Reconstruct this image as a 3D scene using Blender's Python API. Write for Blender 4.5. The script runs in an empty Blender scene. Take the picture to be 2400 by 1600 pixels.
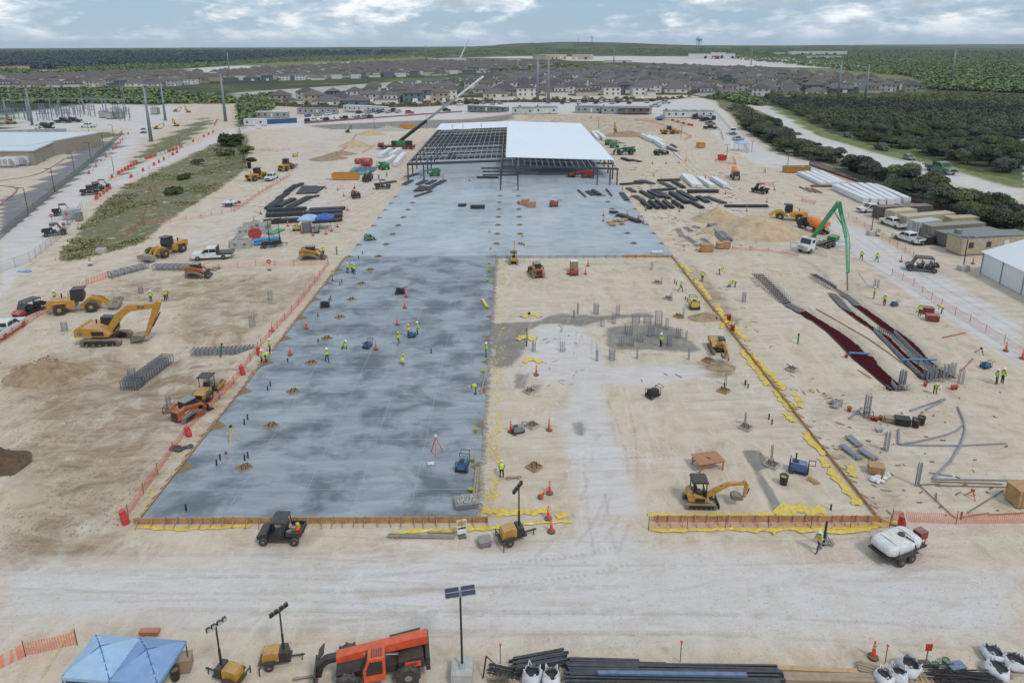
import bpy, math, random
import numpy as np
from mathutils import Vector, Matrix
random.seed(7); np.random.seed(7)
SC=bpy.context.scene; COL=SC.collection
R=math.radians
# ---------------------------------------------------------------- camera
CAM_H=36.0; PITCH=R(15.0); ROLL=R(-0.25); FPX=1600.0; CYP=112+FPX*math.tan(PITCH)
cam=bpy.data.cameras.new('camera'); cam.lens=24.0; cam.sensor_width=36.0; cam.clip_start=0.5; cam.shift_y=-(800-CYP)/2400; cam.clip_end=60000
camo=bpy.data.objects.new('camera',cam); COL.objects.link(camo)
CM=Matrix.Translation((0,0,CAM_H))@Matrix.Rotation(math.pi/2-PITCH,4,'X')@Matrix.Rotation(ROLL,4,'Z')
camo.matrix_world=CM; SC.camera=camo
# ---------------------------------------------------------------- sky, sun, exposure
HAZE=0.00005
SUN_EL=R(52); SUN_AZ=R(140)
w=bpy.data.worlds.new('World'); SC.world=w; w.use_nodes=True
nt=w.node_tree; N=nt.nodes; L=nt.links; N.clear()
out=N.new('ShaderNodeOutputWorld'); bg=N.new('ShaderNodeBackground'); L.new(bg.outputs[0],out.inputs[0])
sky=N.new('ShaderNodeTexSky'); sky.sky_type='NISHITA'; sky.sun_disc=False; sky.sun_elevation=SUN_EL; sky.sun_rotation=SUN_AZ
sky.altitude=300; sky.air_density=1.0; sky.dust_density=0.6; sky.ozone_density=1.5
def wmath(op,a,b=None,clamp=False):
    n=N.new('ShaderNodeMath'); n.operation=op; n.use_clamp=clamp
    for i,s in enumerate((a,b)):
        if s is None: continue
        if isinstance(s,(int,float)): n.inputs[i].default_value=s
        else: L.new(s,n.inputs[i])
    return n.outputs[0]
tc=N.new('ShaderNodeTexCoord'); sep=N.new('ShaderNodeSeparateXYZ'); L.new(tc.outputs['Generated'],sep.inputs[0])
cmb=N.new('ShaderNodeVectorMath'); cmb.operation='MULTIPLY'; cmb.inputs[1].default_value=(1,1,3.2); L.new(tc.outputs['Generated'],cmb.inputs[0])
def wnoise(scale,detail,rough,off=0,dist=0.3):
    mp=N.new('ShaderNodeMapping'); mp.inputs['Location'].default_value=(off,off*0.7,0); L.new(cmb.outputs[0],mp.inputs[0])
    n=N.new('ShaderNodeTexNoise'); n.inputs['Scale'].default_value=scale; n.inputs['Detail'].default_value=detail
    n.inputs['Roughness'].default_value=rough; n.inputs['Distortion'].default_value=dist; L.new(mp.outputs[0],n.inputs['Vector']); return n.outputs[0]
def wramp(src,pts):
    r=N.new('ShaderNodeValToRGB'); e=r.color_ramp.elements
    while len(e)>1: e.remove(e[-1])
    for i,(p,c) in enumerate(pts):
        if i==0: e[0].position=p; el=e[0]
        else: el=e.new(p)
        el.color=(c[0],c[1],c[2],1)
    L.new(src,r.inputs[0]); return r.outputs[0]
n1=wnoise(9.0,6,0.60,3.1,.15); n2=wnoise(15.0,5,0.62,9.7,.15)
mask=wramp(n1,[(0.44,(0,0,0)),(0.55,(1,1,1))])
cloud=wramp(n2,[(0.36,(0.46,0.56,0.66)),(0.47,(0.66,0.76,0.84)),(0.58,(1.05,1.08,1.10))])
sc=N.new('ShaderNodeVectorMath'); sc.operation='SCALE'; sc.inputs[3].default_value=0.085; L.new(sky.outputs[0],sc.inputs[0])
haze_mix=N.new('ShaderNodeMixRGB'); haze_mix.inputs[2].default_value=(0.37,0.55,0.74,1); haze_mix.inputs[0].default_value=0.72; L.new(sc.outputs[0],haze_mix.inputs[1])
mx=N.new('ShaderNodeMixRGB'); L.new(mask,mx.inputs[0]); L.new(haze_mix.outputs[0],mx.inputs[1]); L.new(cloud,mx.inputs[2])
hz_=wramp(sep.outputs[2],[(0.0,(1,1,1)),(0.014,(0.5,0.5,0.5)),(0.035,(0,0,0))])
mh=N.new('ShaderNodeMixRGB'); L.new(hz_,mh.inputs[0]); L.new(mx.outputs[0],mh.inputs[1]); mh.inputs[2].default_value=(0.55,0.69,0.80,1)
L.new(mh.outputs[0],bg.inputs[0]); bg.inputs[1].default_value=1.0
sl=bpy.data.lights.new('sun','SUN'); sl.energy=1.5; sl.angle=R(10); sl.color=(1.0,0.95,0.90)
so=bpy.data.objects.new('sun',sl); COL.objects.link(so)
so.rotation_euler=(math.pi/2-SUN_EL,0,math.pi-SUN_AZ)
vs=SC.view_settings; vs.view_transform='Standard'; vs.look='None'; vs.exposure=0.0; vs.gamma=1.0; vs.use_curve_mapping=False
SC.render.engine='CYCLES'; cy=SC.cycles; cy.max_bounces=5; cy.diffuse_bounces=2; cy.glossy_bounces=2; cy.transmission_bounces=2
cy.transparent_max_bounces=12; cy.volume_bounces=0; cy.use_denoising=True
try: cy.denoiser='OPENIMAGEDENOISE'
except Exception: pass
# ---------------------------------------------------------------- materials
MATS={}
def nd(nt,t,**k):
    n=nt.nodes.new(t)
    for a,b in k.items(): setattr(n,a,b)
    return n
def lin(c): return tuple(((x/255/12.92) if x/255<=0.04045 else ((x/255+0.055)/1.055)**2.4) for x in c)
def mat(name,rgb,rough=0.6,metal=0.0,var=0.16,scale=2.2,dust=0.25,alpha=None,bump=0.0,bscale=8,dcol=(176,160,138)):
    """procedural: base colour mottled by noise, pale dust on faces that look up"""
    if name in MATS: return MATS[name]
    m=bpy.data.materials.new(name); m.use_nodes=True; t=m.node_tree; b=t.nodes['Principled BSDF']; MATS[name]=m
    c=lin(rgb)
    g=nd(t,'ShaderNodeNewGeometry'); n=nd(t,'ShaderNodeTexNoise'); n.inputs['Scale'].default_value=scale; n.inputs['Detail'].default_value=5; n.inputs['Roughness'].default_value=0.65
    t.links.new(g.outputs['Position'],n.inputs['Vector'])
    r=nd(t,'ShaderNodeValToRGB'); e=r.color_ramp.elements
    e[0].position=0.3; e[0].color=(*[x*(1-var*1.3) for x in c],1); e[1].position=0.7; e[1].color=(*[min(1,x*(1+var)) for x in c],1)
    t.links.new(n.outputs[0],r.inputs[0]); src=r.outputs[0]
    if dust>0:
        s=nd(t,'ShaderNodeSeparateXYZ'); t.links.new(g.outputs['Normal'],s.inputs[0])
        mu=nd(t,'ShaderNodeMath',operation='MULTIPLY',use_clamp=True); t.links.new(s.outputs[2],mu.inputs[0]); mu.inputs[1].default_value=dust*1.6
        m2=nd(t,'ShaderNodeMath',operation='MULTIPLY',use_clamp=True); t.links.new(mu.outputs[0],m2.inputs[0]); t.links.new(n.outputs[0],m2.inputs[1])
        ad=nd(t,'ShaderNodeMath',operation='ADD',use_clamp=True); t.links.new(m2.outputs[0],ad.inputs[0]); ad.inputs[1].default_value=dust*0.22
        x=nd(t,'ShaderNodeMixRGB'); t.links.new(ad.outputs[0],x.inputs[0]); t.links.new(src,x.inputs[1]); x.inputs[2].default_value=(*lin(dcol),1); src=x.outputs[0]
    t.links.new(src,b.inputs['Base Color']); b.inputs['Roughness'].default_value=rough; b.inputs['Metallic'].default_value=metal
    if bump:
        nb=nd(t,'ShaderNodeTexNoise'); nb.inputs['Scale'].default_value=bscale; nb.inputs['Detail'].default_value=4; t.links.new(g.outputs['Position'],nb.inputs['Vector'])
        bp=nd(t,'ShaderNodeBump'); bp.inputs['Strength'].default_value=bump; t.links.new(nb.outputs[0],bp.inputs['Height']); t.links.new(bp.outputs[0],b.inputs['Normal'])
    if alpha is not None:
        o=[q for q in t.nodes if q.type=='OUTPUT_MATERIAL'][0]; tr=nd(t,'ShaderNodeBsdfTransparent'); ms=nd(t,'ShaderNodeMixShader'); ms.inputs[0].default_value=alpha
        t.links.new(tr.outputs[0],ms.inputs[1]); t.links.new(b.outputs[0],ms.inputs[2]); t.links.new(ms.outputs[0],o.inputs[0])
    return m
# ---------------------------------------------------------------- mesh collector
class MB:
    def __init__(s): s.v=[]; s.f=[]
    def add(s,vs,fs):
        b=len(s.v); s.v+= [tuple(p) for p in vs]; s.f+=[tuple(i+b for i in f) for f in fs]; return s
    def box(s,cx,cy,cz,sx,sy,sz,rz=0,ry=0,rx=0,tx=1,ty=1):
        """centre, size; tx, ty shrink the top face"""
        h=(sx/2,sy/2,sz/2); vs=[]
        for z in (-1,1):
            a=(tx,ty) if z>0 else (1,1)
            for x,y in ((-1,-1),(1,-1),(1,1),(-1,1)): vs.append(Vector((x*h[0]*a[0],y*h[1]*a[1],z*h[2])))
        if rz or ry or rx:
            M=Matrix.Rotation(rz,3,'Z')@Matrix.Rotation(ry,3,'Y')@Matrix.Rotation(rx,3,'X'); vs=[M@p for p in vs]
        c=Vector((cx,cy,cz))
        return s.add([p+c for p in vs],[(0,3,2,1),(4,5,6,7),(0,1,5,4),(1,2,6,5),(2,3,7,6),(3,0,4,7)])
    def cyl(s,p0,p1,r0,r1=None,n=10,cap=True):
        r1=r0 if r1 is None else r1; p0=Vector(p0); p1=Vector(p1); d=(p1-p0)
        if d.length<1e-6: return s
        d.normalize(); u=d.orthogonal().normalized(); v=d.cross(u); vs=[]
        for p,r in ((p0,r0),(p1,r1)):
            for i in range(n):
                a=2*math.pi*i/n; vs.append(p+u*math.cos(a)*r+v*math.sin(a)*r)
        fs=[(i,(i+1)%n,n+(i+1)%n,n+i) for i in range(n)]
        if cap: fs+=[tuple(range(n-1,-1,-1)),tuple(range(n,2*n))]
        return s.add(vs,fs)
    def tube(s,pts,r,n=6):
        for a,b in zip(pts[:-1],pts[1:]): s.cyl(a,b,r,n=n)
        return s
    def beam(s,p0,p1,w,h):
        p0=Vector(p0); p1=Vector(p1); d=p1-p0; l=d.length
        if l<1e-6: return s
        d.normalize(); up=Vector((0,0,1)); 
        if abs(d.z)>0.98: up=Vector((1,0,0))
        y=up.cross(d).normalized(); z=d.cross(y); vs=[]
        for p in (p0,p1):
            for a,b in ((-1,-1),(1,-1),(1,1),(-1,1)): vs.append(p+y*a*w/2+z*b*h/2)
        return s.add(vs,[(3,2,1,0),(4,5,6,7),(0,1,5,4),(1,2,6,5),(2,3,7,6),(3,0,4,7)])
    def prism(s,poly,y0,y1,inset=0):
        """side profile [(x,z)...] counter-clockwise seen from -y, extruded along y"""
        n=len(poly); vs=[(x,y0,z) for x,z in poly]+[(x,y1,z) for x,z in poly]
        fs=[tuple(range(n)),tuple(range(2*n-1,n-1,-1))]+[(i,n+i,n+(i+1)%n,(i+1)%n) for i in range(n)]
        return s.add(vs,fs)
    def plan(s,poly,z0,z1):
        n=len(poly); vs=[(x,y,z0) for x,y in poly]+[(x,y,z1) for x,y in poly]
        fs=[tuple(range(n-1,-1,-1)),tuple(range(n,2*n))]+[(i,(i+1)%n,n+(i+1)%n,n+i) for i in range(n)]
        return s.add(vs,fs)
    def lathe(s,prof,n=14,c=(0,0,0),axis='z'):
        vs=[];fs=[]
        for r,z in prof:
            for i in range(n):
                a=2*math.pi*i/n; p=(r*math.cos(a),r*math.sin(a),z)
                if axis=='x': p=(p[2],p[0],p[1])
                if axis=='y': p=(p[0],p[2],p[1])
                vs.append((p[0]+c[0],p[1]+c[1],p[2]+c[2]))
        for j in range(len(prof)-1):
            for i in range(n): fs.append((j*n+i,j*n+(i+1)%n,(j+1)*n+(i+1)%n,(j+1)*n+i))
        fs.append(tuple(range(n-1,-1,-1))); k=(len(prof)-1)*n; fs.append(tuple(range(k,k+n)))
        return s.add(vs,fs)
    def blob(s,c,r,n=8,m=5,sq=(1,1,1),jit=0.0,rnd=None):
        vs=[];fs=[]; rnd=rnd or random
        for j in range(m+1):
            th=math.pi*j/m
            for i in range(n):
                a=2*math.pi*i/n; k=r*(1+jit*(rnd.random()-0.5))
                vs.append((c[0]+k*sq[0]*math.sin(th)*math.cos(a),c[1]+k*sq[1]*math.sin(th)*math.sin(a),c[2]+k*sq[2]*math.cos(th)))
        for j in range(m):
            for i in range(n): fs.append((j*n+i,(j+1)*n+i,(j+1)*n+(i+1)%n,j*n+(i+1)%n))
        return s.add(vs,fs)
    def mesh(s,name,m,smooth=False):
        me=bpy.data.meshes.new(name); me.from_pydata(s.v,[],s.f); me.update()
        if m: me.materials.append(m)
        if smooth: me.polygons.foreach_set('use_smooth',[True]*len(me.polygons))
        return me
    def o(s,name,m,parent=None,smooth=False,loc=None):
        return ob(name,s.mesh(name,m,smooth),parent,loc)
def ob(name,me,parent=None,loc=None,rz=0):
    o=bpy.data.objects.new(name,me); COL.objects.link(o)
    if parent is not None: o.parent=parent; KIDS.setdefault(parent.name,[]).append(o)
    if loc is not None: o.location=loc
    if rz: o.rotation_euler=(0,0,rz)
    return o
KIDS={}; THINGS=[]
def root(name): return ob(name,None)
def tag(o,label,cat,group=None):
    o['label']=label; o['category']=cat; o['kind']='thing'
    if group: o['group']=group
    THINGS.append(o); return o
def struct(o,kind='structure',label=None):
    o['kind']=kind
    if label: o['label']=label
    return o
def dup(o,parent=None):
    c=o.copy(); COL.objects.link(c); c.parent=parent
    for k in ('label','category','group','kind'):
        if k in c and parent is None: del c[k]
    if parent is not None: KIDS.setdefault(parent.name,[]).append(c)
    for ch in KIDS.get(o.name,[]): dup(ch,c)
    return c
PROTO={}
def place(key,make,loc,rz=0,label='',cat='',group=None,scale=None):
    """first use shows the prototype itself, later ones are copies sharing mesh data"""
    if key in PROTO: o=dup(PROTO[key])
    else: o=make(); PROTO[key]=o
    o.location=loc; o.rotation_euler=(0,0,rz)
    o.scale=(scale,)*3 if isinstance(scale,(int,float)) else (scale or (1,1,1))
    return tag(o,label,cat,group)
# ---------------------------------------------------------------- bodies of the workers
SKM={}
m_blk=mat('black_metal',(30,31,34),0.5,dust=0.05)
def skin(pts,edges,rad,name,mats,pick=None,sub=1):
    me=bpy.data.meshes.new(name); me.from_pydata(pts,edges,[]); o=bpy.data.objects.new(name,me); COL.objects.link(o); m=o.modifiers.new('s','SKIN'); m.use_smooth_shade=True
    for i,v in enumerate(me.skin_vertices[0].data): v.radius=(rad[i],rad[i]); v.use_root=(i==0)
    s=o.modifiers.new('d','SUBSURF'); s.levels=sub; s.render_levels=sub; dg=bpy.context.evaluated_depsgraph_get(); dg.update(); r=bpy.data.meshes.new_from_object(o.evaluated_get(dg)); bpy.data.objects.remove(o); r.materials.clear()
    for q in mats: r.materials.append(q)
    if pick:
        for f in r.polygons: f.material_index=pick(f.center)
    return r
POSE={'stand':dict(pel=(0,0,.95),ch=(.0,0,1.34),nk=(.01,0,1.5),hd=(.03,0,1.62),tp=(.03,0,1.72),sh=(.19,1.42),el=(.04,.27,1.14),ha=(.16,.22,.92),kn=((.03,.1,.5),(.02,-.1,.5)),an=((-.02,.11,.08),(-.02,-.11,.08))),
 'walk':dict(pel=(0,0,.95),ch=(.04,0,1.34),nk=(.06,0,1.5),hd=(.09,0,1.62),tp=(.09,0,1.72),sh=(.19,1.42),el=(.12,.27,1.14),ha=(.3,.22,1.02),kn=((.2,.1,.52),(-.08,-.1,.5)),an=((.26,.11,.08),(-.36,-.11,.12))),
 'bend':dict(pel=(-.1,0,.92),ch=(.3,0,1.1),nk=(.44,0,1.14),hd=(.55,0,1.1),tp=(.64,0,1.06),sh=(.19,1.1),el=(.36,.24,.82),ha=(.42,.16,.55),kn=((.02,.12,.5),(.0,-.12,.5)),an=((-.02,.13,.08),(-.06,-.13,.08))),
 'kneel':dict(pel=(-.1,0,.42),ch=(.12,0,.78),nk=(.2,0,.93),hd=(.28,0,1.03),tp=(.31,0,1.13),sh=(.19,.86),el=(.3,.25,.6),ha=(.5,.15,.42),kn=((.28,.14,.42),(.1,-.14,.1)),an=((.26,.14,.08),(-.32,-.12,.1)))}
m_skin=mat('skin',(150,106,84),.7,dust=0); m_jean=mat('denim',(48,58,78),.9,dust=.1); m_khk=mat('khaki',(112,98,78),.9,dust=.1); m_dkp=mat('dark_trouser',(42,42,46),.9,dust=.1); m_lime=mat('vest_lime',(198,226,42),.6,dust=0,var=.05); m_vor=mat('vest_orange',(238,112,50),.6,dust=0); m_vyel=mat('vest_yellow',(216,206,70),.6,dust=0); m_hat=mat('helmet_white',(222,222,218),.4,dust=0); m_haty=mat('helmet_yellow',(214,178,50),.4,dust=0); m_refl=mat('reflective',(190,192,186),.3,dust=0)
def body_data(pose):
    p=POSE[pose]; V=[p['pel'],p['ch'],p['nk'],p['hd'],p['tp']]; E=[(0,1),(1,2),(2,3),(3,4)]; Rd=[.14,.15,.065,.1,.075]; cx=p['ch'][0]
    for s in (1,-1):
        b=len(V); sx,sz=p['sh']; V+=[(cx+.01,s*sx,sz),(p['el'][0] if pose!='stand' or s>0 else .1,s*p['el'][1],p['el'][2]),(p['ha'][0],s*p['ha'][1],p['ha'][2])]; E+=[(1,b),(b,b+1),(b+1,b+2)]; Rd+=[.075,.055,.045]
    for i,s in enumerate((1,-1)):
        b=len(V); k,a=p['kn'][i],p['an'][i]; V+=[(p['pel'][0],s*.1,p['pel'][2]-.08),k,a,(a[0]+.17,a[1],a[2]-.03)]; E+=[(0,b),(b,b+1),(b+1,b+2),(b+2,b+3)]; Rd+=[.105,.075,.055,.05]
    zt=p['pel'][2]; H=Vector(p['hd']); ha=p['ha'][2]; bend=pose=='bend'
    def pick(c):
        if (c-H).length<.2: return 1
        if abs(c.y)>.12 and c.z<ha+.1 and (Vector((c.x,abs(c.y),c.z))-Vector(p['ha'])).length<.1: return 1
        if c.z<zt-.0 and not (abs(c.y)>.17 and c.z>zt-.4 and c.x>-.02): return 0
        return 2
    ch,pe=Vector(p['ch']),Vector(p['pel']); T=[tuple(pe+(ch-pe)*.05),tuple(ch+(ch-pe)*.1)]
    b0=skin(V,E,Rd,'body',[m_jean,m_skin,mat('shirt',(166,188,62),.9,dust=0)],pick); v0=skin(T,[(0,1)],[.20,.215],'vest',[m_lime])
    for t in (m_jean,m_khk,m_dkp): q=b0.copy(); q.materials[0]=t; SKM[('b',pose,t.name)]=q
    for t in (m_lime,m_vor,m_vyel): q=v0.copy(); q.materials[0]=t; SKM[('v',pose,t.name)]=q
for _p in POSE: body_data(_p)
def make_person(pose,vest,trou):
    p=POSE[pose]; rt=root('person'); H=Vector(p['hd'])
    ob('body',SKM[('b',pose,trou.name)],rt)
    ch,pe=Vector(p['ch']),Vector(p['pel']); T=[tuple(pe+(ch-pe)*.05),tuple(ch+(ch-pe)*.1)]; vo=ob('vest',SKM[('v',pose,vest.name)],rt)
    mid=pe.lerp(ch,.45); MB().box(mid.x,0,mid.z,.40,.40,.05,ry=math.atan2((ch-pe).x,(ch-pe).z)).o('reflective_band',m_refl,vo)
    d=(Vector(p['tp'])-H).normalized(); t=Vector(p['tp'])
    hat=MB().lathe([(.17,-.03),(.165,0),(.135,.01),(.125,.07),(.08,.115),(.01,.13)],12); M=d.to_track_quat('Z','Y').to_matrix(); hat.v=[tuple(M@Vector(v)+t-d*.02) for v in hat.v]; hat.o('helmet',m_hat if trou is not m_khk else m_haty,rt,True); return rt
# ---------------------------------------------------------------- terrain
def sst(a,b,x):
    t=np.clip((x-a)/(b-a),0,1); return t*t*(3-2*t)
def vnoise(x,y,seed=0):
    """smooth value noise"""
    xi=np.floor(x); yi=np.floor(y); fx=x-xi; fy=y-yi; fx=fx*fx*(3-2*fx); fy=fy*fy*(3-2*fy)
    def h(a,b):
        s=np.sin(a*127.1+b*311.7+seed*74.7)*43758.5453; return s-np.floor(s)
    return (h(xi,yi)*(1-fx)+h(xi+1,yi)*fx)*(1-fy)+(h(xi,yi+1)*(1-fx)+h(xi+1,yi+1)*fx)*fy
PITS=[]   # (world polygon, depth, soft edge)
def polysd(px,py,poly):
    """signed distance, positive inside"""
    d=np.full(px.shape,1e18); ins=np.zeros(px.shape,bool); n=len(poly)
    for i in range(n):
        ax,ay=poly[i]; bx,by=poly[(i+1)%n]; ex,ey=bx-ax,by-ay; l2=ex*ex+ey*ey+1e-12
        t=np.clip(((px-ax)*ex+(py-ay)*ey)/l2,0,1); d=np.minimum(d,(px-ax-t*ex)**2+(py-ay-t*ey)**2)
        c=((ay>py)!=(by>py)); 
        with np.errstate(divide='ignore',invalid='ignore'):
            xx=(bx-ax)*(py-ay)/((by-ay) if by!=ay else 1e-12)+ax
        ins^=(c&(px<xx))
    d=np.sqrt(d); return np.where(ins,d,-d)
def base_h(x,y):
    x=np.asarray(x,float); y=np.asarray(y,float)
    z=3.2*sst(318,353,y)*sst(-30,10,x)*(1-sst(120,150,x))+2.0*sst(361,399,y)*(1-sst(-30,10,x))*sst(-95,-60,x)
    far=sst(1600,4300,y)
    ridgeL=37*sst(1900,4200,y)*(1-sst(-700,300,x))*(0.9+0.2*vnoise(x/420,y/700,3))
    hill=50*np.exp(-((x-300)/620)**2-((y-4300)/1300)**2)+34*np.exp(-((x-1500)/1300)**2-((y-3600)/1300)**2)
    hill+=26*np.exp(-((x+600)/500)**2-((y-3600)/900)**2)
    back=(44+14*vnoise(x/1500,y/2500,5))*sst(6000,10500,y)
    z=z+np.maximum(np.maximum(ridgeL,hill),back)+far*6*vnoise(x/300,y/300,8)
    return z
def pit_h(x,y):
    z=np.zeros(np.shape(x))
    for poly,dep,soft in PITS:
        xs=[p[0] for p in poly]; ys=[p[1] for p in poly]
        m=(x>min(xs)-4)&(x<max(xs)+4)&(y>min(ys)-4)&(y<max(ys)+4)
        if not np.any(m): continue
        z[m]-=dep*sst(-soft*0.6,soft*0.4,polysd(x[m],y[m],poly))
    return z
def relief(x,y):
    a=sst(0,1,(vnoise(x/6,y/6,1)+vnoise(x/2.3,y/2.3,2)*0.6-0.8))*0.13
    return a
def hz(x,y): 
    x=np.asarray([x],float); y=np.asarray([y],float)
    return float((base_h(x,y)+pit_h(x,y))[0])
CI=CM.to_3x3()
def ray(px,py): return (CI@Vector(((px-1200)/FPX,-(py-CYP)/FPX,-1))).normalized()
_T=np.concatenate([np.geomspace(15,700,150),np.geomspace(715,13400,110)])
def GV(px,py):
    """ground points under many image directions of the photograph (2400 wide)"""
    px=np.atleast_1d(np.asarray(px,float)); py=np.atleast_1d(np.asarray(py,float)); Mx=np.array(CI)
    d=np.stack([(px-1200)/FPX,-(py-CYP)/FPX,-np.ones(len(px))],-1)@Mx.T; d/=np.hypot(d[:,0],d[:,1])[:,None]
    out=np.zeros((len(px),3))
    for i0 in range(0,len(px),2000):
        D=d[i0:i0+2000]; X=D[:,0:1]*_T; Y=D[:,1:2]*_T; Z=CAM_H+D[:,2:3]*_T; e=Z-base_h(X,Y); k=np.argmax(e<0,1); k=np.where((e<0).any(1),np.maximum(k,1),len(_T)-1); r=np.arange(len(D))
        e0=e[r,k-1]; e1=e[r,k]; u=np.clip(e0/np.where(np.abs(e0-e1)<1e-9,1e-9,e0-e1),0,1); t=_T[k-1]+(_T[k]-_T[k-1])*u
        x=D[:,0]*t; y=D[:,1]*t; out[i0:i0+2000]=np.stack([x,y,base_h(x,y)],-1)
    return out
def G(px,py,z=None,dz=0.0):
    """ground point (or point at height z) under one image direction"""
    d=ray(px,py)
    if z is not None or py>480:
        h=0.0 if z is None else z; t=(CAM_H-h)/-d.z; return Vector((d.x*t,d.y*t,h+dz))
    q=GV([px],[py])[0]; return Vector((q[0],q[1],q[2]+dz))
S=2400/2352
def F(x,y,z=None,dz=0.0): return G(x*S,y*S,z,dz)
def PF(pts): return [(p.x,p.y) for p in (F(x,y) for x,y in pts)]
def PN(pts): return [(p.x,p.y) for p in (G(x,y) for x,y in pts)]
def ang(p,q):
    """heading of the ground line from pixel p to pixel q (2400 scale)"""
    a=G(*p); b=G(*q); return math.atan2(b.y-a.y,b.x-a.x)
def ppm(p):
    """pixels (2400) per metre at a ground point"""
    v=CM.inverted()@Vector(p); return FPX/-v.z
Z1=lambda X,Y:(1700+X/3.36,600+Y/3.36)
TR1L=[(205,130),(290,235),(440,360),(570,432),(720,515),(800,575),(880,655),(960,735),(1020,800),(1120,885),(1250,985),(1330,1042)]
TR1R=[(1450,1035),(1360,970),(1215,830),(1190,775),(1130,760),(1060,680),(950,600),(830,530),(640,412),(510,350),(390,220),(300,130)]
TR2L=[(800,268),(910,390),(1050,492),(1170,572),(1290,690),(1400,805),(1560,955)]
TR2R=[(1690,935),(1500,820),(1400,715),(1310,625),(1200,560),(1020,430),(890,290)]
TR3L=[(850,240),(960,325),(1010,372),(1130,460),(1260,560),(1390,650),(1500,760),(1690,930)]
TR3R=[(1840,945),(1690,860),(1600,780),(1550,710),(1440,620),(1280,510),(1080,372),(990,300),(870,232)]
TR=[PN([Z1(*p) for p in a]) for a in (TR1L+TR1R,TR2L+TR2R,TR3L+TR3R)]
for t in TR: PITS.append((t,0.8,1.0))
PITS.append((PN([Z1(*p) for p in [(-150,60),(300,110),(680,130),(960,170),(1100,250),(900,250),(600,215),(-150,230)]]),0.7,3))
PITS.append((PF([(255,845),(330,790),(395,795),(400,850),(320,905),(250,895)]),0.6,2.5))
PITS.append((PF([(330,790),(420,770),(575,770),(585,790),(520,812),(400,815)]),1.0,2.0))
PITS.append((PF([(245,640),(500,632),(740,632),(700,680),(560,660),(350,690),(240,680)]),0.5,3.0))
PITS.append((PF([(0,1060),(30,1080),(20,1150),(-60,1160)]),-1.0,4.0))
WHITE=[(PF([(0,1290),(600,1265),(1000,1275),(1300,1230),(1340,1190),(1430,1190),(1500,1240),(1900,1290),(2352,1300),(2352,1470),(1700,1490),(1100,1470),(600,1450),(0,1440)]),0.75,2.5),
 (PF([(1300,745),(1345,745),(1420,1000),(1490,1190),(1330,1190),(1310,1060),(1265,960),(1320,880)]),0.75,1.5),
 (PF([(0,545),(127,442),(210,370),(288,305),(320,250),(400,240),(345,300),(300,355),(245,415),(190,478),(120,545),(70,600),(0,690)]),0.95,1.2),
 (PF([(250,425),(330,375),(415,345),(545,290),(560,302),(430,356),(340,394),(262,436)]),0.95,0.5),
 (PF([(1890,500),(1990,530),(2130,610),(2352,745),(2352,850),(2280,805),(2100,685),(1990,605),(1910,555)]),0.85,1.5),
 (PF([(1575,226),(1620,228),(1655,250),(1700,305),(1770,350),(1900,388),(1880,405),(1740,378),(1660,330),(1610,262)]),0.95,2),
 (PF([(560,285),(760,262),(1050,243),(1300,228),(1600,226),(1650,250),(1640,262),(1560,272),(1100,268),(800,285),(560,300)]),0.9,3),
 (PF([(0,262),(200,235),(330,240),(460,248),(400,275),(330,330),(300,295),(160,300),(0,300)]),0.8,3),
 (PF([(1230,745),(1330,745),(1380,790),(1400,840),(1600,835),(1640,860),(1500,890),(1250,880),(1190,850)]),0.8,1.5),
 (PF([(1712,232),(1742,230),(1870,308),(2000,350),(2200,390),(2352,440),(2352,468),(2180,420),(1960,372),(1870,345),(1800,298)]),0.8,1),
 (PF([(0,640),(250,600),(440,575),(800,470),(930,400),(900,330),(1000,280),(640,290),(620,340),(640,400),(560,430),(420,520),(200,640),(0,700)]),0.45,6),
 (PF([(520,214),(700,202),(960,185),(1060,178),(1060,188),(800,208),(700,226),(560,240)]),0.6,6),
 (PF([(1000,134),(1400,141),(1700,153),(1950,158),(2050,152),(1800,132),(1400,129)]),1.0,25),  # far caliche; its pale colour also stands in for sunlight on this band
 (PF([(0,164),(100,159),(150,165),(0,173)]),1.0,10),(PF([(440,158),(560,151),(640,153),(560,166),(440,166)]),1.0,12),
 (PF([(1780,151),(1990,156),(2110,164),(1990,161)]),0.9,10),(PF([(730,146),(830,142),(840,147),(750,151)]),1.0,15)]
BROWN=[(PF([(0,830),(250,800),(480,830),(590,830),(330,1170),(280,1210),(0,1270)]),0.72,6),(PF([(260,632),(760,625),(640,740),(520,800),(380,780),(400,700),(200,690)]),0.6,3),
 (PF([(1570,590),(1640,640),(1720,760),(1660,740),(1590,650)]),0.7,1.5),(PF([(1420,600),(1560,600),(1540,640),(1440,630)]),0.35,2),
 (PF([(1890,870),(2100,1180),(1990,1180),(1880,1000)]),0.4,3),(PF([(0,1200),(280,1215),(260,1290),(0,1300)]),0.75,2.0),
 (PF([(1590,600),(2352,880),(2352,700),(1700,600)]),0.18,5),(PF([(1600,830),(1680,830),(1690,860),(1640,872),(1590,852)]),0.9,0.6),
 (PF([(1310,955),(1350,925),(1400,970),(1370,1020),(1330,1000)]),0.8,1.0),(PF([(660,340),(800,300),(900,330),(700,400)]),0.35,6),
 (PF([(1640,500),(1800,480),(1860,560),(1700,575),(1640,540)]),0.3,4),(PF([(1200,265),(1600,268),(1560,300),(1400,310),(1200,290)]),0.45,5),(PF([(1790,620),(1900,640),(2352,930),(2352,1000),(1900,760)]),0.12,3)]
Z3=lambda pts:PN([(1150+x/3.92,580+y/3.92) for x,y in pts])
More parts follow.
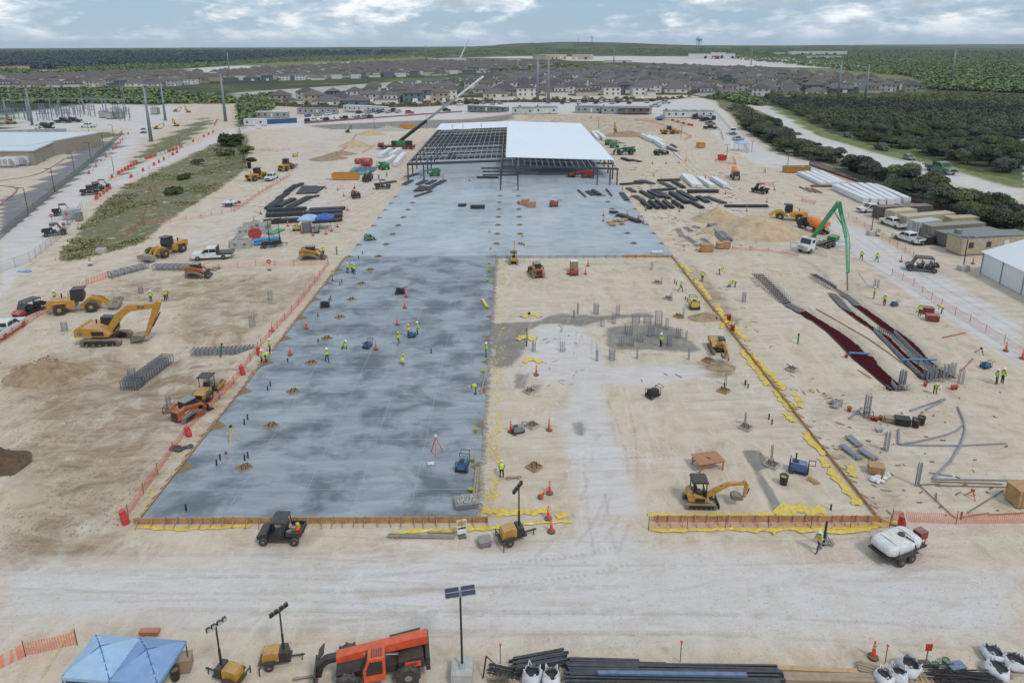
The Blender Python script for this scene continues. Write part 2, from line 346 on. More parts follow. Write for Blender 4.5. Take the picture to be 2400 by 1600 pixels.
MUD=[(Z3([(0,690),(390,675),(560,618),(800,612),(1000,625),(1450,600),(1560,655),(1300,650),(1000,685),(840,735),(620,705),(480,705),(400,745),(345,760),(340,940),(180,1110),(0,1110)]),.8,1.0),
 (Z3([(1040,745),(1180,712),(1560,700),(1780,765),(1800,830),(1940,935),(1890,965),(1450,945),(1150,955),(1060,900)]),.75,1.0),(Z3([(560,600),(800,600),(740,720),(620,720)]),.6,.8),(Z3([(240,1160),(360,1160),(320,1300),(200,1300)]),.75,.8),
 (PF([(1702,1035),(1740,1033),(1782,1068),(1742,1082),(1770,1120),(1806,1180),(1790,1197),(1742,1110)]),1.0,0.3),
 (PF([(1720,240),(1740,232),(2352,440),(2352,455)]),0.3,2),(PF([(700,288),(1000,275),(1180,262),(1180,274),(1000,295),(760,298)]),0.9,4),
 (PF([(1210,880),(1250,880),(1240,905),(1205,905)]),0.6,0.8),(PF([(1650,800),(1700,830),(1720,1010),(1690,960)]),0.35,1.5),(PF([(1600,575),(1760,580),(1760,590),(1600,590)]),0.3,1),
 (PF([(1310,970),(1345,960),(1350,1010),(1320,1000)]),0.6,0.8),(PF([(440,785),(590,785),(590,800),(440,800)]),0.5,0.6)]
GRASS=[(PF([(275,432),(430,358),(548,302),(572,310),(570,385),(520,425),(400,500),(330,556),(215,588),(138,605),(150,568),(195,505)]),0.70,1.6),
 (PF([(258,428),(300,368),(345,330),(470,268),(498,278),(415,338),(330,372)]),0.72,0.8),(PF([(150,312),(215,306),(285,300),(262,322),(215,320),(150,325)]),0.9,1),
 (PF([(540,300),(548,240),(640,236),(560,300)]),1.0,3),(PF([(1640,226),(1700,232),(1790,285),(1880,340),(1980,375),(2352,480),(2352,590),(2000,430),(1900,378),(1780,345),(1700,292),(1650,246)]),0.9,2),
 (PF([(1600,222),(1735,226),(1735,234),(1700,238),(1640,232)]),0.9,2)]
ASPH=[(PF([(158,326),(205,322),(262,325),(282,335),(245,358),(150,432),(62,500),(0,548),(0,452),(60,440),(115,400),(165,360)]),0.9,0.6),(PF([(0,395),(30,400),(38,420),(0,440)]),0.3,0.5),
 (PF([(0,560),(0,545),(30,525),(20,520),(0,530)]),0.6,0.5)]
WILD=[(PF([(1712,226),(1770,262),(1890,312),(2010,352),(2352,440),(2352,180),(2000,190),(1720,215)]),1.0,3),(PF([(0,215),(330,216),(530,236),(540,240),(700,225),(520,200),(300,190),(0,205)]),0.9,6)]
MEADOW_SUNLIT=[(PF([(130,167),(440,159),(560,148),(760,137),(960,128),(1000,134),(700,152),(480,168),(300,174),(130,174)]),1.0,20),(PF([(1700,160),(1860,158),(2050,166),(2352,178),(2352,196),(2100,192),(1950,180)]),1.0,15),(PF([(1350,150),(1700,156),(1640,166),(1400,160)]),.8,12),(PF([(2000,134),(2352,136),(2352,146),(2000,148)]),.7,25),(PF([(1735,236),(1890,318),(2010,358),(2352,440),(2352,418),(2050,348),(1910,306),(1790,250)]),.9,3)]  # far fields coloured bright green as if sunlit; last polygon is plain verge
def build_ground():
    xl=[0.0]; 
    def axis(lo,hi,step,end,growth):
        a=list(np.arange(lo,hi+1e-6,step)); s=step; v=hi
        while v<end: s*=growth; v+=s; a.append(v)
        return a
    right=axis(0,95,0.55,9000,1.11); xs=np.array(sorted(set([-v for v in right]+right)))
    ys=np.array(list(np.arange(12,125,0.5))+list(np.arange(125,235,1.1))+[]); y=235.0; st=1.3; yy=[]
    while y<13500: yy.append(y); y+=st; st*=1.028
    ys=np.concatenate([np.array([-400,-60,-15,2]),ys,np.array(yy)])
    X,Y=np.meshgrid(xs,ys); x=X.ravel(); y=Y.ravel()
    z=base_h(x,y)
    near=(y<315)&(np.abs(x)<140); zz=pit_h(x,y); slab=((x>-30.5)&(x<29.5)&(y>44.5)&(y<290)); rel=relief(x,y)*near*(~slab)*np.where(z>0.5,0,1)*(1+1.8*((x<-31)&(y<112)&(y>44)))
    z=z+zz+np.where(near,rel-0.05*(~slab)*near,0)
    nx,ny=len(xs),len(ys); me=bpy.data.meshes.new('ground')
    i=np.arange(nx*ny).reshape(ny,nx); q=np.stack([i[:-1,:-1],i[:-1,1:],i[1:,1:],i[1:,:-1]],-1).reshape(-1,4)
    me.vertices.add(len(x)); me.vertices.foreach_set('co',np.stack([x,y,z],-1).ravel())
    me.loops.add(q.size); me.loops.foreach_set('vertex_index',q.ravel().astype(np.int32))
    me.polygons.add(len(q)); me.polygons.foreach_set('loop_start',np.arange(0,q.size,4,dtype=np.int32)); me.polygons.foreach_set('loop_total',np.full(len(q),4,np.int32))
    me.update(); me.polygons.foreach_set('use_smooth',np.ones(len(q),bool))
    def weight(lst):
        wv=np.zeros(len(x))
        for poly,k,soft in lst:
            px=[p[0] for p in poly]; py=[p[1] for p in poly]; m=(x>min(px)-soft*3)&(x<max(px)+soft*3)&(y>min(py)-soft*3)&(y<max(py)+soft*3)
            if m.any(): wv[m]=np.maximum(wv[m],k*sst(-soft,soft,polysd(x[m],y[m],poly)))
        return wv
    wild=np.maximum(weight(WILD),sst(472,508,y)); wild=np.maximum(wild,np.maximum(sst(190,230,x)*sst(100,260,y),sst(210,260,-x)*sst(300,330,y)))
    A=np.stack([weight(WHITE),weight(BROWN),weight(MUD),weight(GRASS)],-1).astype(np.float32); B=np.stack([weight(ASPH),wild,weight(MEADOW_SUNLIT),np.ones(len(x))],-1).astype(np.float32)
    for nm,a in (('cover_a',A),('cover_b',B)):
        at=me.attributes.new(nm,'FLOAT_COLOR','POINT'); at.data.foreach_set('color',a.ravel())
    me.materials.append(ground_mat()); return struct(ob('ground',me),label='pale tan dirt and caliche ground of the construction site')
def ground_mat():
    m=bpy.data.materials.new('ground_soil'); m.use_nodes=True; t=m.node_tree; b=t.nodes['Principled BSDF']; lk=t.links.new
    b.inputs['Roughness'].default_value=0.95; b.inputs['Specular IOR Level'].default_value=0.15
    g=nd(t,'ShaderNodeNewGeometry')
    def noise(sc,det=5,rough=0.62,vec=None,dist=0.0,off=0):
        mp=nd(t,'ShaderNodeMapping'); mp.inputs['Scale'].default_value=vec or (1,1,1); mp.inputs['Location'].default_value=(off,off,0); lk(g.outputs['Position'],mp.inputs[0])
        n=nd(t,'ShaderNodeTexNoise'); n.inputs['Scale'].default_value=sc; n.inputs['Detail'].default_value=det; n.inputs['Roughness'].default_value=rough; n.inputs['Distortion'].default_value=dist
        lk(mp.outputs[0],n.inputs['Vector']); return n.outputs[0]
    def ramp(src,pts):
        r=nd(t,'ShaderNodeValToRGB'); e=r.color_ramp.elements
        e[0].position,e[0].color=pts[0][0],(*pts[0][1],1); e[1].position,e[1].color=pts[-1][0],(*pts[-1][1],1)
        for p,c in pts[1:-1]: e.new(p).color=(*c,1)
        lk(src,r.inputs[0]); return r.outputs[0]
    def mt(op,a,bb=None,clamp=False):
        n=nd(t,'ShaderNodeMath',operation=op,use_clamp=clamp)
        for i,s in enumerate((a,bb)):
            if s is None: continue
            if isinstance(s,(int,float)): n.inputs[i].default_value=s
            else: lk(s,n.inputs[i])
        return n.outputs[0]
    def mix(f,a,bb,mode='MIX'):
        n=nd(t,'ShaderNodeMixRGB',blend_type=mode)
        for i,s in enumerate((f,a,bb)):
            if isinstance(s,(int,float)): n.inputs[i].default_value=s
            elif isinstance(s,tuple): n.inputs[i].default_value=(*s,1)
            else: lk(s,n.inputs[i])
        return n.outputs[0]
    aa=nd(t,'ShaderNodeAttribute',attribute_name='cover_a'); ab=nd(t,'ShaderNodeAttribute',attribute_name='cover_b')
    sa=nd(t,'ShaderNodeSeparateColor'); lk(aa.outputs['Color'],sa.inputs[0]); sb=nd(t,'ShaderNodeSeparateColor'); lk(ab.outputs['Color'],sb.inputs[0])
    big=noise(0.05,3,0.6,dist=0.8); mid=noise(0.35,5,0.68,dist=0.5); fine=noise(5,3,0.7); streak=noise(0.5,6,0.74,(0.30,1,1),1.4); streak2=noise(0.6,5,0.72,(1,0.3,1),1.6,31); vf=noise(14,1,0.7)
    def edge(wt,amp,lo=0.42,hi=0.58):
        return ramp_f(mt('ADD',wt,mt('MULTIPLY',mt('SUBTRACT',mid,0.5),amp)),lo,hi)
    def ramp_f(s,lo,hi):
        n=nd(t,'ShaderNodeMapRange',interpolation_type='SMOOTHSTEP'); lk(s,n.inputs[0]); n.inputs[1].default_value=lo; n.inputs[2].default_value=hi; return n.outputs[0]
    tan=ramp(mid,[(0.25,lin((164,146,123))),(0.5,lin((194,178,157))),(0.75,lin((211,200,184)))])
    tan=mix(ramp_f(big,0.42,0.62),tan,ramp(streak,[(0.3,lin((173,155,133))),(0.7,lin((210,199,184)))]))
    tan=mix(mt('MULTIPLY',ramp_f(streak2,0.50,0.62),0.55),tan,lin((202,193,180)))
    brown=ramp(streak,[(0.28,lin((108,90,71))),(0.5,lin((150,129,107))),(0.72,lin((183,164,144)))])
    col=mix(mt('MULTIPLY',ramp_f(mt('ADD',sa.outputs[1],mt('MULTIPLY',mt('SUBTRACT',mid,0.5),2.4)),0.15,0.95),0.95),tan,brown)
    gr=ramp(mid,[(0.28,lin((70,76,48))),(0.45,lin((98,101,70))),(0.58,lin((132,126,96))),(0.75,lin((172,158,130)))])
    gr=mix(mt('MULTIPLY',ramp_f(fine,0.35,0.75),0.55),gr,lin((74,80,50)))
    col=mix(edge(aa.outputs['Alpha'],1.7,0.34,0.66),col,gr)
    wd=ramp(noise(0.012,5,0.7,dist=0.6),[(0.30,lin((48,57,42))),(0.48,lin((66,74,50))),(0.60,lin((98,106,64))),(0.74,lin((134,136,88)))])
    col=mix(edge(sb.outputs[1],0.5),col,wd)
    col=mix(edge(sb.outputs[2],0.5),col,ramp(mid,[(0.3,lin((88,94,58))),(0.55,lin((118,122,76))),(0.75,lin((148,146,100)))]))
    wh=ramp(streak,[(0.25,lin((182,172,162))),(0.5,lin((198,193,190))),(0.75,lin((208,207,207)))])
    wh=mix(mt('MULTIPLY',ramp_f(mid,0.55,0.75),0.5),wh,lin((178,165,146)))
    col=mix(mt('MULTIPLY',ramp_f(mt('ADD',sa.outputs[0],mt('MULTIPLY',mt('SUBTRACT',big,0.5),0.5)),0.15,0.85),0.95),col,wh)
    md=ramp(mid,[(0.3,lin((104,101,95))),(0.6,lin((134,130,123))),(0.8,lin((165,158,147)))])
    col=mix(mt('MULTIPLY',edge(sa.outputs[2],1.5,0.28,0.72),.92),col,md)
    asx=ramp(mid,[(0.3,lin((104,105,108))),(0.7,lin((138,138,139)))])
    col=mix(edge(sb.outputs[0],0.05,0.4,0.6),col,asx)
    col=mix(mt('MULTIPLY',ramp_f(vf,0.58,0.72),0.24),col,lin((214,207,195)))
    col=mix(mt('MULTIPLY',ramp_f(fine,0.56,0.76),0.20),col,lin((130,115,94)))
    def trk(rot,sc,dist,off):
        mp=nd(t,'ShaderNodeMapping'); mp.inputs['Rotation'].default_value=(0,0,rot); mp.inputs['Location'].default_value=(off,off,0); lk(g.outputs['Position'],mp.inputs[0])
        w_=nd(t,'ShaderNodeTexWave'); w_.inputs['Scale'].default_value=sc; w_.inputs['Distortion'].default_value=dist; w_.inputs['Detail'].default_value=2; w_.inputs['Detail Scale'].default_value=.12; lk(mp.outputs[0],w_.inputs['Vector']); return w_.outputs['Fac']
    site=mt('SUBTRACT',1.0,mt('MAXIMUM',sb.outputs[1],mt('MAXIMUM',aa.outputs['Alpha'],sb.outputs[0])),True)
    t1=mt('MULTIPLY',ramp_f(trk(1.5,.16,9,3),.86,.97),ramp_f(big,.44,.56)); t2=mt('MULTIPLY',ramp_f(trk(.25,.13,11,17),.88,.97),ramp_f(streak2,.45,.6))
    col=mix(mt('MULTIPLY',mt('MULTIPLY',t1,site),.14),col,lin((156,138,115))); col=mix(mt('MULTIPLY',mt('MULTIPLY',t2,site),.16),col,lin((212,203,190)))
    lk(col,b.inputs['Base Color'])
    hsum=mt('ADD',noise(1.3,3,0.7,(0.6,1,1)),mt('MULTIPLY',fine,.35))
    bp=nd(t,'ShaderNodeBump'); bp.inputs['Strength'].default_value=0.55; bp.inputs['Distance'].default_value=0.25; lk(hsum,bp.inputs['Height']); lk(bp.outputs[0],b.inputs['Normal'])
    return m
ground=build_ground()
# ---------------------------------------------------------------- slab, steel frame, formwork, trenches
ZS=0.45
XL,XM,XR=-29.2,-2.9,28.4
def BY(v): return (v-199)*.947+188
Y0=G(700,1212,ZS).y; Y1=G(1200,599,ZS).y; Y2=289.0
def slab_mat(name,dark,mid,light,t0,t1):
    m=bpy.data.materials.new(name); m.use_nodes=True; t=m.node_tree; b=t.nodes['Principled BSDF']; lk=t.links.new
    g=nd(t,'ShaderNodeNewGeometry')
    def noise(sc,vec,det,dist):
        mp=nd(t,'ShaderNodeMapping'); mp.inputs['Scale'].default_value=vec; lk(g.outputs['Position'],mp.inputs[0]); n=nd(t,'ShaderNodeTexNoise')
        n.inputs['Scale'].default_value=sc; n.inputs['Detail'].default_value=det; n.inputs['Roughness'].default_value=0.62; n.inputs['Distortion'].default_value=dist; lk(mp.outputs[0],n.inputs['Vector']); return n.outputs[0]
    def ramp(src,pts):
        r=nd(t,'ShaderNodeValToRGB'); e=r.color_ramp.elements
        e[0].position,e[0].color=pts[0][0],(*pts[0][1],1); e[1].position,e[1].color=pts[-1][0],(*pts[-1][1],1)
        for p,c in pts[1:-1]: e.new(p).color=(*c,1)
        lk(src,r.inputs[0]); return r.outputs[0]
    n1=noise(0.27,(0.8,1.0,1),8,0.3); n2=noise(0.9,(0.30,1.2,1),8,0.5); n3=noise(0.055,(1,1,1),3,0.2)
    base=ramp(n2,[(0.3,lin(mid)),(0.72,lin(light))])
    f=ramp(n1,[(t0,(0,0,0)),(t1,(1,1,1))])
    x=nd(t,'ShaderNodeMixRGB'); lk(f,x.inputs[0]); lk(base,x.inputs[1])
    dk=ramp(n2,[(0.3,lin([c*0.92 for c in dark])),(0.75,lin([min(255,c*1.12) for c in dark]))]); lk(dk,x.inputs[2])
    mp=nd(t,'ShaderNodeMapping'); mp.inputs['Scale'].default_value=(1/6.5,1/7.6,0); lk(g.outputs['Position'],mp.inputs[0]); fl=nd(t,'ShaderNodeVectorMath'); fl.operation='FLOOR'; lk(mp.outputs[0],fl.inputs[0]); wn=nd(t,'ShaderNodeTexWhiteNoise'); lk(fl.outputs[0],wn.inputs['Vector'])
    pm=nd(t,'ShaderNodeMixRGB'); pm.blend_type='MULTIPLY'; pm.inputs[0].default_value=1; lk(x.outputs[0],pm.inputs[1]); lk(ramp(wn.outputs['Value'],[(0,(.93,.93,.94)),(1,(1.04,1.04,1.03))]),pm.inputs[2]); x=pm
    y=nd(t,'ShaderNodeMixRGB'); y.blend_type='MULTIPLY'; y.inputs[0].default_value=0.8; lk(x.outputs[0],y.inputs[1]); lk(ramp(n3,[(0.3,(0.84,0.86,0.88)),(0.7,(1.08,1.08,1.07))]),y.inputs[2])
    lk(y.outputs[0],b.inputs['Base Color']); b.inputs['Roughness'].default_value=0.55; b.inputs['Specular IOR Level'].default_value=0.35
    return m
def P3(v,z): return (v[0],v[1],z)
m_front=slab_mat('new_concrete',(100,107,113),(130,138,145),(164,170,175),0.455,0.625); m_back=slab_mat('cured_concrete',(142,150,156),(157,165,171),(180,187,192),0.50,0.72)
fs=struct(MB().box((XL+XM)/2,(Y0+Y1)/2,ZS/2-0.1,XM-XL,Y1-Y0-0.06,ZS+0.2).o('front_slab',m_front),label='new blue-grey concrete slab with darker damp patches')
bs=struct(MB().box((XL+XR)/2,(Y1+Y2)/2,ZS/2-0.1,XR-XL,Y2-Y1,ZS+0.2).o('back_slab',m_back),label='paler cured concrete slab under the steel frame')
m_joint=mat('saw_cut',(158,169,179),0.8,dust=0,var=0.2,scale=0.8); m_wood=mat('form_wood',(178,132,84),0.8,var=0.3,scale=2,dust=0.3); m_stake=mat('stake_wood',(150,128,104),0.85,dust=0.3)
m_pit=mat('pocket_soil',(128,108,84),0.95,dust=0); m_blk=mat('black_metal',(34,35,38),0.5,dust=0.05); m_reb=mat('rebar_grey',(134,140,147),0.7,var=0.25,scale=4,dust=0.1)
y=Y0+3.5
while y<Y1-2:
    a,b=(XL+1,XM-0.6); MB().box((a+b)/2,y,ZS+0.004,b-a,0.05,0.006).o('joint_line',m_joint,fs); y+=3.78
for x in (-22.8,-17.2,-12.8,-8.2): MB().box(x,(Y0+Y1)/2,ZS+0.006,0.035,Y1-Y0-3,0.006).o('joint_line',m_joint,fs)
def pocket(parent,x,y,r,h=None):
    c=(x,y); z=ZS+0.006; MB().add([(x-r,y,z),(x,y-r,z),(x+r,y,z),(x,y+r,z)],[(0,1,2,3)]).o('column_pocket',m_pit,parent)
    q=[(x-r,y),(x,y-r),(x+r,y),(x,y+r)]; m=MB()
    for i in range(4): m.beam((*q[i],ZS+0.05),(*q[(i+1)%4],ZS+0.05),0.06,0.1)
    f=m.o('pocket_frame',m_stake,parent)
    m=MB()
    for dx,dy in ((-.2,-.2),(.2,-.2),(.2,.2),(-.2,.2)): m.cyl((x+dx,y+dy,ZS),(x+dx,y+dy,ZS+0.35),0.03,n=5)
    m.o('anchor_bolts',m_blk,parent)
ROWS=[G(1200,v,ZS).y for v in (600,631,663,700,742,791,848,915,995,1093)]
for yy in ROWS:
    pocket(fs,-23.6,yy,0.75); m=MB()
    MB().add([(XL+.01,yy-1,ZS+.006),(XL+1.3,yy,ZS+.006),(XL+.01,yy+1,ZS+.006)],[(0,1,2)]).o('edge_pocket',m_pit,fs)
    MB().add([(XM-.01,yy-.8,ZS+.006),(XM-.01,yy+.8,ZS+.006),(XM-0.9,yy,ZS+.006)],[(0,1,2)]).o('edge_pocket',m_pit,fs)
    pp=Vector((1.6,yy,0))
for v in (460,475,491,509,527.6,548.5,572):
    yy=G(1200,v,ZS).y
    for x in (-23.6,-2.9,1.6,22.8): pocket(bs,x,yy,0.7)
    for s,x in ((1,XL),(-1,XR)): MB().add([(x+s*.01,yy-1,ZS+.006),(x+s*.01,yy+1,ZS+.006),(x+s*1.3,yy,ZS+.006)],[(0,1,2) if s<0 else (0,2,1)]).o('edge_pocket',m_pit,bs)
# marks sprayed and bolted on the slab
m_yel=mat('bucket_yellow',(205,212,40),0.5,dust=0.05); m_plas=mat('yellow_plastic',(216,188,66),0.35,var=0.25,scale=3,dust=0.15)
# steel frame ------------------------------------------------------
m_steel=mat('dark_steel',(58,64,71),0.55,var=0.2,scale=0.8,dust=0.1); m_galv=mat('galvanised',(138,145,150),0.45,metal=0.2,dust=0.05); m_roof=mat('roof_sheet',(218,226,233),0.5,var=0.02,scale=0.1,dust=0.0)
def rh(x): return 4.95+1.0*(1-abs(x+1)/31)
sb=root('steel_building'); tag(sb,'open dark steel frame building with a half finished white roof on the slab','building'); sb.location=(0,0,0)
RY=[BY(199+i*9.45) for i in range(12)]
for i,yy in enumerate(RY):
    for x in (XL+.3,-24.5,-2.9,1.6,22.8,XR-.3):
        z1=rh(x); MB().box(x,yy,(ZS+z1-.5)/2,0.28 if abs(x)<10 else 0.34,0.34,z1-.5-ZS,0).o('column',m_steel,sb)
    MB().beam((XL+.1,yy,rh(XL)-.25),(-1,yy,rh(-1)-.25),0.22,0.55).o('rafter',m_steel,sb); MB().beam((-1,yy,rh(-1)-.25),(XR-.1,yy,rh(XR)-.25),0.22,0.55).o('rafter',m_steel,sb)
for x in (-2.9,1.6):
    MB().box(x,BY(183),(ZS+5.9)/2,0.3,0.36,5.9-ZS).o('column',m_steel,sb); MB().box(x,BY(190.5),(ZS+5.5)/2,0.3,0.36,5.5-ZS).o('column',m_steel,sb)
    MB().beam((x,BY(183),5.6),(x,BY(199),5.6),0.2,0.4).o('tie_beam',m_steel,sb)
for x in (XR-.3,XR-2.2,22.8): MB().box(x,BY(190),(ZS+4.6)/2,0.34,0.36,4.6-ZS).o('column',m_steel,sb)
MB().beam((3,BY(190),5.6),(XR,BY(190),4.75),0.22,0.5).o('rafter',m_steel,sb)
for y_,z_,a,b in ((183.5,5.3,-7.5,2.5),(184,4.3,-7.5,1.8),(186,5.75,-8,8),(190.5,5.5,-3,4),(186,4.6,1.6,7)): MB().beam((a,BY(y_),z_),(b,BY(y_),z_),0.16,0.42).o('header_beam',m_steel,sb)
# purlins: run along the building, thin grey; sub-beams across
x=XL+.5; k=0
while x<-1.2:
    MB().box(x,(BY(199.2)+BY(303))/2,rh(x)+.12,0.13,98,0.15).o('purlin',m_galv,sb); x+=1.62*random.choice((1,1,1,.93,1.07))
x=0.2
while x<XR:
    MB().box(x,BY(195),rh(x)+.10,0.10,11.5 if x>3 else 13,0.2).o('purlin',m_galv,sb); x+=1.62
yy=BY(200.6)
while yy<BY(292):
    MB().beam((XL+.2,yy,rh(XL)-.18),(-1,yy,rh(-1)-.18),0.12,0.24).o('joist',m_steel,sb); yy+=(5.4 if yy<BY(232) else 3.2)*random.uniform(.8,1.25)
for x in (XL+.25,XR-.2): MB().box(x,BY(250),rh(x)-.15,0.25,98,0.45).o('eave_beam',m_steel,sb)
m=MB(); t=.12
def sheet(x0,x1,y0,y1):
    return MB().add([(x0,y0,rh(x0)+.26),(x1,y0,rh(x1)+.26),(x1,y1,rh(x1)+.26),(x0,y1,rh(x0)+.26),(x0,y0,rh(x0)+.4),(x1,y0,rh(x1)+.4),(x1,y1,rh(x1)+.4),(x0,y1,rh(x0)+.4)],[(0,3,2,1),(4,5,6,7),(0,1,5,4),(1,2,6,5),(2,3,7,6),(3,0,4,7)])
x0=-1.6; n=14; w_=(XR+.5-x0)/n
for i in range(n): sheet(x0+i*w_+.002,x0+(i+1)*w_-.002,BY(202),BY(304)).o('roof_panel',m_roof,sb)
for i in range(12): sheet(XL-.3+i*2.32+.01,XL-.3+(i+1)*2.32-.01,BY(281)+random.choice((0,0,0,-1.2)),BY(304)).o('roof_panel',m_roof,sb)
MB().box(-1.72,BY(242),rh(-1)+.33,0.12,73,0.3).o('roof_edge_trim',m_plas,sb)
# timber forms -----------------------------------------------------
def formwork(p,q,label,h=0.5,step=0.95,side=-1,twin=False,kick=0.7):
    """p,q world xy along the form; boards end to end, braces outside"""
    r=root('timber_formwork'); tag(r,label,'formwork'); P=Vector((*p,0)); Q=Vector((*q,0)); d=(Q-P); L_=d.length; d.normalize(); nrm=Vector((-d.y,d.x,0))*side
    k=max(1,round(L_/4.9))
    for i in range(k):
        a=P+d*(L_*i/k+.02); b=P+d*(L_*(i+1)/k-.02); j=random.uniform(-.02,.02)
        MB().beam((a.x,a.y,h/2+j),(b.x,b.y,h/2+j+random.uniform(-.02,.02)),0.05,h).o('form_board',m_wood,r)
    s=0.4
    while s<L_:
        a=P+d*s; b=a+nrm*kick*random.uniform(.7,1.1)+d*random.uniform(-.12,.12); h2=h*random.uniform(.85,1.15)
        MB().beam((a.x,a.y,h2),(b.x,b.y,0.03),0.05,0.09).beam((a.x+nrm.x*.06,a.y+nrm.y*.06,-.1),(a.x+nrm.x*.06,a.y+nrm.y*.06,h2+.12),.06,.05).o('brace',m_stake,r); s+=step*random.uniform(.8,1.25)
    return r
formwork((XL-.6,Y0-.12),(XM+.9,Y0-.12),'timber slab edge form along the front of the blue-grey slab',h=.55)
formwork((XL-.12,Y1),(XL-.12,Y0-.1),'long timber slab edge form down the brown dirt side of the slab',h=.5,step=1.25)
pR0=G(1530,1222); pR1=G(2062,1222)
formwork((pR0.x,pR0.y),(pR1.x,pR1.y),'timber edge form wrapped in yellow plastic beside the water trailer',h=.55)
pe=G(1574,602); formwork((pe.x,pe.y),(pR1.x,pR1.y-.1),'long timber edge form running from the back slab to the front right corner',h=.32,step=1.6,side=1)
pm=G(1165,603); formwork((pm.x+.4,pm.y-.3),(pe.x-.5,pe.y-.3),'timber edge form below the pale back slab beside the mini excavator',h=.45,step=1.7)
# rebar dowels along the open slab edge
def stubs(n,fx,name,label,cat,h=(.3,.6),r=.018,m=None):
    b=MB()
    for i in range(n):
        x,y,z=fx(i/n); hh=random.uniform(*h); b.cyl((x,y,z-.05),(x+random.uniform(-.1,.1),y+random.uniform(-.1,.1),z+hh),r,n=4)
    o=b.o(name,m or m_reb); struct(o,'stuff',label); return o
b=MB()
for i in range(330):
    y=Y0+.5+(Y1-Y0-1)*i/330; z=random.uniform(.1,.35); b.beam((XM,y,z),(XM+random.uniform(.25,.6),y+random.uniform(-.2,.2),z+random.uniform(-.08,.03)),.03,.03)
struct(b.o('rebar_dowels',m_reb),'stuff','grey rebar dowels sticking out of the slab edge')
# crumpled yellow plastic ------------------------------------------
def plastic(pts,w,label,z=0.0,amp=.07,m=None,seg=.35,name='plastic_sheet'):
    P=[Vector((*q,0)) for q in PN(pts)]; vs=[];fs_=[]; rows=[]; NW=6; rnd=random.Random(len(pts)*7+int(w*100))
    for a,c in zip(P[:-1],P[1:]):
        l=(c-a).length; n=max(1,int(l/seg)); d=(c-a).normalized(); nn=Vector((-d.y,d.x,0))
        for i in range(n): rows.append((a+d*(l*i/n),nn))
    rows.append((P[-1],nn))
    for j,(p,n_) in enumerate(rows):
        wj=w*rnd.uniform(.55,1.15); sh=rnd.uniform(-.2,.2)*w
        for k in range(NW):
            u=(k/(NW-1)-.5); q=p+n_*(u*wj+sh); vs.append((q.x,q.y,z+.05+rnd.random()*amp*(1.3-abs(u)*1.6)))
    for j in range(len(rows)-1):
        for k in range(NW-1): fs_.append((j*NW+k,j*NW+k+1,(j+1)*NW+k+1,(j+1)*NW+k))
    o=MB().add(vs,fs_).o(name,m or m_plas); return tag(o,label,'plastic sheet','loose yellow plastic sheeting')
plastic([(325,1235),(420,1240),(520,1236),(590,1232)],.45,'thin yellow plastic strip at the corner form beside the red post')
plastic([(920,1250),(1010,1243),(1100,1241),(1175,1236)],.55,'yellow plastic strip lying in front of the slab edge form')
plastic([(1130,1195),(1190,1205),(1240,1200),(1290,1198)],.9,'wide yellow plastic sheet behind the light tower by the slab')
plastic([(1225,1228),(1290,1224),(1340,1222)],.35,'narrow yellow plastic roll right of the light tower trailer')
plastic([(1305,1214),(1330,1205)],.7,'crumpled yellow plastic scrap beside the orange post')
plastic([(1518,1205),(1600,1212),(1680,1207),(1760,1207),(1815,1206)],.55,'yellow plastic strip on the inner side of the front right form')
plastic([(1820,1208),(1880,1192),(1935,1200)],1.6,'large folded yellow plastic sheet beside the grey wet strip')
plastic([(1520,1240),(1600,1245),(1700,1238),(1760,1243),(1850,1238)],.5,'yellow plastic strip lying outside the front right form')
plastic([(1850,1240),(1950,1242),(2010,1240),(2100,1222)],.8,'wide yellow plastic wrapped round the front right corner')
plastic([(1808,1250),(1832,1240)],.4,'short yellow plastic tail pointing at the walking worker')
for a,lab in (([(1585,615),(1608,640),(1622,655)],'at the back slab corner'),([(1630,655),(1655,690),(1665,705)],'by the yellow plate compactor'),([(1680,715),(1700,755),(1690,770)],'above the red drum'),([(1712,755),(1735,785),(1755,800)],'under the red and white drum'),
  ([(1738,820),(1775,870),(1800,905)],'beside the brown soil disc'),([(1760,830),(1830,905),(1835,915)],'alongside the diagonal form near the green pipe'),([(1815,915),(1855,965)],'where the diagonal form bends'),([(1840,968),(1860,990)],'below the two black stubs'),
  ([(1885,1015),(1920,1055),(1935,1067)],'on the diagonal form beside the grey pipe bundles'),([(1925,1075),(1938,1095)],'between two long plastic strips'),([(1943,1098),(1975,1140),(2000,1165),(2010,1185)],'running to the front right corner'),
  ([(1858,925),(1875,935),(1870,955)],'beside the brown wooden scraps'),([(1680,735),(1655,745)],'folded outside the diagonal form'),([(1620,640),(1600,620)],'crumpled near the standing worker'),([(1990,1090),(1998,1118)],'on the outer side of the diagonal form')):
    plastic(a,.85,'yellow plastic sheet '+lab,amp=.12)
for x,y,rr,lab in ((1233,795,.95,'round yellow plastic disc on the grey mud'),(1248,848,.8,'yellow plastic round a column pocket beside the mud'),(1245,742,.9,'pale yellow plastic patch with a black bucket')):
    p=G(x,y); plastic([(x-22,y+2),(x,y-6),(x+22,y+2)],rr*1.2,lab,amp=.12)
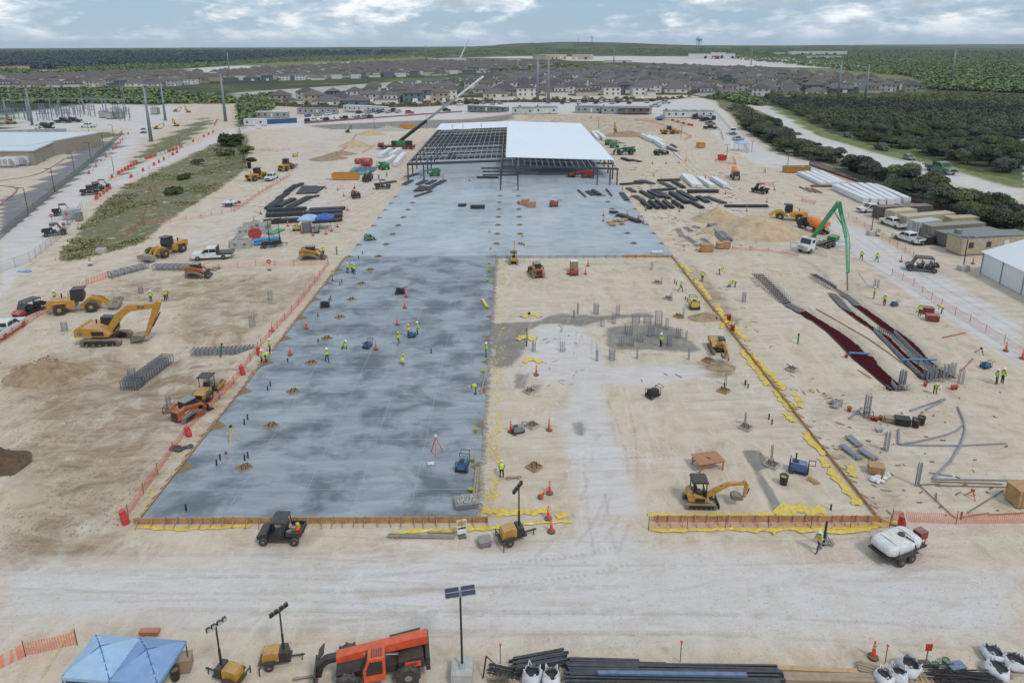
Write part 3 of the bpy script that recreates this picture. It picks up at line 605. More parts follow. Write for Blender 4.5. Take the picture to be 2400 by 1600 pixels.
# trench fills -----------------------------------------------------
m_red=mat('red_mud',(66,17,22),0.95,var=0.2,scale=1.5,dust=0.0); m_red.node_tree.nodes['Principled BSDF'].inputs['Specular IOR Level'].default_value=.1; m_wet=mat('wet_concrete',(92,91,87),0.55,var=0.15,scale=2,dust=0.0)
def trench_fill(Ls,Rs,z,m,name,label):
    n=min(len(Ls),len(Rs)); 
    def rs(pts,k):
        pts=[Vector((*q,0)) for q in PN([Z1(*p) for p in pts])]; d=[0]
        for a,b_ in zip(pts[:-1],pts[1:]): d.append(d[-1]+(b_-a).length)
        o=[]
        for i in range(k):
            s=d[-1]*i/(k-1)
            for j in range(len(pts)-1):
                if s<=d[j+1]+1e-6: u=(s-d[j])/max(1e-6,d[j+1]-d[j]); o.append(pts[j].lerp(pts[j+1],u)); break
        return o
    K=60; A=rs(Ls,K); B=rs(Rs[::-1],K); vs=[]
    for a,b_ in zip(A,B):
        a,b_=a.lerp(b_,.10),b_.lerp(a,.10); vs+=[(a.x+random.uniform(-.1,.1),a.y,z),(b_.x+random.uniform(-.1,.1),b_.y,z+.01)]
    return struct(MB().add(vs,[(2*i,2*i+1,2*i+3,2*i+2) for i in range(K-1)]).o(name,m),label=label)
trench_fill(TR1L[3:],TR1R[:-3],-.32,m_red,'trench_floor','red-brown mud in the widest footing trench')
trench_fill(TR1L[2:4],TR1R[-4:-2],-.25,m_wet,'trench_floor','fresh grey concrete in the widest footing trench')
trench_fill(TR2L[1:],TR2R[:-1],-.35,m_red,'trench_floor','red-brown mud in the middle footing trench'); trench_fill(TR2L[:2],TR2R[-2:],-.3,m_wet,'trench_floor','fresh grey concrete in the middle footing trench')
trench_fill(TR3L[2:],TR3R[:-2],-.35,m_red,'trench_floor','red-brown mud in the outer footing trench'); trench_fill(TR3L[:3],TR3R[-3:],-.3,m_wet,'trench_floor','fresh grey concrete under the pump hose')
# ---------------------------------------------------------------- vegetation
def leaf_mat(name,a,b,c):
    m=bpy.data.materials.new(name); m.use_nodes=True; t=m.node_tree; p=t.nodes['Principled BSDF']; lk=t.links.new
    g=nd(t,'ShaderNodeNewGeometry'); n=nd(t,'ShaderNodeTexNoise'); n.inputs['Scale'].default_value=0.22; n.inputs['Detail'].default_value=4; lk(g.outputs['Position'],n.inputs['Vector'])
    oi=nd(t,'ShaderNodeObjectInfo'); ad=nd(t,'ShaderNodeMath',operation='MULTIPLY_ADD'); lk(oi.outputs['Random'],ad.inputs[0]); ad.inputs[1].default_value=0.35; lk(n.outputs[0],ad.inputs[2])
    sb_=nd(t,'ShaderNodeMath',operation='SUBTRACT'); lk(ad.outputs[0],sb_.inputs[0]); sb_.inputs[1].default_value=0.17
    r=nd(t,'ShaderNodeValToRGB'); e=r.color_ramp.elements; e[0].position=.28; e[0].color=(*lin(a),1); e[1].position=.75; e[1].color=(*lin(c),1); e.new(.5).color=(*lin(b),1)
    lk(sb_.outputs[0],r.inputs[0]); lk(r.outputs[0],p.inputs['Base Color']); p.inputs['Roughness'].default_value=.75; p.inputs['Specular IOR Level'].default_value=.25
    return m
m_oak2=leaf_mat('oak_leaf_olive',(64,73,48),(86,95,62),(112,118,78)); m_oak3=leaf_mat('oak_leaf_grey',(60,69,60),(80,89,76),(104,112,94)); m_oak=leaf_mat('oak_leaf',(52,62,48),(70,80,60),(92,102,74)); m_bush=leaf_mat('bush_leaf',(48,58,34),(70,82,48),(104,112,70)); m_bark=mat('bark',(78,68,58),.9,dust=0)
m_far=leaf_mat('far_leaf',(76,90,62),(106,122,78),(150,160,100)); m_farL=leaf_mat('ridge_leaf_shaded',(44,56,62),(54,68,72),(68,82,80))  # ridge leaves coloured dark blue to stand in for cloud shadow
def leaf_cloud(cent,rad,nper,size,rng,flat=.75,up=.35):
    """quads scattered in the outer part of many ellipsoids; cent (n,3), rad (n,)"""
    n=len(cent)*nper; c=np.repeat(cent,nper,0); r=np.repeat(rad,nper)
    d=rng.normal(size=(n,3)); d/=np.linalg.norm(d,axis=1)[:,None]; d[:,2]=np.abs(d[:,2])*1.0-up*.6; k=rng.random(n)**.33
    p=c+d*(r*k)[:,None]*np.array([1,1,flat]); nr=d+rng.normal(size=(n,3))*.5+np.array([0,0,.7]); nr/=np.linalg.norm(nr,axis=1)[:,None]
    u=np.cross(nr,rng.normal(size=(n,3))); u/=np.linalg.norm(u,axis=1)[:,None]; v=np.cross(nr,u); s=(np.repeat(size,nper) if np.ndim(size) else size)*rng.uniform(.6,1.25,n); u*=s[:,None]*.5; v*=s[:,None]*.5
    return np.stack([p-u-v,p+u-v*.8,p+u*.9+v,p-u*.8+v*.9],1).reshape(-1,3)
def quad_mesh(name,co,m):
    me=bpy.data.meshes.new(name); n=len(co); me.vertices.add(n); me.vertices.foreach_set('co',co.astype(np.float32).ravel()); me.loops.add(n); me.loops.foreach_set('vertex_index',np.arange(n,dtype=np.int32))
    me.polygons.add(n//4); me.polygons.foreach_set('loop_start',np.arange(0,n,4,dtype=np.int32)); me.polygons.foreach_set('loop_total',np.full(n//4,4,np.int32)); me.update(); me.materials.append(m); return me
def make_tree(seed,m=None,h=6.0,r=3.6,nl=1500,leaf=.62,name='oak_tree'):
    rng=np.random.default_rng(seed); k=11; rt=root(name)
    a=rng.uniform(0,6.28,k); q=rng.uniform(.15,.72,k)*r; cent=np.stack([np.cos(a)*q,np.sin(a)*q,h*rng.uniform(.28,.76,k)],-1); rad=rng.uniform(.34,.55,k)*r
    cr=ob('crown',quad_mesh('crown',leaf_cloud(cent,rad,nl//k,leaf,rng),m or m_oak),rt)
    b=MB().cyl((0,0,-.3),(0,0,h*.42),.26,.17,n=7)
    for i in range(5): b.cyl((0,0,h*.3),tuple(cent[i]),.12,.04,n=5)
    b.o('trunk',m_bark,rt); return rt
def scatter_poly(poly,step,rng,jit=.42):
    xs=[p[0] for p in poly]; ys=[p[1] for p in poly]; X,Y=np.meshgrid(np.arange(min(xs),max(xs),step),np.arange(min(ys),max(ys),step*.87)); X=X.ravel()+rng.uniform(-jit,jit,X.size)*step; Y=Y.ravel()+rng.uniform(-jit,jit,Y.size)*step
    k=polysd(X,Y,poly)>step*.25; return np.stack([X[k],Y[k]],-1)
rng=np.random.default_rng(5)
strip=PF([(1684,243),(1712,250),(1790,300),(1870,347),(1960,385),(2080,418),(2200,455),(2352,512),(2352,582),(2150,482),(2010,424),(1910,376),(1800,358),(1722,308),(1672,250)])
wood=PF([(1752,224),(1808,258),(1915,304),(2055,346),(2205,378),(2352,410),(2352,224),(2200,226),(2100,228),(2000,233),(1850,226)])
tp=np.concatenate([scatter_poly(strip,4.0,rng,.7),scatter_poly(wood,5.4,rng,.8)]); tp=tp[np.argsort(np.hypot(tp[:,0],tp[:,1]))]
nstrip=0
def px_of(p):
    v=CM.inverted()@Vector(p); return (1200+FPX*v.x/-v.z,CYP-FPX*v.y/-v.z) if v.z<-.1 else (-9999,-9999)
tp=np.array([p for p in tp if -60<px_of((p[0],p[1],3))[0]<2440])
def tree_bin(p):
    x,_=px_of((p[0],p[1],0)); return 'near the haul road' if x<1850 else 'behind the rusty dumpster' if x<1950 else 'behind the white panel rows' if x<2130 else 'behind the containers' if x<2270 else 'behind the white tent'
for i,p in enumerate(tp[:295]):
    k=i%6; s=rng.choice((.6,.75,.9,1.0,1.15,1.35))*(.8 if p[0]>85 else 1)*rng.uniform(.9,1.1); instrip=polysd(np.array([p[0]]),np.array([p[1]]),strip)[0]>-1
    place(('oak',k),lambda k=k:make_tree(40+k,m=(m_oak,m_oak2,m_oak3)[k%3],h=(3.8,4.8,5.2)[k%3],r=(3.2,4.0,3.6)[k%3],nl=5200,leaf=.30),(p[0],p[1],hz(*p)),rng.uniform(0,6.28),('small ' if s<.95 else 'large ')+('dark green','olive','grey-green')[k%3]+' oak '+('in fence strip ' if instrip else 'beyond outer road ')+tree_bin(p),'tree','oaks in the fence strip' if instrip else 'oaks of the wood beyond the road',s)
rest=tp[295:]; rr=rng.uniform(1.6,4.0,len(rest))*rng.choice((.8,1,1.3),len(rest)); co=leaf_cloud(np.column_stack([rest,rr*.6]),rr,230,.6,rng,.8)
fo=struct(ob('forest',quad_mesh('forest',co[:len(co)//12*4],m_oak)),'stuff','dense dark wood behind the nearer oaks')
struct(ob('forest',quad_mesh('forest',co[len(co)//12*4:len(co)//12*8],m_oak3)),'stuff','grey-green part of the dense wood'); struct(ob('forest',quad_mesh('forest',co[len(co)//12*8:],m_oak2)),'stuff','olive far part of the dense wood')
# bushes on the grassy bank
for i,(x,y,s,lab) in enumerate(((540,342,2.0,'large round green bush at the top of the grassy bank'),(527,365,1.2,'smaller bush below the large bush on the bank'),(465,385,.8,'dark shrub halfway up the grassy bank'),(405,455,.95,'dark green shrub on the middle of the bank'),(430,420,.8,'low grey-green shrub beside the orange netting'),(575,360,1.2,'slim bush against the dark fence on the bank'),(590,378,.7,'straggling bush outside the fence end'),(355,590,.5,'tiny shrub near the white concrete block'))):
    p=G(x,y); place(('bush',i%3),lambda i=i:make_tree(90+i,m_bush,h=2.6,r=2.6,nl=900,leaf=.5,name='bush'),(p.x,p.y,hz(p.x,p.y)-.5),i*1.3,lab,'bush','bushes on the grassy bank',s)
def pix_scatter(poly,n,rng):
    xs=[p[0] for p in poly]; ys=[p[1] for p in poly]; a=rng.uniform(min(xs),max(xs),n*3); b=rng.uniform(min(ys),max(ys),n*3); k=polysd(a,b,poly)>0; a=a[k][:n]; b=b[k][:n]
    return GV(a*S,b*S)
# grass tufts on the bank
P=pix_scatter([(275,432),(430,358),(548,302),(572,310),(570,385),(520,425),(400,500),(330,556),(215,588),(138,605),(150,568),(195,505)],3000,rng)
k=vnoise(P[:,0]/7,P[:,1]/7,4)>.5; P=P[k]; struct(ob('bank_grass',quad_mesh('bank_grass',leaf_cloud(P+np.array([0,0,.05]),rng.uniform(.5,1.3,len(P)),7,.3,rng,.22),leaf_mat('bank_grass',(86,92,56),(114,116,76),(150,144,104)))),'stuff','rough green grass and weeds on the bank')
# far woods
def wood_far(name,polys,m,label,nq=10):
    C=[];Rr=[];Sz=[]
    for poly,n,r in polys:
        p=pix_scatter(poly,n,rng); C.append(p+np.array([0,0,r*.45])); Rr.append(rng.uniform(.7,1.3,len(p))*r)
        Sz.append(np.full(len(p),r*.55))
    C=np.concatenate(C); Rr=np.concatenate(Rr); struct(ob(name,quad_mesh(name,leaf_cloud(C,Rr,nq,np.concatenate(Sz),rng,.85),m)),'stuff',label)
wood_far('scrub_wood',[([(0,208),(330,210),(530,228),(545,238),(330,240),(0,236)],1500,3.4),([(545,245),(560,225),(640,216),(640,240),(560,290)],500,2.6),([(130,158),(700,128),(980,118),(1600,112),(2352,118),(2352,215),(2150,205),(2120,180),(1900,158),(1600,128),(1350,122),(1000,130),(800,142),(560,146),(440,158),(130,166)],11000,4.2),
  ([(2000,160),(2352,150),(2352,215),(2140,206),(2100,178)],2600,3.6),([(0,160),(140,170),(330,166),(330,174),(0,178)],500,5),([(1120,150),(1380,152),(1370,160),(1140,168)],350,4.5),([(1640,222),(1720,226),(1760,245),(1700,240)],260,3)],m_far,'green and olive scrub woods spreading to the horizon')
wood_far('ridge_wood',[([(0,119),(500,117),(960,117),(900,127),(700,130),(480,146),(330,148),(100,160),(0,158)],5000,7)],m_farL,'wooded ridge on the left horizon, coloured dark blue-green for cloud shadow',8)
# ---------------------------------------------------------------- houses
WALLS={'white':(204,202,198),'beige':(182,174,162),'slate blue':(98,110,122),'tan':(160,148,132),'pale grey':(172,174,174)}; ROOFS={'brown':(86,80,77),'dark grey':(68,69,74),'grey':(94,92,92)}
m_win=mat('window_glass',(52,60,70),.15,dust=0); m_trim=mat('white_trim',(215,213,208),.6,dust=.05)
def hip(b,cx,cy,w,d,z,h,ov=.5):
    w=w/2+ov; d=d/2+ov; r=max(.3,abs(w-d)); a=(r,0) if w>=d else (0,r)
    v=[(cx-w,cy-d,z),(cx+w,cy-d,z),(cx+w,cy+d,z),(cx-w,cy+d,z),(cx-a[0],cy-a[1],z+h),(cx+a[0],cy+a[1],z+h)]
    f=[(0,1,5,4),(1,2,5),(2,3,4,5),(3,0,4)] if w>=d else [(0,1,4),(1,2,5,4),(2,3,5),(3,0,4,5)]
    b.add(v,f+[(3,2,1,0)])
def house_parts(kind):
    """wall blocks (cx,cy,w,d,h) by kind"""
    return {0:[(0,0,15,11,3)],1:[(0,0,12,11,5.8)],2:[(0,0,15,10,3),(-2.5,.5,9,8,5.8)],3:[(0,0,13,12,5.6),(6,-4,6,7,3)],4:[(0,0,17,12,3.2),(5,-5,6,6,3.1)]}[kind]
def make_house(kind,wc,rc):
    rt=root('house'); mw=mat('wall_'+wc,WALLS[wc],.85,dust=.05,var=.08); mr=mat('shingle_'+rc,ROOFS[rc],.9,var=.12,scale=.6,dust=.08)
    bw=MB();br=MB()
    for cx,cy,w,d,h in house_parts(kind): bw.box(cx,cy,h/2-.2,w,d,h+.4); hip(br,cx,cy,w,d,h,min(w,d)*.27)
    bw.o('wall',mw,rt); br.o('roof',mr,rt)
    cx,cy,w,d,h=house_parts(kind)[-1 if kind==2 else 0]
    for s in (-1,1):
        for zz in ((1.5,4.3) if h>5 else (1.5,)):
            for xx in (-.3,.05,.32): MB().box(cx+xx*w,cy+s*(d/2+.03),zz,1.3,.08,1.2).o('window',m_win,rt)
    MB().box(cx+w*.2,cy-d/2-.06,1.1,2.2,.1,2.2).o('door',m_trim,rt)
    MB().box(cx-w*.12,cy+d/2+.07,1.15,3.4,.1,2.3).o('garage_door',m_trim,rt); return rt
def house_grid(poly,ang_,sx,sy,rng):
    poly=PF(poly); c,s=math.cos(ang_),math.sin(ang_); rp=[(x*c+y*s,-x*s+y*c) for x,y in poly]; xs=[p[0] for p in rp]; ys=[p[1] for p in rp]; o=[]
    j=0; y=min(ys)
    while y<max(ys):
        x=min(xs)+(j%3)*4
        while x<max(xs):
            X,Y=x*c-y*s,x*s+y*c
            if polysd(np.array([X]),np.array([Y]),poly)[0]>6: o.append((X+rng.uniform(-1.5,1.5),Y+rng.uniform(-2,2),ang_+(math.pi if j%2 else 0)))
            x+=sx*rng.uniform(.9,1.15)
        j+=1; y+=sy if j%2 else sy*.72
    return o
HS=[]
for poly,a in (([(1090,234),(1660,226),(1700,222),(1640,186),(1430,160),(1180,170),(1070,186),(1060,215)],.06),([(620,238),(720,246),(960,242),(1080,234),(1060,190),(1000,190),(870,206),(800,208),(790,222),(700,226)],.10),([(1440,161),(1650,188),(1700,224),(1800,228),(2000,216),(2140,212),(2080,196),(1900,176),(1700,160),(1500,154)],-.35),
  ([(470,188),(620,188),(930,178),(1060,170),(1180,166),(1300,150),(1000,143),(800,150),(560,164),(470,172)],.18),([(0,206),(200,203),(420,198),(480,194),(470,170),(300,172),(0,180)],.15)):
    HS+= [h+(len(HS),) for h in house_grid(poly,a,18.5,34,rng)]
HS.sort(key=lambda h:math.hypot(h[0],h[1])); hr=random.Random(3); wk=list(WALLS); wkw=['white','beige','white','slate blue','tan','white','pale grey']
def zone(X,Y):
    px,_=px_of((X,Y,0)); d=math.hypot(X,Y)
    a='behind trailers' if d<600 else 'mid estate' if d<850 else 'far estate'
    b='left of crane boom' if px<1010 else 'between boom and pylons' if px<1290 else 'right of twin pylons' if px<1720 else 'near dark wood'
    return a+' '+b
bwS={};brS=MB()
for i,(X,Y,a,_) in enumerate(HS):
    kind=hr.choice((0,1,1,2,3,4)); wc=hr.choice(wkw); rc=hr.choice(('brown','grey','dark grey','grey'))
    if i<300:
        st='single-storey' if kind in (0,4) else 'two-storey'
        place(('house',kind,wc,rc),lambda:make_house(kind,wc,rc),(X,Y,hz(X,Y)),a+hr.choice((0,math.pi)),f'{wc} {st} house, {rc} roof, {zone(X,Y)}','house','houses of the estate behind the site')
    else:
        c,s=math.cos(a),math.sin(a); z=hz(X,Y); t1=MB();t2=MB()
        for cx,cy,w,d,h in house_parts(kind): t1.box(cx,cy,h/2-.2,w,d,h+.4); hip(t2,cx,cy,w,d,h,min(w,d)*.27)
        tr=lambda v:[(X+p[0]*c-p[1]*s,Y+p[0]*s+p[1]*c,z+p[2]) for p in v]
        bwS.setdefault(wc,MB()).add(tr(t1.v),t1.f); brS.add(tr(t2.v),t2.f)
if brS.v:
    hb=struct(brS.o('distant_houses',mat('shingle_brown',ROOFS['brown'])),'stuff','roofs of the farthest rows of houses')
    for wc,b in bwS.items(): b.o('wall',mat('wall_'+wc,WALLS[wc]),hb)
# back fence of the estate and the trees along it
rt=root('garden_fence'); fp=[G(x*S,y*S) for x,y in ((620,243),(760,250),(960,246),(1090,238),(1300,236),(1480,234),(1660,230))]
for a,b in zip(fp[:-1],fp[1:]):
    n=max(1,int((b-a).length/7))
    for i in range(n): p,q=a.lerp(b,i/n),a.lerp(b,(i+.97)/n); MB().beam((p.x,p.y,p.z+1),(q.x,q.y,q.z+1),.1,2.0).o('fence_panel',mat('weathered_fence',(92,84,76),.9,dust=0),rt)
tag(rt,'long dark timber garden fence between the houses and car park','fence')
ft=np.array([tuple(a.lerp(b,rng.random())+Vector((rng.uniform(-4,4),rng.uniform(2,14),1.2))) for a,b in zip(fp[:-1],fp[1:]) for _ in range(12)])
struct(ob('fence_trees',quad_mesh('fence_trees',leaf_cloud(ft,rng.uniform(1.2,2.8,len(ft)),60,.8,rng,1.0),m_bush)),'stuff','dark bushes along the garden fence')
# garden trees of the estate
gt=[HS[int(i)] for i in rng.integers(0,len(HS),520)]; gp=np.array([(h[0]+rng.uniform(-12,12),h[1]+rng.uniform(10,18)*rng.choice((-1,1)),0) for h in gt]); gp[:,2]=[hz(p[0],p[1])+1.6 for p in gp]
struct(ob('garden_trees',quad_mesh('garden_trees',leaf_cloud(gp,rng.uniform(1.4,2.8,len(gp)),40,1.0,rng,1.0),m_bush)),'stuff','small garden trees between the houses')
# ---------------------------------------------------------------- far buildings, masts, tower
m_pole=mat('pylon_grey',(128,138,146),.5,metal=.2,dust=0); m_wbld=mat('white_cladding',(206,205,200),.7,dust=0,var=.05); m_tbld=mat('tan_cladding',(190,172,146),.8,dust=0,var=.08); m_red_b=mat('red_brick',(140,86,66),.85,dust=0)
def pylon(x,yb,yt,label,arms=True,r=None):
    p=G(x,yb); d=ray(x,yt); t=math.hypot(p.x,p.y)/math.hypot(d.x,d.y); h=CAM_H+d.z*t-p.z; r=r or max(.35,h*.036)
    rt=root('power_pole'); MB().cyl((0,0,-.3),(0,0,h),r,r*.42,n=10).o('shaft',m_pole,rt,True); MB().cyl((0,0,-.3),(0,0,.35),r*1.35,n=10).o('base_plate',m_pole,rt)
    if arms:
        for k,zz in enumerate((.96,.86,.76)): MB().beam((0,0,h*zz),(h*.055*(1 if k%2 else -1),h*.02,h*zz+.25),.14,.16).o('cross_arm',m_pole,rt)
    rt.location=p; tag(rt,label,'power pole','tapered steel power poles')
pylon(354.6,332,204,'thick grey power pole beside the parked yellow machines and haul road'); pylon(388,283,193,'grey power pole just behind the thickest pole'); pylon(529,285,174,'tall grey power pole at the top of the white path'); pylon(76,294,206,'grey power pole at the front of the substation')
pylon(17,283,232,'short grey pole at the left end of the substation'); pylon(68,284,228,'short thick pole beside the front substation pole',False); pylon(537,166,121,'thin far pole above the left houses')
pylon(1260,240,129,'left pole of the tall pair behind the white trailers'); pylon(1285,243,131.6,'right pole of the tall pair behind the white trailers'); pylon(1438.5,149,110.7,'thin far pole right of the lattice mast hill'); pylon(999,147,106,'thin far pole left of the distant white crane')
pylon(1962.5,240,143,'left pole of the two rising from the dark wood'); pylon(2026,242,151,'right pole of the two rising from the dark wood'); pylon(2229,191,115,'lone tall pole far right beyond the last houses'); pylon(1760,153,114,'thin far pole below the brick and white building')
for i,(x,yb,yt) in enumerate(((29,262,195),(146,278,190),(196,262,205),(290,260,190),(294,256,195))): pylon(x,yb,yt,'thin lightning mast in the substation yard',False,.22)
def far_box(x0,x1,yt,yb,m,label,cat='building',roofm=None,dep=40,name='warehouse'):
    a=G(x0,yb); b=G(x1,yb); d=ray(x0,yt); t=math.hypot(a.x,a.y)/math.hypot(d.x,d.y); h=max(3,CAM_H+d.z*t-a.z); rt=root(name); L_=(b-a).length
    MB().box(L_/2,dep/2,h/2-1,L_,dep,h+2).o('wall',m,rt); MB().box(L_/2,dep/2,h+.25,L_+1,dep+1,.5).o('roof',roofm or m_wbld,rt)
    k=max(2,int(L_/22))
    for i in range(k): MB().box(L_*(i+.5)/k,-.1,h*.3,min(7,L_/k*.55),.3,h*.5).o('window',m_win if i%3 else m_trim,rt)
    rt.location=a; rt.rotation_euler=(0,0,math.atan2(b.y-a.y,b.x-a.x)); return tag(rt,label,cat,'far buildings on the horizon side')
far_box(1005,1080,138,146,m_wbld,'long unfinished white building under the distant white crane'); far_box(1085,1190,136,144,m_tbld,'long tan building right of the distant white crane'); far_box(1280,1328,130,140,m_tbld,'tan warehouse with white roof left of its twin'); far_box(1340,1384,129,140,m_tbld,'tan warehouse with white roof right of its twin')
far_box(1613,1667,127,138,m_wbld,'white block left of the brick-fronted far building'); far_box(1667,1700,124,138,m_wbld,'tall white middle block of the far complex'); far_box(1668,1686,131,139,m_red_b,'red brick entrance block of the far complex',dep=8); far_box(1722,1733,131,138,m_red_b,'small red brick block at the end of the complex',dep=10); far_box(1700,1722,127,138,m_wbld,'white wing beside the small red brick block')
far_box(1852,1985,121,129,m_wbld,'longest white low building near the right horizon'); far_box(1818,1842,124,128.5,m_wbld,'small white shed left of the longest white building'); far_box(0,28,156,166,m_tbld,'orange-roofed tan building at the left edge',roofm=m_red_b); far_box(1415,1480,142,147,m_wbld,'row of white sheds right of the tan twins',dep=15)
far_box(1892,1972,132,137,m_wbld,'white tented yard below the longest white building',dep=12)
rt=root('white_crane'); a=G(1077,142); d=ray(1099,92); t=math.hypot(a.x,a.y)/math.hypot(d.x,d.y); tip=Vector((d.x*t,d.y*t,CAM_H+d.z*t))-a
MB().cyl((0,0,2),tuple(tip),2.6,1.3,n=8).o('boom',m_wbld,rt); MB().box(0,0,2,14,6,4).o('chassis',m_wbld,rt); rt.location=a; tag(rt,'distant white crane boom leaning above the long white building','crane')
def on_far(x,yb,dist):
    d=ray(x,yb); t=dist/d.y; return Vector((d.x*t,dist,CAM_H+d.z*t))
m_tank=mat('tank_blue',(150,196,212),.5,dust=0,var=.04); b0=on_far(1637.5,113,3300); rt=root('water_tower'); px=1600/(3300*.9187); H=27/px
MB().lathe([(0.3,H*.62),(9,H*.64),(13.6,H*.74),(13.8,H*.85),(9,H*.97),(.4,H)],16).o('tank',m_tank,rt,True); MB().cyl((0,0,-12),(0,0,H*.66),1.6,n=8).o('riser_pipe',m_tank,rt)
for i in range(6): 
    c,s=math.cos(i*1.047),math.sin(i*1.047); MB().cyl((c*12,s*12,-12),(c*12.5,s*12.5,H*.72),.8,n=6).o('leg',m_tank,rt)
rt.location=b0; tag(rt,'pale blue water tower standing on the far wooded rise','water tower')
b0=on_far(1387,107,4100); rt=root('lattice_mast'); H=22/(1600/(4100*.9187))
for sx in (-1,1):
    for sy in (-1,1): MB().beam((sx*6,sy*6,-8),(sx*1.6,sy*1.6,H),.9,.9).o('leg',m_pole,rt)
for k in range(6): MB().beam((-6+k*.8,-5,H*k/6),(5.2-k*.8,-5,H*(k+1)/6),.6,.6).o('brace',m_pole,rt)
for k,w_ in ((.98,9),(.85,10)): MB().beam((-w_,0,H*k),(w_,0,H*k),1.2,1.2).o('cross_arm',m_pole,rt)
rt.location=b0; tag(rt,'lattice mast on the hilltop','mast'); b0=on_far(1355,107,4100); rt=root('radio_mast'); MB().cyl((0,0,-8),(0,0,40),.9,n=6).o('shaft',m_pole,rt); MB().box(0,0,36,2.5,2.5,5).o('antenna',m_pole,rt); rt.location=b0; tag(rt,'thin radio mast left of the lattice mast','mast')
# ---------------------------------------------------------------- builders of machines and vehicles (local x forward, y left, z up)
def at(px,py,Y):
    d=ray(px,py); t=Y/d.y; return Vector((d.x*t,Y,CAM_H+d.z*t))
def col(name,rgb,rough=.4,dust=.3,**k): return mat('paint_'+name,rgb,rough,dust=dust,var=.2,scale=2.6,**k)
m_tyre=mat('tyre',(54,52,50),.9,dust=.22,dcol=(150,140,125)); m_rim=mat('rim_grey',(120,118,112),.6,dust=.3); m_glass=mat('vehicle_glass',(36,44,50),.12,dust=.12); m_cat=col('machine_yellow',(186,134,44)); m_catr=mat('rim_yellow',(170,135,62),.7,dust=.4)
m_black=col('machine_black',(34,35,38),dust=.1); m_track=mat('track_steel',(108,100,90),.8,dust=.45); m_chrome=mat('chrome',(190,192,194),.2,metal=.8,dust=.05); m_white=col('white',(214,216,216),dust=.15); m_org=col('machine_orange',(210,80,40),dust=.12); m_grn=col('machine_green',(38,118,74)); m_casor=col('case_orange',(180,94,50))
m_lamp=mat('lamp_lens',(170,172,170),.2,dust=0); m_rlamp=mat('red_lens',(150,20,18),.3,dust=0); m_bed=mat('bed_liner',(42,42,44),.8,dust=.15); m_conc=mat('precast_concrete',(172,172,168),.85,dust=.1); m_blue=col('blue',(52,96,150)); m_red=col('red',(176,36,32)); m_grey=col('grey',(120,124,128)); m_silver=col('silver',(160,164,168))
_W={}
def wheel(rt,x,y,r,w=.28,rim=None,z=None):
    k=(round(r,3),w); 
    if k not in _W: _W[k]=(MB().lathe([(r*.55,-w/2),(r*.9,-w/2),(r,-w*.3),(r,w*.3),(r*.9,w/2),(r*.55,w/2)],16,axis='y').mesh('wheel',m_tyre,False),{})
    me,rims=_W[k]; rim=rim or m_rim
    if rim.name not in rims: rims[rim.name]=MB().lathe([(.05,-w*.53),(r*.2,-w*.53),(r*.56,-w*.44),(r*.56,w*.44),(r*.2,w*.53),(.05,w*.53)],12,axis='y').mesh('rim',rim)
    o=ob('wheel',me,rt,(x,y,r if z is None else z)); ob('rim',rims[rim.name],o); return o
def text(rt,s,size,loc,rot,m,name='lettering',ex=.004):
    c=bpy.data.curves.new(name,'FONT'); c.body=s; c.size=size; c.extrude=ex; c.align_x='CENTER'; c.align_y='CENTER'; c.resolution_u=2
    t=bpy.data.objects.new(name,c); me=bpy.data.meshes.new_from_object(t); bpy.data.objects.remove(t); me.materials.clear(); me.materials.append(m)
    o=ob(name,me,rt,loc); o.rotation_euler=rot; return o
def make_pickup(paint,bed='open',name='pickup_truck'):
    rt=root(name); W=.98
    MB().prism([(-2.9,.55),(-2.6,.42),(2.5,.42),(2.85,.6),(2.88,.95),(2.7,1.08),(1.45,1.14),(1.35,1.16),(-1.0,1.16),(-1.0,.78),(-2.9,.78)],-W,W).o('body',paint,rt)
    if bed=='open':
        for s in (-1,1): MB().box(-1.95,s*(W-.05),.98,1.9,.1,.42).o('bed_side',paint,rt)
        MB().box(-2.87,0,.98,.08,1.9,.42).o('tailgate',paint,rt); MB().box(-1.95,0,.80,1.8,1.7,.04).o('bed_floor',m_bed,rt)
    elif bed=='flat': MB().box(-2.1,0,.98,2.5,2.2,.12).box(-.95,0,1.5,.1,2.0,1.0).o('flatbed',m_black,rt)
    elif bed=='cap': MB().prism([(-2.88,.79),(-1.0,.79),(-1.0,1.7),(-2.7,1.7)],-W+.02,W-.02).o('bed_cap',paint,rt)
    MB().prism([(-1.0,1.16),(1.42,1.16),(.72,1.8),(.5,1.86),(-.75,1.86),(-.95,1.78)],-.88,.88).o('cab',paint,rt)
    for s in (-1,1):
        MB().prism([(-.85,1.22),(.1,1.22),(.1,1.72),(-.8,1.72)],s*.89-.012,s*.89+.012).o('window',m_glass,rt); MB().prism([(.18,1.22),(1.2,1.22),(.68,1.72),(.18,1.72)],s*.89-.012,s*.89+.012).o('window',m_glass,rt)
        MB().box(2.86,s*.72,.9,.1,.38,.2).o('headlight',m_lamp,rt); MB().box(-2.91,s*.86,.95,.06,.16,.34).o('tail_light',m_rlamp,rt)
        MB().box(.95,s*1.05,1.22,.14,.2,.16).o('mirror',m_black,rt)
        for x in (1.85,-1.85): wheel(rt,x,s*.86,.4,.26)
    MB().add([(1.40,-.8,1.19),(1.40,.8,1.19),(.76,.74,1.80),(.76,-.74,1.80)],[(0,1,2,3)]).o('windshield',m_glass,rt); MB().add([(-1.01,.78,1.25),(-1.01,-.78,1.25),(-.965,-.74,1.72),(-.965,.74,1.72)],[(0,1,2,3)]).o('rear_window',m_glass,rt)
    MB().box(2.89,0,.78,.06,1.0,.3).o('grille',m_black,rt); MB().box(2.92,0,.52,.12,1.9,.18).box(-2.95,0,.52,.12,1.8,.16).o('bumper',m_chrome,rt); return rt
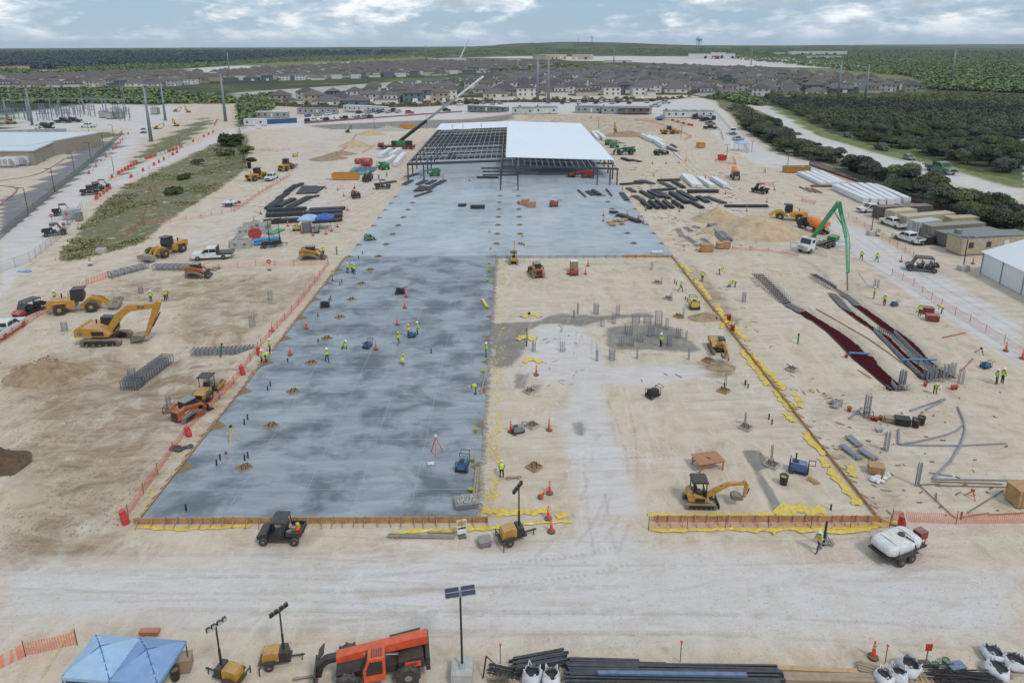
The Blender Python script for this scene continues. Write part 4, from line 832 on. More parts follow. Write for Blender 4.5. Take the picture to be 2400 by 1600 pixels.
def make_car(paint,suv=True):
    rt=root('parked_car'); h=1.72 if suv else 1.45; W=.92
    MB().prism([(-2.3,.5),(-2.1,.35),(2.1,.35),(2.35,.55),(2.3,.85),(1.9,.98),(1.1,1.02),(-2.25,1.05)],-W,W).o('body',paint,rt)
    MB().prism([(-2.2 if suv else -1.7,1.0),(1.1,1.0),(.35,h-.03),(.1,h),(-1.6 if suv else -.8,h),(-1.95 if suv else -1.2,h-.1)],-.8,.8).o('cabin',paint,rt)
    for s in (-1,1):
        MB().prism([(-1.85 if suv else -1.4,1.08),(.85,1.08),(.25,h-.12),(-1.6 if suv else -.95,h-.12)],s*.81-.01,s*.81+.01).o('window',m_glass,rt); MB().box(2.3,s*.65,.75,.1,.34,.16).o('headlight',m_lamp,rt); MB().box(-2.28,s*.7,.9,.06,.26,.18).o('tail_light',m_rlamp,rt)
        for x in (1.45,-1.4): wheel(rt,x,s*.8,.34,.22)
    MB().add([(1.10,-.74,1.03),(1.10,.74,1.03),(.41,.68,h-.06),(.41,-.68,h-.06)],[(0,1,2,3)]).o('windshield',m_glass,rt); return rt
def make_utv(paint,seats=1,cargo=True,roof=None):
    rt=root('utility_vehicle'); L_=1.0*seats; x0=-1.5-.45*(seats-1); W=.72
    MB().prism([(.75,.45),(1.55,.5),(1.6,.75),(1.25,.95),(.75,1.0)],-W,W).o('hood',paint,rt); MB().box((x0+.75)/2+.1,0,.45,.75-x0,1.3,.16).o('chassis',m_black,rt)
    for i in range(seats): MB().box(-.15-.95*i,0,.72,.5,1.25,.3).box(-.42-.95*i,0,1.05,.14,1.25,.55,ry=-.15).o('seat',m_black,rt)
    xb=-.55-.95*(seats-1)
    for s in (-1,1): MB().tube([(.85,s*.66,.95),(.42,s*.64,1.85),(xb,s*.64,1.85),(xb-.1,s*.66,.8)],.035,6).o('roll_bar',m_black,rt)
    MB().prism([(xb-.08,1.86),(.48,1.86),(.52,1.9),(.3,1.96),(xb,1.96),(xb-.1,1.91)],-.7,.7).o('roof',roof or m_black,rt); MB().add([(.86,-.62,.98),(.86,.62,.98),(.46,.6,1.82),(.46,-.6,1.82)],[(0,1,2,3)]).o('windshield',m_glass,rt)
    MB().lathe([(.15,-.015),(.18,-.015),(.18,.015),(.15,.015)],10,(.35,.3,1.12),'x').o('steering_wheel',m_black,rt)
    xe=x0-.15
    m=MB().box((xb+xe)/2-.1,0,.78,xb-xe,1.4,.06)
    for s in (-1,1): m.box((xb+xe)/2-.1,s*.7,.95,xb-xe,.05,.34)
    m.box(xe-.1,0,.95,.05,1.4,.34).o('cargo_bed',m_bed,rt)
    if cargo:
        for j,(c,mm) in enumerate(((.2,m_org),(-.35,m_plas),(0,m_stake),(.45,m_grey))): MB().box(xe+.25+.2*j,c,.98,.32,.34,.3,rz=j*.7,tx=.7).o('tool_load',mm,rt)
    for s in (-1,1):
        MB().box(1.58,s*.45,.78,.06,.26,.12).o('headlight',m_lamp,rt)
        for x in (1.1,x0+.25): wheel(rt,x,s*.68,.33,.27)
    return rt
def capsule(L_,h,n=7):
    r=h/2; a=L_/2-r; return [(a+r*math.sin(math.pi*i/n),r-r*math.cos(math.pi*i/n)) for i in range(n+1)]+[(-a-r*math.sin(math.pi*i/n),r+r*math.cos(math.pi*i/n)) for i in range(n+1)]
def make_tracks(rt,L_,h,w,gauge):
    for s in (-1,1):
        o=MB().prism(capsule(L_,h),s*gauge/2-w/2,s*gauge/2+w/2).o('track',m_track,rt)
        MB().prism([(x*.8,.12+z*.72) for x,z in capsule(L_*1.02,h)],s*gauge/2-w/2*1.03,s*gauge/2+w/2*1.03).o('track_frame',m_black,o)
        m=MB(); k=int(L_/.28)
        for i in range(k):
            x=-L_/2+h*.4+(L_-h*.8)*i/(k-1)
            for z in (.01,h-.01): m.box(x,s*gauge/2,z,.1,w,.05)
        m.o('grouser',m_track,o)
        for i in range(5): MB().cyl((-L_*.32+i*L_*.16,s*(gauge/2+w/2)*1.0,h*.28),(-L_*.32+i*L_*.16,s*(gauge/2+w/2+.03),h*.28),h*.16,n=10).o('roller',m_track,o)
def arm(pts,w0,w1):
    """side outline of a boom: centreline with depth at each point"""
    up=[];dn=[]
    for i,(x,z,t) in enumerate(pts):
        a=pts[max(0,i-1)]; b=pts[min(len(pts)-1,i+1)]; d=Vector((b[0]-a[0],b[1]-a[1])).normalized(); up.append((x-d.y*t/2,z+d.x*t/2)); dn.append((x+d.y*t/2,z-d.x*t/2))
    return dn+up[::-1]
def bucket(rt,x,z,s,w,ang_,m,name='bucket'):
    P=[(0,0),(.25,-.5),(.75,-.95),(1.25,-.95),(1.5,-.55),(1.35,-.5),(1.15,-.75),(.8,-.75),(.42,-.35),(.35,.1)]
    c,t=math.cos(ang_),math.sin(ang_); Q=[(x+s*(a*c-b*t),z+s*(a*t+b*c)) for a,b in P]; o=MB().prism(Q,-w/2,w/2).o(name,m,rt)
    S2=[(0,0),(.25,-.5),(.75,-.95),(1.25,-.95),(1.5,-.55),(.35,.1)]; Q=[(x+s*(a*c-b*t),z+s*(a*t+b*c)) for a,b in S2]
    for q in (-1,1): MB().prism(Q,q*w/2-.02,q*w/2+.02).o('side_plate',m,o)
    for i in range(5):
        yy=-w/2+w*(i+.5)/5; a,b=1.5,-.55; MB().box(x+s*(a*c-b*t),yy,z+s*(a*t+b*c),.22*s,.09,.07,ry=-ang_).o('tooth',m_track,o)
    return o
def make_excavator(sc,paint,canopy=False,pose='dig',swing=0,logo=None):
    """sc 1 = 36 t class"""
    rt=root('excavator'); make_tracks(rt,5.0,.95,.65,2.7)
    MB().box(0,0,.75,2.6,2.0,.5).cyl((0,0,.9),(0,0,1.25),.75,n=14).o('undercarriage',m_black,rt)
    if canopy: MB().prism([(-1.9,1.25),(1.2,1.2),(1.3,1.6),(.4,1.8),(-.7,2.2),(-1.5,2.6),(-2.05,2.3),(-2.1,1.6)],-1.3,1.3).o('engine_house',paint,rt)
    else: MB().prism([(-2.9,1.3),(1.1,1.25),(1.1,1.5),(.5,1.9),(-.4,2.35),(-2.2,2.45),(-2.75,2.3),(-3.0,1.9)],-1.45,1.45).o('engine_house',paint,rt); MB().prism([(-3.05,1.28),(-2.4,1.28),(-2.4,2.5),(-2.85,2.45),(-3.1,2.0)],-1.5,1.5).o('counterweight',paint,rt)
    MB().box(-.2,-1.47,1.72,1.5,.05,.55).o('side_grille',m_black,rt); MB().cyl((-1.2,.4,2.4),(-1.2,.4,2.95),.09,n=8).o('exhaust',m_black,rt)
    if canopy:
        for x,y in ((-1.3,-1.0),(-1.3,1.1),(.8,-1.0),(.8,1.1)): MB().beam((x,y,1.6),(x,y,4.5),.16,.16).o('canopy_post',m_black,rt)
        MB().prism([(-1.6,4.5),(1.0,4.5),(1.1,4.6),(.8,4.8),(-1.3,4.8)],-1.2,1.3).o('canopy',m_black,rt); MB().box(-.3,.05,2.2,1.0,1.2,.5).box(-.75,.05,2.9,.3,1.2,1.2).box(.7,0,2.3,.3,1.3,1.0).o('seat',m_black,rt)
    else:
        MB().prism([(-.7,1.4),(1.05,1.4),(1.15,2.0),(.85,3.15),(-.65,3.2)],.35,1.4).o('cab',m_black,rt); MB().prism([(.02,2.0),(1.05,2.0),(.82,3.05),(.02,3.05)],.33,.36).prism([(-.6,2.0),(.95,2.0),(.75,3.05),(-.58,3.05)],1.39,1.42).o('cab_glass',m_glass,rt)
    y=-.25
    if pose=='dig': B=[(.7,1.7,.75),(2.2,3.7,.9),(3.6,4.7,.85),(7.1,5.0,.55)]; Sx=[(7.4,5.5,.5),(6.9,4.6,.75),(5.2,.9,.4)]; bk=(5.0,.9,-2.35)
    elif pose=='mini': B=[(.7,1.5,.6),(2.6,2.9,.75),(4.4,4.0,.6),(7.0,4.2,.42)]; Sx=[(6.8,4.7,.4),(7.3,3.9,.55),(7.0,1.6,.34)]; bk=(6.9,1.5,-2.7)
    else: B=[(.7,1.7,.75),(1.4,4.4,.85),(2.4,6.0,.8),(3.3,7.6,.5)]; Sx=[(3.0,8.0,.5),(3.6,7.2,.7),(3.9,3.6,.4)]; bk=(3.9,3.5,-2.6)
    bo=MB().prism(arm(B,0,0),y-.28,y+.28).o('boom',paint,rt); st=MB().prism(arm(Sx,0,0),y-.22,y+.22).o('stick',paint,rt)
    for a,b,r in (((B[0][0]+.5,B[0][1]-.1),(B[1][0]+.3,B[1][1]-.2),.12),((B[1][0]+.5,B[1][1]+.75),(Sx[0][0],Sx[0][1]-.05),.1),((Sx[1][0]+.45,Sx[1][1]-.5),(Sx[2][0]+.3,Sx[2][1]+.1),.09)):
        mid=((a[0]*.4+b[0]*.6),(a[1]*.4+b[1]*.6)); o=MB().cyl((a[0],y-.1,a[1]),(mid[0],y-.1,mid[1]),r,n=8).o('hydraulic_cylinder',m_black,rt); MB().cyl((mid[0],y-.1,mid[1]),(b[0],y-.1,b[1]),r*.55,n=8).o('piston_rod',m_chrome,o)
    bucket(rt,bk[0],bk[1],1.15,1.4,bk[2],m_track)
    if canopy: MB().box(2.9,0,.45,.15,2.9,.7).beam((1.2,.6,.5),(2.9,.6,.5),.15,.2).beam((1.2,-.6,.5),(2.9,-.6,.5),.15,.2).o('dozer_blade',m_black,rt)
    if logo:
        MB().box(-2.45,-1.512,1.75,.62,.012,.3).o('badge',m_black,rt); text(rt,logo,.34,(-2.45,-1.53,1.75),(math.pi/2,0,0),m_white); MB().box(5.1,y-.292,4.87,.8,.012,.34).o('badge',m_black,rt); text(rt,logo,.34,(5.1,y-.31,4.87),(math.pi/2,0,0),m_white)
    rt.scale=(sc,)*3; return rt
def make_loader(paint,rimm=None,bk='bucket'):
    rt=root('wheel_loader'); rm=rimm or m_catr
    MB().prism([(-3.9,1.1),(-3.6,.8),(-.4,.8),(-.4,1.9),(-3.5,2.15),(-3.9,1.9)],-.95,.95).o('engine_hood',paint,rt); MB().box(-3.92,0,1.55,.06,1.2,.6).o('rear_grille',m_black,rt); MB().cyl((-2.2,.3,2.1),(-2.2,.3,2.75),.09,n=8).o('exhaust',m_black,rt)
    MB().prism([(-.9,1.6),(.55,1.6),(.75,2.3),(.45,3.35),(-.85,3.35)],-.75,.75).o('cab',m_black,rt)
    for s in (-1,1): MB().prism([(-.8,2.1),(.62,2.2),(.38,3.2),(-.78,3.2)],s*.76-.012,s*.76+.012).o('cab_glass',m_glass,rt)
    MB().box(0.1,0,3.4,1.7,1.6,.1).o('cab_roof',m_black,rt); MB().prism([(-.2,.7),(2.6,.7),(2.3,1.7),(1.2,1.9),(.6,1.4)],-.55,.55).o('front_frame',paint,rt)
    for s in (-1,1):
        MB().prism(arm([(1.4,1.9,.35),(2.6,1.65,.45),(3.7,.65,.3)],0,0),s*.55-.1,s*.55+.1).o('lift_arm',paint,rt)
        for x in (-2.3,1.6): wheel(rt,x,s*1.1,.82,.62,rm)
        MB().box(-2.3,s*1.15,1.75,1.7,.62,.06).o('fender',paint,rt)
    if bk=='bucket': bucket(rt,3.6,.75,1.0,3.0,.55,mat('bucket_steel',(140,134,126),.6,dust=.4)); MB().blob((4.15,0,.5),.6,8,5,(1,2.0,.6)).o('soil_load',m_pit,rt)
    return rt
def make_skid(paint):
    rt=root('track_loader'); 
    for s in (-1,1):
        o=MB().prism([(-1.45,.15),(1.2,.0),(1.5,.3),(1.2,.55),(-.2,1.0),(-1.3,.75)],s*.8-.2,s*.8+.2).o('track',m_track,rt); MB().prism([(-1.1,.25),(1.0,.15),(1.1,.35),(-.2,.75),(-1.0,.6)],s*.8-.215,s*.8+.215).o('track_frame',m_black,o)
        MB().prism(arm([(-1.5,1.5,.3),(-.9,1.75,.32),(1.2,1.25,.25),(1.85,.45,.22)],0,0),s*.72-.09,s*.72+.09).o('lift_arm',paint,rt); MB().cyl((-.8,s*.6,1.0),(.5,s*.6,1.4),.07,n=6).o('hydraulic_cylinder',m_chrome,rt)
    MB().prism([(-1.6,.5),(.9,.5),(.9,1.2),(-.5,1.35),(-1.6,1.45)],-.58,.58).o('body',paint,rt); MB().box(-1.62,0,.98,.06,.9,.7).o('rear_door',m_black,rt)
    MB().prism([(-.7,1.2),(.85,1.0),(.75,2.05),(-.6,2.15)],-.52,.52).o('cab',m_black,rt); MB().box(.05,0,2.12,1.4,1.08,.1).o('cab_roof',m_grey,rt)
    for s in (-1,1): MB().prism([(-.55,1.4),(.7,1.3),(.65,1.95),(-.5,2.0)],s*.53-.01,s*.53+.01).o('side_screen',m_glass,rt)
    MB().prism([(1.75,.1),(2.5,.02),(2.5,.1),(1.95,.35),(1.85,.95),(1.75,.95)],-1.0,1.0).o('bucket',m_black,rt); return rt
def make_roller(paint):
    rt=root('soil_roller'); MB().lathe([(.1,-1.05),(.74,-1.05),(.76,-.95),(.76,.95),(.74,1.05),(.1,1.05)],20,(1.9,0,.76),'y').o('drum',m_track,rt)
    for s in (-1,1): MB().box(1.6,s*1.18,.85,2.2,.16,.4).o('drum_frame',paint,rt); wheel(rt,-1.3,s*.85,.72,.55,m_catr)
    MB().box(2.75,0,.85,.2,2.5,.4).o('front_bar',paint,rt); MB().prism([(-2.4,.75),(-.3,.75),(-.3,1.55),(-2.1,1.6),(-2.4,1.4)],-.75,.75).o('engine_hood',paint,rt); MB().box(-2.42,0,1.1,.05,.85,.5).o('rear_grille',m_black,rt)
    MB().box(.15,0,1.1,.9,1.5,.6).o('platform',m_black,rt); MB().box(-.05,0,1.6,.5,.55,.2).box(-.28,0,1.9,.12,.55,.6).o('seat',m_black,rt)
    for x,y in ((-.55,-.7),(-.55,.7),(.75,-.7),(.75,.7)): MB().beam((x,y,1.1),(x,y,2.95),.07,.07).o('canopy_post',m_black,rt)
    MB().prism([(-.85,2.95),(1.0,2.95),(1.0,3.02),(.9,3.08),(-.75,3.08)],-.9,.9).o('canopy',m_black,rt); MB().lathe([(.15,-.02),(.19,-.02),(.19,.02),(.15,.02)],10,(.5,0,1.85)).cyl((.5,0,1.3),(.5,0,1.85),.03,n=5).o('steering_wheel',m_black,rt); return rt
def make_telehandler(paint,name_txt=None):
    rt=root('telehandler'); 
    for s in (-1,1):
        for x in (1.7,-1.7):
            wo=wheel(rt,x,s*1.05,.66,.42); m=MB()
            for i in range(18):
                a=2*math.pi*i/18; m.box(math.cos(a)*.66,(.1 if i%2 else -.1),math.sin(a)*.66,.09,.22,.12,ry=-a)
            m.o('tread_lugs',m_tyre,wo)
    MB().prism([(-2.6,.65),(2.2,.6),(2.35,.95),(1.2,1.05),(-1.0,1.1),(-2.3,1.5),(-2.75,1.3)],-.6,.6).o('frame',m_black,rt)
    MB().prism([(-2.9,1.9),(2.3,1.45),(2.3,1.85),(-1.9,2.35),(-2.9,2.45)],-.3,.25).o('boom',paint,rt); MB().prism([(2.3,1.5),(2.9,1.42),(2.9,1.75),(2.3,1.8)],-.22,.18).o('inner_boom',m_black,rt)
    MB().prism(arm([(2.8,1.65,.35),(3.2,1.3,.4),(3.35,.6,.3)],0,0),-.2,.2).o('boom_head',m_black,rt); MB().box(3.5,0,.65,.1,1.6,1.15).o('carriage',m_black,rt); MB().box(3.1,0,2.2,.5,.7,.08,ry=.9).o('work_light',m_black,rt)
    for s in (-1,1): MB().box(4.2,s*.45,.1,1.4,.14,.06).box(3.58,s*.45,.4,.08,.14,.65).o('fork',m_track,rt)
    MB().prism([(-.45,.75),(.75,.75),(.8,1.5),(.5,2.3),(-.45,2.3)],.35,1.15).o('cab',paint,rt); MB().prism([(-.3,1.25),(.6,1.2),(.62,1.55),(.4,2.1),(-.3,2.1)],1.14,1.17).o('cab_opening',m_black,rt); MB().add([(.81,.42,1.5),(.81,1.1,1.5),(.53,1.1,2.25),(.53,.42,2.25)],[(0,1,2,3)]).o('cab_front_opening',m_black,rt)
    m=MB()
    for i in range(5): m.box(-.25+i*.13,.75,2.32,.05,.55,.03)
    m.o('roof_slots',m_black,rt)
    MB().prism([(-2.5,.9),(-.7,.9),(-.7,1.5),(-2.5,1.75)],-1.15,-.4).o('engine_box',m_black,rt); MB().prism([(-2.75,1.05),(-1.2,1.05),(-1.2,1.55),(-2.6,1.8)],.35,.95).o('rear_box',m_black,rt); MB().box(-2.0,.965,1.35,.9,.03,.35).o('rear_panel',paint,rt)
    MB().box(-2.85,0,1.2,.25,1.9,.9).o('counterweight',m_black,rt); MB().cyl((-1.2,-.05,1.2),(1.0,-.05,1.55),.09,n=8).o('hydraulic_cylinder',m_chrome,rt)
    if name_txt: text(rt,name_txt,.3,(.3,.262,1.85),(math.pi/2,-.085,math.pi),m_white,'lettering'); text(rt,'10042',.24,(-2.0,.99,1.35),(math.pi/2,0,math.pi),m_black)
    return rt
def make_light_tower(fold=0.5,mast=4.6,paint=None,yellow=True):
    rt=root('light_tower'); pt=paint or m_cat
    MB().prism([(-.85,.55),(.3,.55),(.3,1.2),(-.15,1.3),(-.75,1.22),(-.85,1.0)],-.42,.42).o('generator_hood',pt,rt); MB().prism([(.35,.5),(.95,.5),(.85,1.2),(.35,1.25)],-.45,.45).o('mast_base',m_black,rt); MB().box(0,0,.48,2.2,.9,.1).o('chassis',m_black,rt)
    for s in (-1,1): wheel(rt,-.35,s*.62,.32,.2); MB().prism([(-.8,.62),(.1,.62),(0,.74),(-.7,.74)],s*.62-.12,s*.62+.12).o('fender',m_black,rt)
    MB().beam((.9,0,.48),(2.0,0,.48),.09,.09).cyl((1.8,0,0),(1.8,0,.6),.04,n=6).o('drawbar',m_black,rt)
    for s in (-1,1): MB().beam((-.95,s*.4,.5),(-.95,s*.95,.5),.07,.07).cyl((-.95,s*.95,0),(-.95,s*.95,.62),.04,n=6).o('outrigger',m_black,rt)
    MB().cyl((.6,0,.9),(.6,0,mast*.55),.09,n=8).o('mast',m_black,rt); MB().cyl((.6,0,mast*.5),(.6,0,mast),.06,n=8).o('inner_mast',m_black,rt); c,s_=math.cos(fold),math.sin(fold)
    bar=MB().beam((.6-c*.6,-s_*.6,mast),(.6+c*.6,s_*.6,mast),.06,.06).o('lamp_bar',m_black,rt)
    for k in (-.57,-.2,.2,.57):
        o=MB().box(.6+c*k-s_*.1,s_*k+c*.1,mast+.05,.27,.18,.30,rz=fold).o('floodlight',m_black,rt); MB().box(.6+c*k-s_*.195,s_*k+c*.195,mast+.05,.22,.02,.25,rz=fold).o('lens',m_lamp,o)
    return rt
def make_mixer(drum,cab):
    rt=root('mixer_truck'); MB().box(-.4,0,.95,8.6,.9,.3).o('chassis',m_black,rt); MB().prism([(2.3,.7),(4.3,.7),(4.35,1.5),(3.5,1.7),(3.3,2.7),(2.3,2.8)],-1.1,1.1).o('cab',cab,rt); MB().add([(3.55,-.95,1.72),(3.55,.95,1.72),(3.34,.9,2.6),(3.34,-.9,2.6)],[(0,1,2,3)]).o('windshield',m_glass,rt); MB().box(4.37,0,1.15,.06,1.3,.6).o('grille',m_chrome,rt)
    for s in (-1,1): MB().box(2.8,s*1.11,2.2,.8,.02,.6).o('window',m_glass,rt)
    pr=[(.5,-2.9),(1.0,-2.6),(1.25,-.9),(1.25,.3),(.85,1.7),(.55,2.3)]; d=MB().lathe(pr,16,axis='x'); a=-.22; c,s_=math.cos(a),math.sin(a); d.v=[(-.5+x*c+z*s_*-1*-1,y,2.25-x*s_*-1*-1+z*c) for x,y,z in d.v]; d.o('drum',drum,rt,True)
    MB().prism([(-4.4,2.2),(-3.2,2.0),(-3.2,3.3),(-3.8,3.5),(-4.4,3.1)],-.7,.7).o('hopper',drum,rt); MB().beam((-4.2,0,2.0),(-5.2,.3,1.1),.5,.12).o('chute',m_grey,rt)
    for x in (3.4,-1.2,-2.5,-3.6):
        for s in (-1,1): wheel(rt,x,s*.95,.5,.4)
    return rt
def make_dumpster(L_,paint,load=None):
    rt=root('dumpster'); m=MB(); h=1.7; W=1.15
    for s in (-1,1): m.box(0,s*W,h/2+.1,L_,.1,h)
    m.box(-L_/2,0,h/2+.1,.1,2*W,h).box(L_/2,0,h/2+.1,.1,2*W,h).box(0,0,.15,L_,2*W,.1); m.o('tub',paint,rt); k=int(L_/.75)
    for i in range(k):
        for s in (-1,1): MB().box(-L_/2+L_*(i+.5)/k,s*(W+.08),h/2+.1,.12,.08,h).o('rib',paint,rt)
    for s in (-1,1): MB().box(0,s*(W+.06),h+.1,L_+.2,.14,.12).o('rim',paint,rt)
    MB().box(0,0,1.2,L_-.3,2*W-.3,.3).blob((L_*.2,0,1.4),.7,7,4,(1.4,1,.5),.4).o('waste_load',load or m_stake,rt); return rt
def corr(L_,W,H):
    m=MB(); n=int(L_/.28)
    for s in (-1,1):
        pts=[]
        for i in range(n):
            x=-L_/2+L_*i/n; o=.04 if (i//1)%2 else 0; pts+= [(x,s*(W/2-o)),(x+L_/n*.7,s*(W/2-o))]
        b=len(m.v); m.v+=[(x,y,.15) for x,y in pts]+[(x,y,H) for x,y in pts]; k=len(pts); m.f+=[((b+i,b+i+1,b+k+i+1,b+k+i) if s<0 else (b+i+1,b+i,b+k+i,b+k+i+1)) for i in range(k-1)]
    return m
def make_container(L_,paint,roofm=None):
    rt=root('shipping_container'); W,H=2.44,2.6; corr(L_,W,H).o('side_wall',paint,rt); MB().box(0,0,H-.03,L_,W-.02,.12).o('roof',roofm or paint,rt); MB().box(L_/2-.03,0,H/2,.05,W-.1,H-.1).o('end_wall',paint,rt)
    for s in (-1,1):
        d=MB().box(-L_/2+.03,s*W/4,H/2+.05,.06,W/2-.08,H-.3).o('door',paint,rt); MB().cyl((-L_/2-.03,s*.3,.25),(-L_/2-.03,s*.3,H-.2),.03,n=6).cyl((-L_/2-.03,s*.85,.25),(-L_/2-.03,s*.85,H-.2),.03,n=6).o('lock_rod',m_grey,d)
        for x in (-1,1): MB().box(x*(L_/2-.06),s*(W/2-.06),H/2,.14,.14,H+.06).o('corner_post',paint,rt)
        MB().box(0,s*(W/2-.05),.1,L_,.12,.2).o('floor_rail',paint,rt)
    return rt
def make_trailer(L_,wallm,roofm,deck=False,W=3.6,stripes=0):
    rt=root('office_trailer'); H=3.0; MB().box(0,0,.6+H/2-.3,L_,W,H-.6+.6).o('wall',wallm,rt); MB().box(0,0,.25,L_-.1,W-.1,.5).o('skirting',m_grey,rt); MB().prism([(-L_/2-.1,H+.25),(L_/2+.1,H+.25),(L_/2+.1,H+.4),(0,H+.55),(-L_/2-.1,H+.4)],-W/2-.1,W/2+.1).o('roof',roofm,rt); k=max(2,int(L_/3.2))
    for i in range(k):
        x=-L_/2+L_*(i+.5)/k
        for s in (-1,1):
            if i==k//2: MB().box(x,s*(W/2+.03),1.55,.95,.06,2.05).o('door',m_trim,rt)
            else: MB().box(x,s*(W/2+.03),1.95,.9,.05,1.0).o('window',m_win,rt)
    for i in range(stripes): MB().box(-L_/2+L_*(i+.6)/stripes,0,H+.52,.5,W,.06).o('roof_stripe',m_trim,rt)
    MB().box(-L_/2+1.5,W/2-.6,H+.8,1.0,.8,.6).o('roof_unit',m_grey,rt)
    if deck:
        MB().box(L_*.15,-W/2-1.3,.7,L_*.6,2.4,.15).o('deck',m_stake,rt); MB().box(L_*.15,-W/2-1.3,3.3,L_*.62,2.6,.15).o('deck_roof',m_stake,rt)
        for i in range(6): MB().box(L_*.15-L_*.29+L_*.58*i/5,-W/2-2.4,1.9,.12,.12,2.7).o('deck_post',m_stake,rt)
        MB().box(L_*.15,-W/2-2.45,1.6,L_*.6,.06,.1).o('rail',m_stake,rt)
    else: MB().box(L_*.5/k,-W/2-.6,.3,1.2,1.1,.6).o('step',m_stake,rt)
    return rt
# ---------------------------------------------------------------- placing: labels that name a neighbour
LM=[('the blue canopy pair',745,530),('the yellow dumpster',810,418),('the mobile crane',930,345),('the left corner of the steel frame',944,422),('the tall centre columns',1190,447),('the right corner of the steel frame',1445,430),('the plywood boxes',1240,480),('the sand heap',1760,520),('the concrete pump truck',1905,580),
 ('the mixer truck',1722,416),('the white tent',2330,640),('the shipping containers',2100,520),('the white panel rows',2010,445),('the big yellow excavator',250,800),('the white flatbed truck',500,605),('the soil roller',485,925),('the slab centre workers',950,800),('the kneeling saw worker',806,815),('the slab corner',320,1212),
 ('the light tower by the slab',1205,1260),('the small excavator',1642,1170),('the wooden table',1655,1080),('the red mud trenches',2000,800),('the grey pipe arcs',2250,1010),('the water trailer',2120,1290),('the orange telehandler',900,1560),('the near blue tents',300,1540),('the solar lamp post',1085,1590),('the rebar field',1480,790),
 ('the auger excavator',1680,820),('the yellow plate compactor',1626,720),('the mini excavator at the slab step',1202,618),('the office trailers',1300,262),('the green telehandlers',1450,350),('the timber and bag pile',2200,1570),('the black steel stack',1550,1585),('the grassy bank',420,450),('the haul road',200,430),('the white panel stacks',1670,435),('the dark beam field',1560,470),('the left beam field',690,480),('the front gap in the forms',1400,1200),('the black utility vehicle',660,1265),('the orange track loader',1260,643)]
def near(px,py):
    best=min(LM,key=lambda l:(l[1]-px)**2+((l[2]-py)*1.6)**2); dx=px-best[1]; dy=(py-best[2])*1.6
    if abs(dx)+abs(dy)<22: return 'beside '+best[0]
    return (('right of ' if dx>0 else 'left of ') if abs(dx)>abs(dy) else ('in front of ' if dy>0 else 'behind '))+best[0]
def gp(px,py,z=None):
    p=G(px,py,z)
    if z is None: p.z=hz(p.x,p.y) if p.y<315 else p.z
    return p
def on_slab(px,py): return G(px,py,ZS)
def sgp(px,py):
    """ground or slab, whichever is there"""
    p=G(px,py,ZS)
    if (XL<p.x<XM and Y0<p.y<Y1) or (XL<p.x<XR and Y1<=p.y<Y2): return p
    return gp(px,py)
Z6=lambda X,Y:(550+X/3.92,250+Y/3.92)
Z7=lambda X,Y:(1100+X/3.92,250+Y/3.92)
Z8=lambda X,Y:(1650+X/3.136,250+Y/3.136)
ZB=lambda X,Y:(1700+X/3.36,900+Y/3.36)
# --- machines
p=gp(252,801); place('bigex',lambda:make_excavator(1,m_cat,logo='CAT'),p,.02,'large yellow tracked excavator digging beside the rebar footing cage','excavator','tracked excavators')
place('loader',lambda:make_loader(m_cat),gp(191,728),ang((163,735),(219,729)),'yellow wheel loader behind the large excavator, bucket to the right','wheel loader','wheel loaders')
place('loader',None,gp(394,597),ang((411,592),(378,603)),'yellow wheel loader with raised dirt bucket left of the white flatbed truck','wheel loader','wheel loaders')
place('loader',None,gp(605,421),ang((590,424),(625,416)),'yellow wheel loader parked behind the white pickup near the bank','wheel loader','wheel loaders')
place('loader',None,gp(672,398),ang((655,404),(690,390)),'yellow wheel loader with forks up beyond the white pickup','wheel loader','wheel loaders')
place('loader',None,gp(1568,314),ang((1545,315),(1590,313)),'low yellow earthmover on the tan slope beyond the white panels','wheel loader','wheel loaders')
place('ldr2',lambda:make_loader(col('loader_yellow',(214,158,40)),m_catr,None),gp(1845,515),ang((1870,517),(1815,513)),'yellow articulated loader behind the sand heap beside the mixer','wheel loader','wheel loaders')
place('skid',lambda:make_skid(m_casor),gp(460,644),.0,'orange compact track loader in front of the dark rebar bundles','track loader','compact track loaders')
place('skid2',lambda:make_skid(m_cat),gp(728,606),.1,'yellow compact track loader at the corner of the two slabs','track loader','compact track loaders',1.1)
place('skid',None,gp(442,978),ang((430,985),(478,958)),'orange and black compact track loader behind the soil roller','track loader','compact track loaders',.95)
place('skid',None,gp(1258,646),ang((1264,652),(1246,628)),'orange compact track loader on the dirt below the pale slab','track loader','compact track loaders',1.05)
place('roller',lambda:make_roller(m_cat),gp(488,928),ang((476,943),(512,905)),'yellow soil roller with black canopy beside the slab edge','roller',None,.8)
place('miniex',lambda:make_excavator(.47,m_cat,True,'mini'),gp(1638,1180),-.04,'yellow mini excavator with black canopy near the wooden table','excavator','tracked excavators',.5)
place('miniex2',lambda:make_excavator(.5,m_cat,True,'up'),gp(1204,617),math.pi/2,'small yellow mini excavator seen from behind at the slab step','excavator','tracked excavators',.45)
place('augex',lambda:make_excavator(.62,m_cat,False,'mini'),gp(1681,822),-math.pi/2-.03,'yellow excavator facing the camera beside the round brown soil patch','excavator','tracked excavators',.55)
for i,(x,y,a,s,lab) in enumerate(((1445,315,1.9,.62,'brown excavator with raised arm behind the white roof'),(367,303,.3,.5,'yellow excavator parked just behind the thick grey pole'),(413,296,2.8,.5,'yellow excavator on the grassy slope right of the grey poles'),(412,262,.2,.5,'yellow excavator in the pale yard behind the poles'),(441,264,2.9,.5,'yellow excavator right of its neighbour in the pale yard'))):
    place(('fex',i%2),lambda i=i:make_excavator(1,m_cat,False,'up' if i%2==0 else 'dig'),gp(x,y),a,lab,'excavator','tracked excavators',s)
